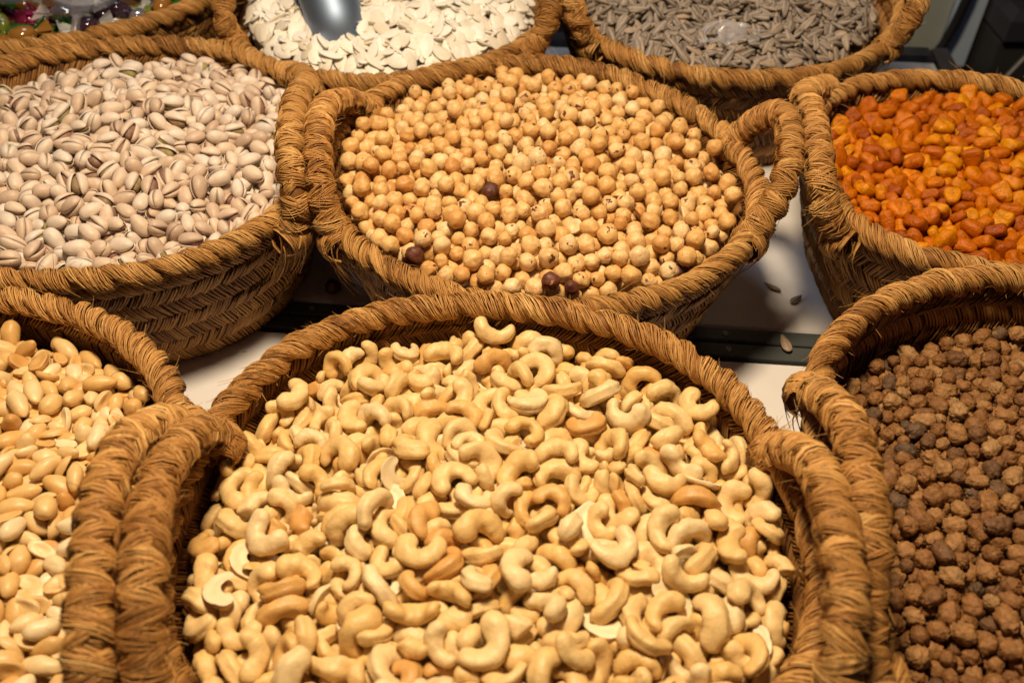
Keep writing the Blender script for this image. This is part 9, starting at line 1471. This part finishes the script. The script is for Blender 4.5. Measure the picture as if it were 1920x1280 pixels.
-20,1,63,0,82,646,422,889,-74,34,-7,1,81,619,594,865,31,59,9,1,71,886,7,858,13,30,-41,1,85,461,-705,838,19,-23,-11,4,74,333,-949,815,6,-57,59,2,71,671,579,824,-35,5,82,2,95,976,-239,911,72,7,9,3,102,287,-193,933,-84,-17,17,0,77,909,445,881,
-23,5,-13,2,71,225,-795,890,-53,1,-25,1,102,372,-425,903,-50,25,3,4,76,654,-761,837,-46,8,21,3,99,421,163,945,8,79,-4,0,81,925,-86,856,-50,41,-33,1,97,710,491,890,-18,-6,79,2,96,806,-112,890,33,32,41,4,89,399,-332,890,10,4,52,3,73,771,-288,
893,-25,66,9,1,83,559,-844,847,38,-66,-16,2,90,483,-797,859,-45,8,73,1,87,757,583,855,-25,49,-26,4,77,708,-417,864,69,53,10,2,97,32,-726,905,26,-31,-34,3,81,367,-882,863,-45,-23,-3,4,86,132,-894,882,37,13,-23,1,103,810,-403,814,55,-2,7,1,
96,272,-890,852,64,-30,-49,2,96,253,-291,931,-46,-4,44,3,102,73,-728,840,25,51,1,3,89,140,-989,817,-63,19,37,1,91,867,-368,889,19,-12,-70,2,91,746,17,812,-27,56,23,1,82,114,-911,802,19,13,20,2,79,775,-646,854,22,31,-38,0,102,956,-307,854,
-23,22,78,0,83,808,158,883,1,-7,-10,3,87,186,-857,821,0,42,73,0,82,286,111,993,33,69,-2,4,94,700,-248,920,1,-17,28,4,96,483,-540,895,28,-55,47,3,83,872,-471,852,-12,0,80,2,93,489,355,929,60,38,4,4,75,431,382,907,-19,27,-70,4,81,767,-504,
862,42,13,11,3,89,869,366,861,-52,-26,21,0,73,600,-616,854,-67,8,57,0,98,627,-694,838,27,45,-34,2,80,327,205,967,-18,86,12,3,96,]}
def unpack(kd):
    b = np.array(NUTS[kd], float).reshape(-1, 8)
    p = b[:, :3] * 1e-4
    p[:, :2] += BK[kd].c
    rv = np.radians(b[:, 3:6] * 2)
    an = np.linalg.norm(rv, axis=1)[:, None] + 1e-9
    q = np.c_[np.cos(an / 2), rv / an * np.sin(an / 2)]
    return p, q, b[:, 6].astype(int), b[:, 7] / 100.0

DARK = {5: 'dark red-brown hazelnut, upper of the two by the left front rim', 222: 'dark red hazelnut, lower of the two by the left front rim', 54: 'large dark skinned hazelnut at the middle of the front rim', 144: 'dark skinned hazelnut touching the front rim, right of a larger dark one', 48: 'dark brown skinned hazelnut left of the middle of the heap', 215: 'half skinned brown hazelnut near the right front rim'}
for kd in ('cashew', 'hazelnut', 'pistachio', 'peanut', 'tiger', 'corn'):
    p, q, vi, sc = unpack(kd)
    place_nuts(kd, p, q, vi, sc, DARK if kd == 'hazelnut' else {})

# ------------------------------------------------------------------ flat seeds laid down one on another
def lay_seeds(kd, N, L, w, th, tilt):
    rng = np.random.default_rng(5)
    b = BK[kd]
    g = .0018
    n = int(.32 / g)
    ax = (np.arange(n) - n / 2) * g
    X, Y = np.meshgrid(ax, ax, indexing='ij')
    Hm, Rr = heap_z(kd, X, Y)
    Hm = Hm - .006
    own = np.full((n, n), -1)
    pos, quat, vi, sc = [], [], [], []
    while len(pos) < N:
        a_, r_ = rng.uniform(0, 2 * math.pi), math.sqrt(rng.uniform())
        x, y = math.cos(a_) * r_, math.sin(a_) * r_
        _, R1 = heap_z(kd, np.array(x), np.array(y))
        k = float(R1) - .020
        x, y = x * k, y * k
        if not near_view((x + b.c[0], y + b.c[1], .1), .1):
            N -= 1; continue
        s = rng.uniform(.72, 1.0)
        az = rng.uniform(0, 2 * math.pi)
        i0, i1 = int((x - L * s - ax[0]) / g), int((x + L * s - ax[0]) / g) + 2
        j0, j1 = int((y - L * s - ax[0]) / g), int((y + L * s - ax[0]) / g) + 2
        xx, yy = X[i0:i1, j0:j1] - x, Y[i0:i1, j0:j1] - y
        uu, vv = xx * math.cos(az) + yy * math.sin(az), -xx * math.sin(az) + yy * math.cos(az)
        m = (uu / (L * s)) ** 2 + (vv / (w * s)) ** 2 < 1
        hh = Hm[i0:i1, j0:j1]
        A = np.c_[xx[m], yy[m], np.ones(m.sum())]
        cf = np.linalg.lstsq(A, hh[m], rcond=None)[0]
        gx, gy = np.clip(cf[0] + rng.normal() * tilt, -.8, .8), np.clip(cf[1] + rng.normal() * tilt, -.8, .8)
        pl = gx * xx + gy * yy
        z = np.percentile((hh - pl)[m], 80) + th * s * .55
        new = z + pl + th * s * .6 * np.sqrt(np.clip(1 - (uu / (L * s)) ** 2 - (vv / (w * s)) ** 2, 0, 1))
        # drop on the lowest of places: refuse spots already standing proud
        zt, _ = heap_z(kd, np.array(x), np.array(y))
        if z > float(zt) + .006 and rng.uniform() < .93:
            N -= .25; continue
        hh[m] = np.maximum(hh[m], new[m])
        own[i0:i1, j0:j1][m] = len(pos)
        nrm = Vector((-gx, -gy, 1)).normalized()
        xa = Vector((math.cos(az), math.sin(az), gx * math.cos(az) + gy * math.sin(az))).normalized()
        ya = nrm.cross(xa)
        from mathutils import Matrix
        q = Matrix((xa, ya, nrm)).transposed().to_quaternion()
        pos.append((x + b.c[0], y + b.c[1], z)); quat.append(tuple(q)); vi.append(int(rng.integers(0, 4))); sc.append(s)
    cnt = np.bincount(own[own >= 0], minlength=len(pos)).astype(float)
    pos = np.array(pos); quat = np.array(quat); vi = np.array(vi); sc = np.array(sc)
    inv = np.array([near_view(p, 0.0) for p in pos])
    o = np.argsort(-(cnt * (inv + .05) / (pos[:, 1] ** 2)))
    o = [i for i in o if cnt[i] > 1]
    return pos[o], quat[o], vi[o], sc[o]

place_nuts('pumpkin', *lay_seeds('pumpkin', 2900, .0067, .0041, .0020, .08))
place_nuts('sunflower', *lay_seeds('sunflower', 2900, .0071, .0031, .0032, .14))

# ------------------------------------------------------------------ loose things on the counter
def loose(kd, v, loc, rot, sc, label, mat=None):
    me = VMESH[kd][v][0]
    if mat:
        me = me.copy(); me.materials.clear(); me.materials.append(M[mat])
    o = obj(NAME[kd], me, None, loc)
    o.rotation_euler = rot
    o.scale = (sc,) * 3
    tag(o, label, {'sunflower': 'sunflower seed', 'hazelnut': 'hazelnut'}[kd])
loose('sunflower', 0, (.1805, .4735, .0022), (.5, 0, 2.45), .72, "curled sunflower seed loose on the white counter, above the joint strip")
loose('sunflower', 1, (.1935, .4610, .0020), (.1, 0, .7), .66, "dark sunflower seed loose on the counter in the corn basket's shadow")
loose('sunflower', 2, (.1765, .4165, .0040), (.05, .05, 1.65), .92, "striped sunflower seed lying on the dark joint strip")
loose('hazelnut', 1, (-.123, .4700, .0060), (.4, .3, 0), .85, "loose hazelnut on the counter in shadow between pistachio and hazelnut baskets", 'hazel_skin')

# ------------------------------------------------------------------ steel scoop in the pumpkin seeds
sc_ = empty("steel_scoop", (-.136, .668, .109))
tag(sc_, "steel scoop stuck into the white pumpkin seeds", "scoop")
def scoop_body():
    ax_ = Vector((-.30, .62, .72)).normalized()
    e1 = ax_.cross(Vector((0, 0, 1))).normalized(); e2 = ax_.cross(e1)
    k = 40
    an = np.arange(k) * 2 * math.pi / k
    prof = [(-.030, .0215), (-.004, .0220), (.030, .0226), (.075, .0235), (.080, .0242), (.084, .0235)]
    e1, e2, ax_ = np.array(e1), np.array(e2), np.array(ax_)
    out = [ax_ * s + r * (np.cos(an)[:, None] * e1 + np.sin(an)[:, None] * e2) for s, r in prof]
    inn = [ax_ * s + (r - .0009) * (np.cos(an)[:, None] * e1 + np.sin(an)[:, None] * e2) for s, r in prof[::-1]]
    V, Q, T = loft(out + inn, ax_ * -.032, ax_ * -.029)
    return V, Q, T, ax_, e1, e2
V, Q, T, ax_, e1, e2 = scoop_body()
obj("bowl", mk_mesh("bowl", V, Q, T, [M['steel']], attrs={'rnd': np.zeros(len(V))}), sc_)
pth = np.array([ax_ * .060 + e2 * -.020, ax_ * .085 + e2 * -.040, ax_ * .12 + e2 * -.045, ax_ * .16 + e2 * -.045])
V, Q = tubes(catmull(pth, 20)[None], .005, 10)
obj("handle", mk_mesh("handle", V, Q, None, [M['steel']], attrs={'rnd': np.zeros(len(V))}), sc_)

# ------------------------------------------------------------------ crumpled film on the sunflower seeds
nu = 22
uu, vv = np.meshgrid(np.linspace(-1, 1, nu), np.linspace(-1, 1, nu), indexing='ij')
P = np.stack([uu.ravel(), vv.ravel(), 0 * uu.ravel()], 1)
hgt = (1 - np.clip(np.hypot(uu, vv), 0, 1)).ravel()
ridge = 1 - np.abs(nz(P, 1.6, 4)) * 2.2
V = np.c_[uu.ravel() * .024 + .003 * nz(P, 2.0, 2), vv.ravel() * .013 + .003 * nz(P, 2.0, 8), .002 + .017 * hgt * (.5 + .7 * ridge) + .004 * nz(P, 3.3, 6)]
idx = np.arange(nu * nu).reshape(nu, nu)
Q = np.stack([idx[:-1, :-1], idx[1:, :-1], idx[1:, 1:], idx[:-1, 1:]], -1).reshape(-1, 4)
o = obj("plastic_scrap", mk_mesh("plastic_scrap", V, Q, None, [M['bag']], smooth=False, attrs={'rnd': np.zeros(len(V))}), None, (.163, .652, .097))
tag(o, "crumpled scrap of clear plastic film on the sunflower seeds", "plastic scrap")

# ------------------------------------------------------------------ candies
CC = {'green': (.015, .10, .015), 'lime': (.12, .15, .02), 'pink': (.18, .012, .05), 'clear': (.30, .26, .24), 'amber': (.25, .11, .02), 'yellow': (.86, .42, .01), 'violet': (.035, .015, .03)}
CM = {}
for k_, c in CC.items():
    m, nt, b_ = new_mat('candy_' + k_)
    b_.inputs['Base Color'].default_value = (*c, 1)
    b_.inputs['Roughness'].default_value = .12 if k_ != 'yellow' else .35
    b_.inputs['Coat Weight'].default_value = .5
    if k_ == 'clear':
        b_.inputs['Transmission Weight'].default_value = .6
    CM[k_] = m
def candy_mesh(seed, body):
    V, Q, T = ball(12, 18)
    V = V[:, [2, 0, 1]] * [1.0, .72, .62]
    V *= (1 + .10 * nz(V, 2.4, seed) + .07 * nz(V, 6.0, seed, 2))[:, None]
    return mk_mesh("candy", V * .0105, Q, T, [CM[body]], smooth=True, attrs={'rnd': np.zeros(len(V))})
def twist_mesh(seed, mat, sgn):
    n, k = 7, 20
    x = np.linspace(0, 1, n)
    r = .0022 + .0075 * x ** 1.3
    an = np.linspace(0, 2 * math.pi, k, endpoint=False)
    V = np.stack([np.c_[np.full(k, sgn * (.0095 + .011 * xx)), rr * np.cos(an) * (1 + .35 * np.sin(an * 5 + seed + xx * 2)), rr * .6 * np.sin(an) * (1 + .35 * np.cos(an * 4 + seed))] for xx, rr in zip(x, r)])
    idx = np.arange(n * k).reshape(n, k); nx = np.roll(idx, -1, 1)
    Q = np.stack([idx[:-1], nx[:-1], nx[1:], idx[1:]], -1).reshape(-1, 4)
    return mk_mesh("wrapper_end", V.reshape(-1, 3), Q, None, [mat], smooth=False, attrs={'rnd': np.zeros(n * k)})
cands = [(-.4365, .690, 'clear'), (-.418, .676, 'clear'), (-.400, .664, 'clear'), (-.405, .688, 'lime'), (-.386, .676, 'green'), (-.372, .688, 'green'), (-.377, .664, 'amber'),
         (-.395, .708, 'pink'), (-.374, .715, 'pink'), (-.36, .700, 'clear'), (-.352, .672, 'clear'), (-.338, .690, 'violet'), (-.330, .705, 'violet'), (-.318, .684, 'clear'),
         (-.318, .712, 'violet'), (-.302, .706, 'clear'), (-.300, .724, 'lime'), (-.284, .716, 'amber'), (-.283, .738, 'green'), (-.266, .740, 'green'), (-.268, .764, 'green'),
         (-.290, .755, 'clear'), (-.310, .745, 'violet'), (-.335, .735, 'violet'), (-.355, .735, 'violet'), (-.42, .715, 'green'), (-.445, .72, 'pink'), (-.41, .74, 'amber'), (-.38, .75, 'lime'),
         (-.345, .765, 'pink'), (-.31, .78, 'clear'), (-.28, .79, 'amber'), (-.40, .775, 'clear'), (-.44, .76, 'lime'), (-.36, .80, 'green')]
film = clear_mat('candy_film', (.8, .8, .8), .08, .35)
for i, (x, y, c) in enumerate(cands):
    r = empty("wrapped_candy", (x, y, .088 + .006 * math.sin(i * 2.3)))
    r.rotation_euler = (RNG.uniform(-.5, .5), RNG.uniform(-.5, .5), RNG.uniform(0, 6.28))
    tag(r, {'clear': 'clear wrapped', 'lime': 'lime green wrapped', 'green': 'dark green wrapped', 'amber': 'amber coloured wrapped', 'pink': 'crimson pink wrapped', 'violet': 'dark violet wrapped'}[c] +
        " candy heaped in the rear left basket", "candy", c + " candies in the rear left basket")
    obj("sweet", candy_mesh(i, c), r)
    for s in (1, -1): obj("wrapper_end", twist_mesh(i + s, film if c in ('clear', 'violet') else CM[c], s), r)
V, Q, T = ball(16, 24)
V = V * (1 + .02 * nz(V, 1.5, 3))[:, None] * .0125
tag(obj("gum_ball", mk_mesh("gum_ball", V, Q, T, [CM['yellow']], attrs={'rnd': np.zeros(len(V))}), None, (-.4255, .688, .104)), "round yellow candy ball at the frame's left edge", "candy")
# clear plastic ladles lying over the candies
def ladle(loc, r, rz, label, stem):
    e = empty("plastic_ladle", loc); e.rotation_euler = (.25, .1, rz)
    tag(e, label, "ladle")
    k = 36
    an = np.arange(k) * 2 * math.pi / k
    prof = [(.70, -.012), (.92, -.007), (1.0, 0), (1.03, .0015), (1.0, .002), (.9, -.005), (.68, -.010)]
    rings = [np.c_[r * q * np.cos(an), r * q * np.sin(an), np.full(k, z)] for q, z in prof]
    V, Q, T = loft(rings, (0, 0, -.013), (0, 0, -.011))
    obj("bowl", mk_mesh("bowl", V, Q, T, [M['clear']], attrs={'rnd': np.zeros(len(V))}), e)
    V, Q = tubes(np.array([[stem, (stem[0] * .7, stem[1] * .7, -.014), (stem[0] * .2, stem[1] * .4, -.012)]]), .0035, 8)
    obj("stem", mk_mesh("stem", V, Q, None, [M['clear']], attrs={'rnd': np.zeros(len(V))}), e)
ladle((-.338, .708, .116), .030, .3, "round clear plastic ladle over the candies, with a short stem", (-.012, -.036, -.022))
ladle((-.404, .716, .118), .034, 1.3, "clear plastic ladle over the candies at the frame's left edge", (.03, .04, -.01))
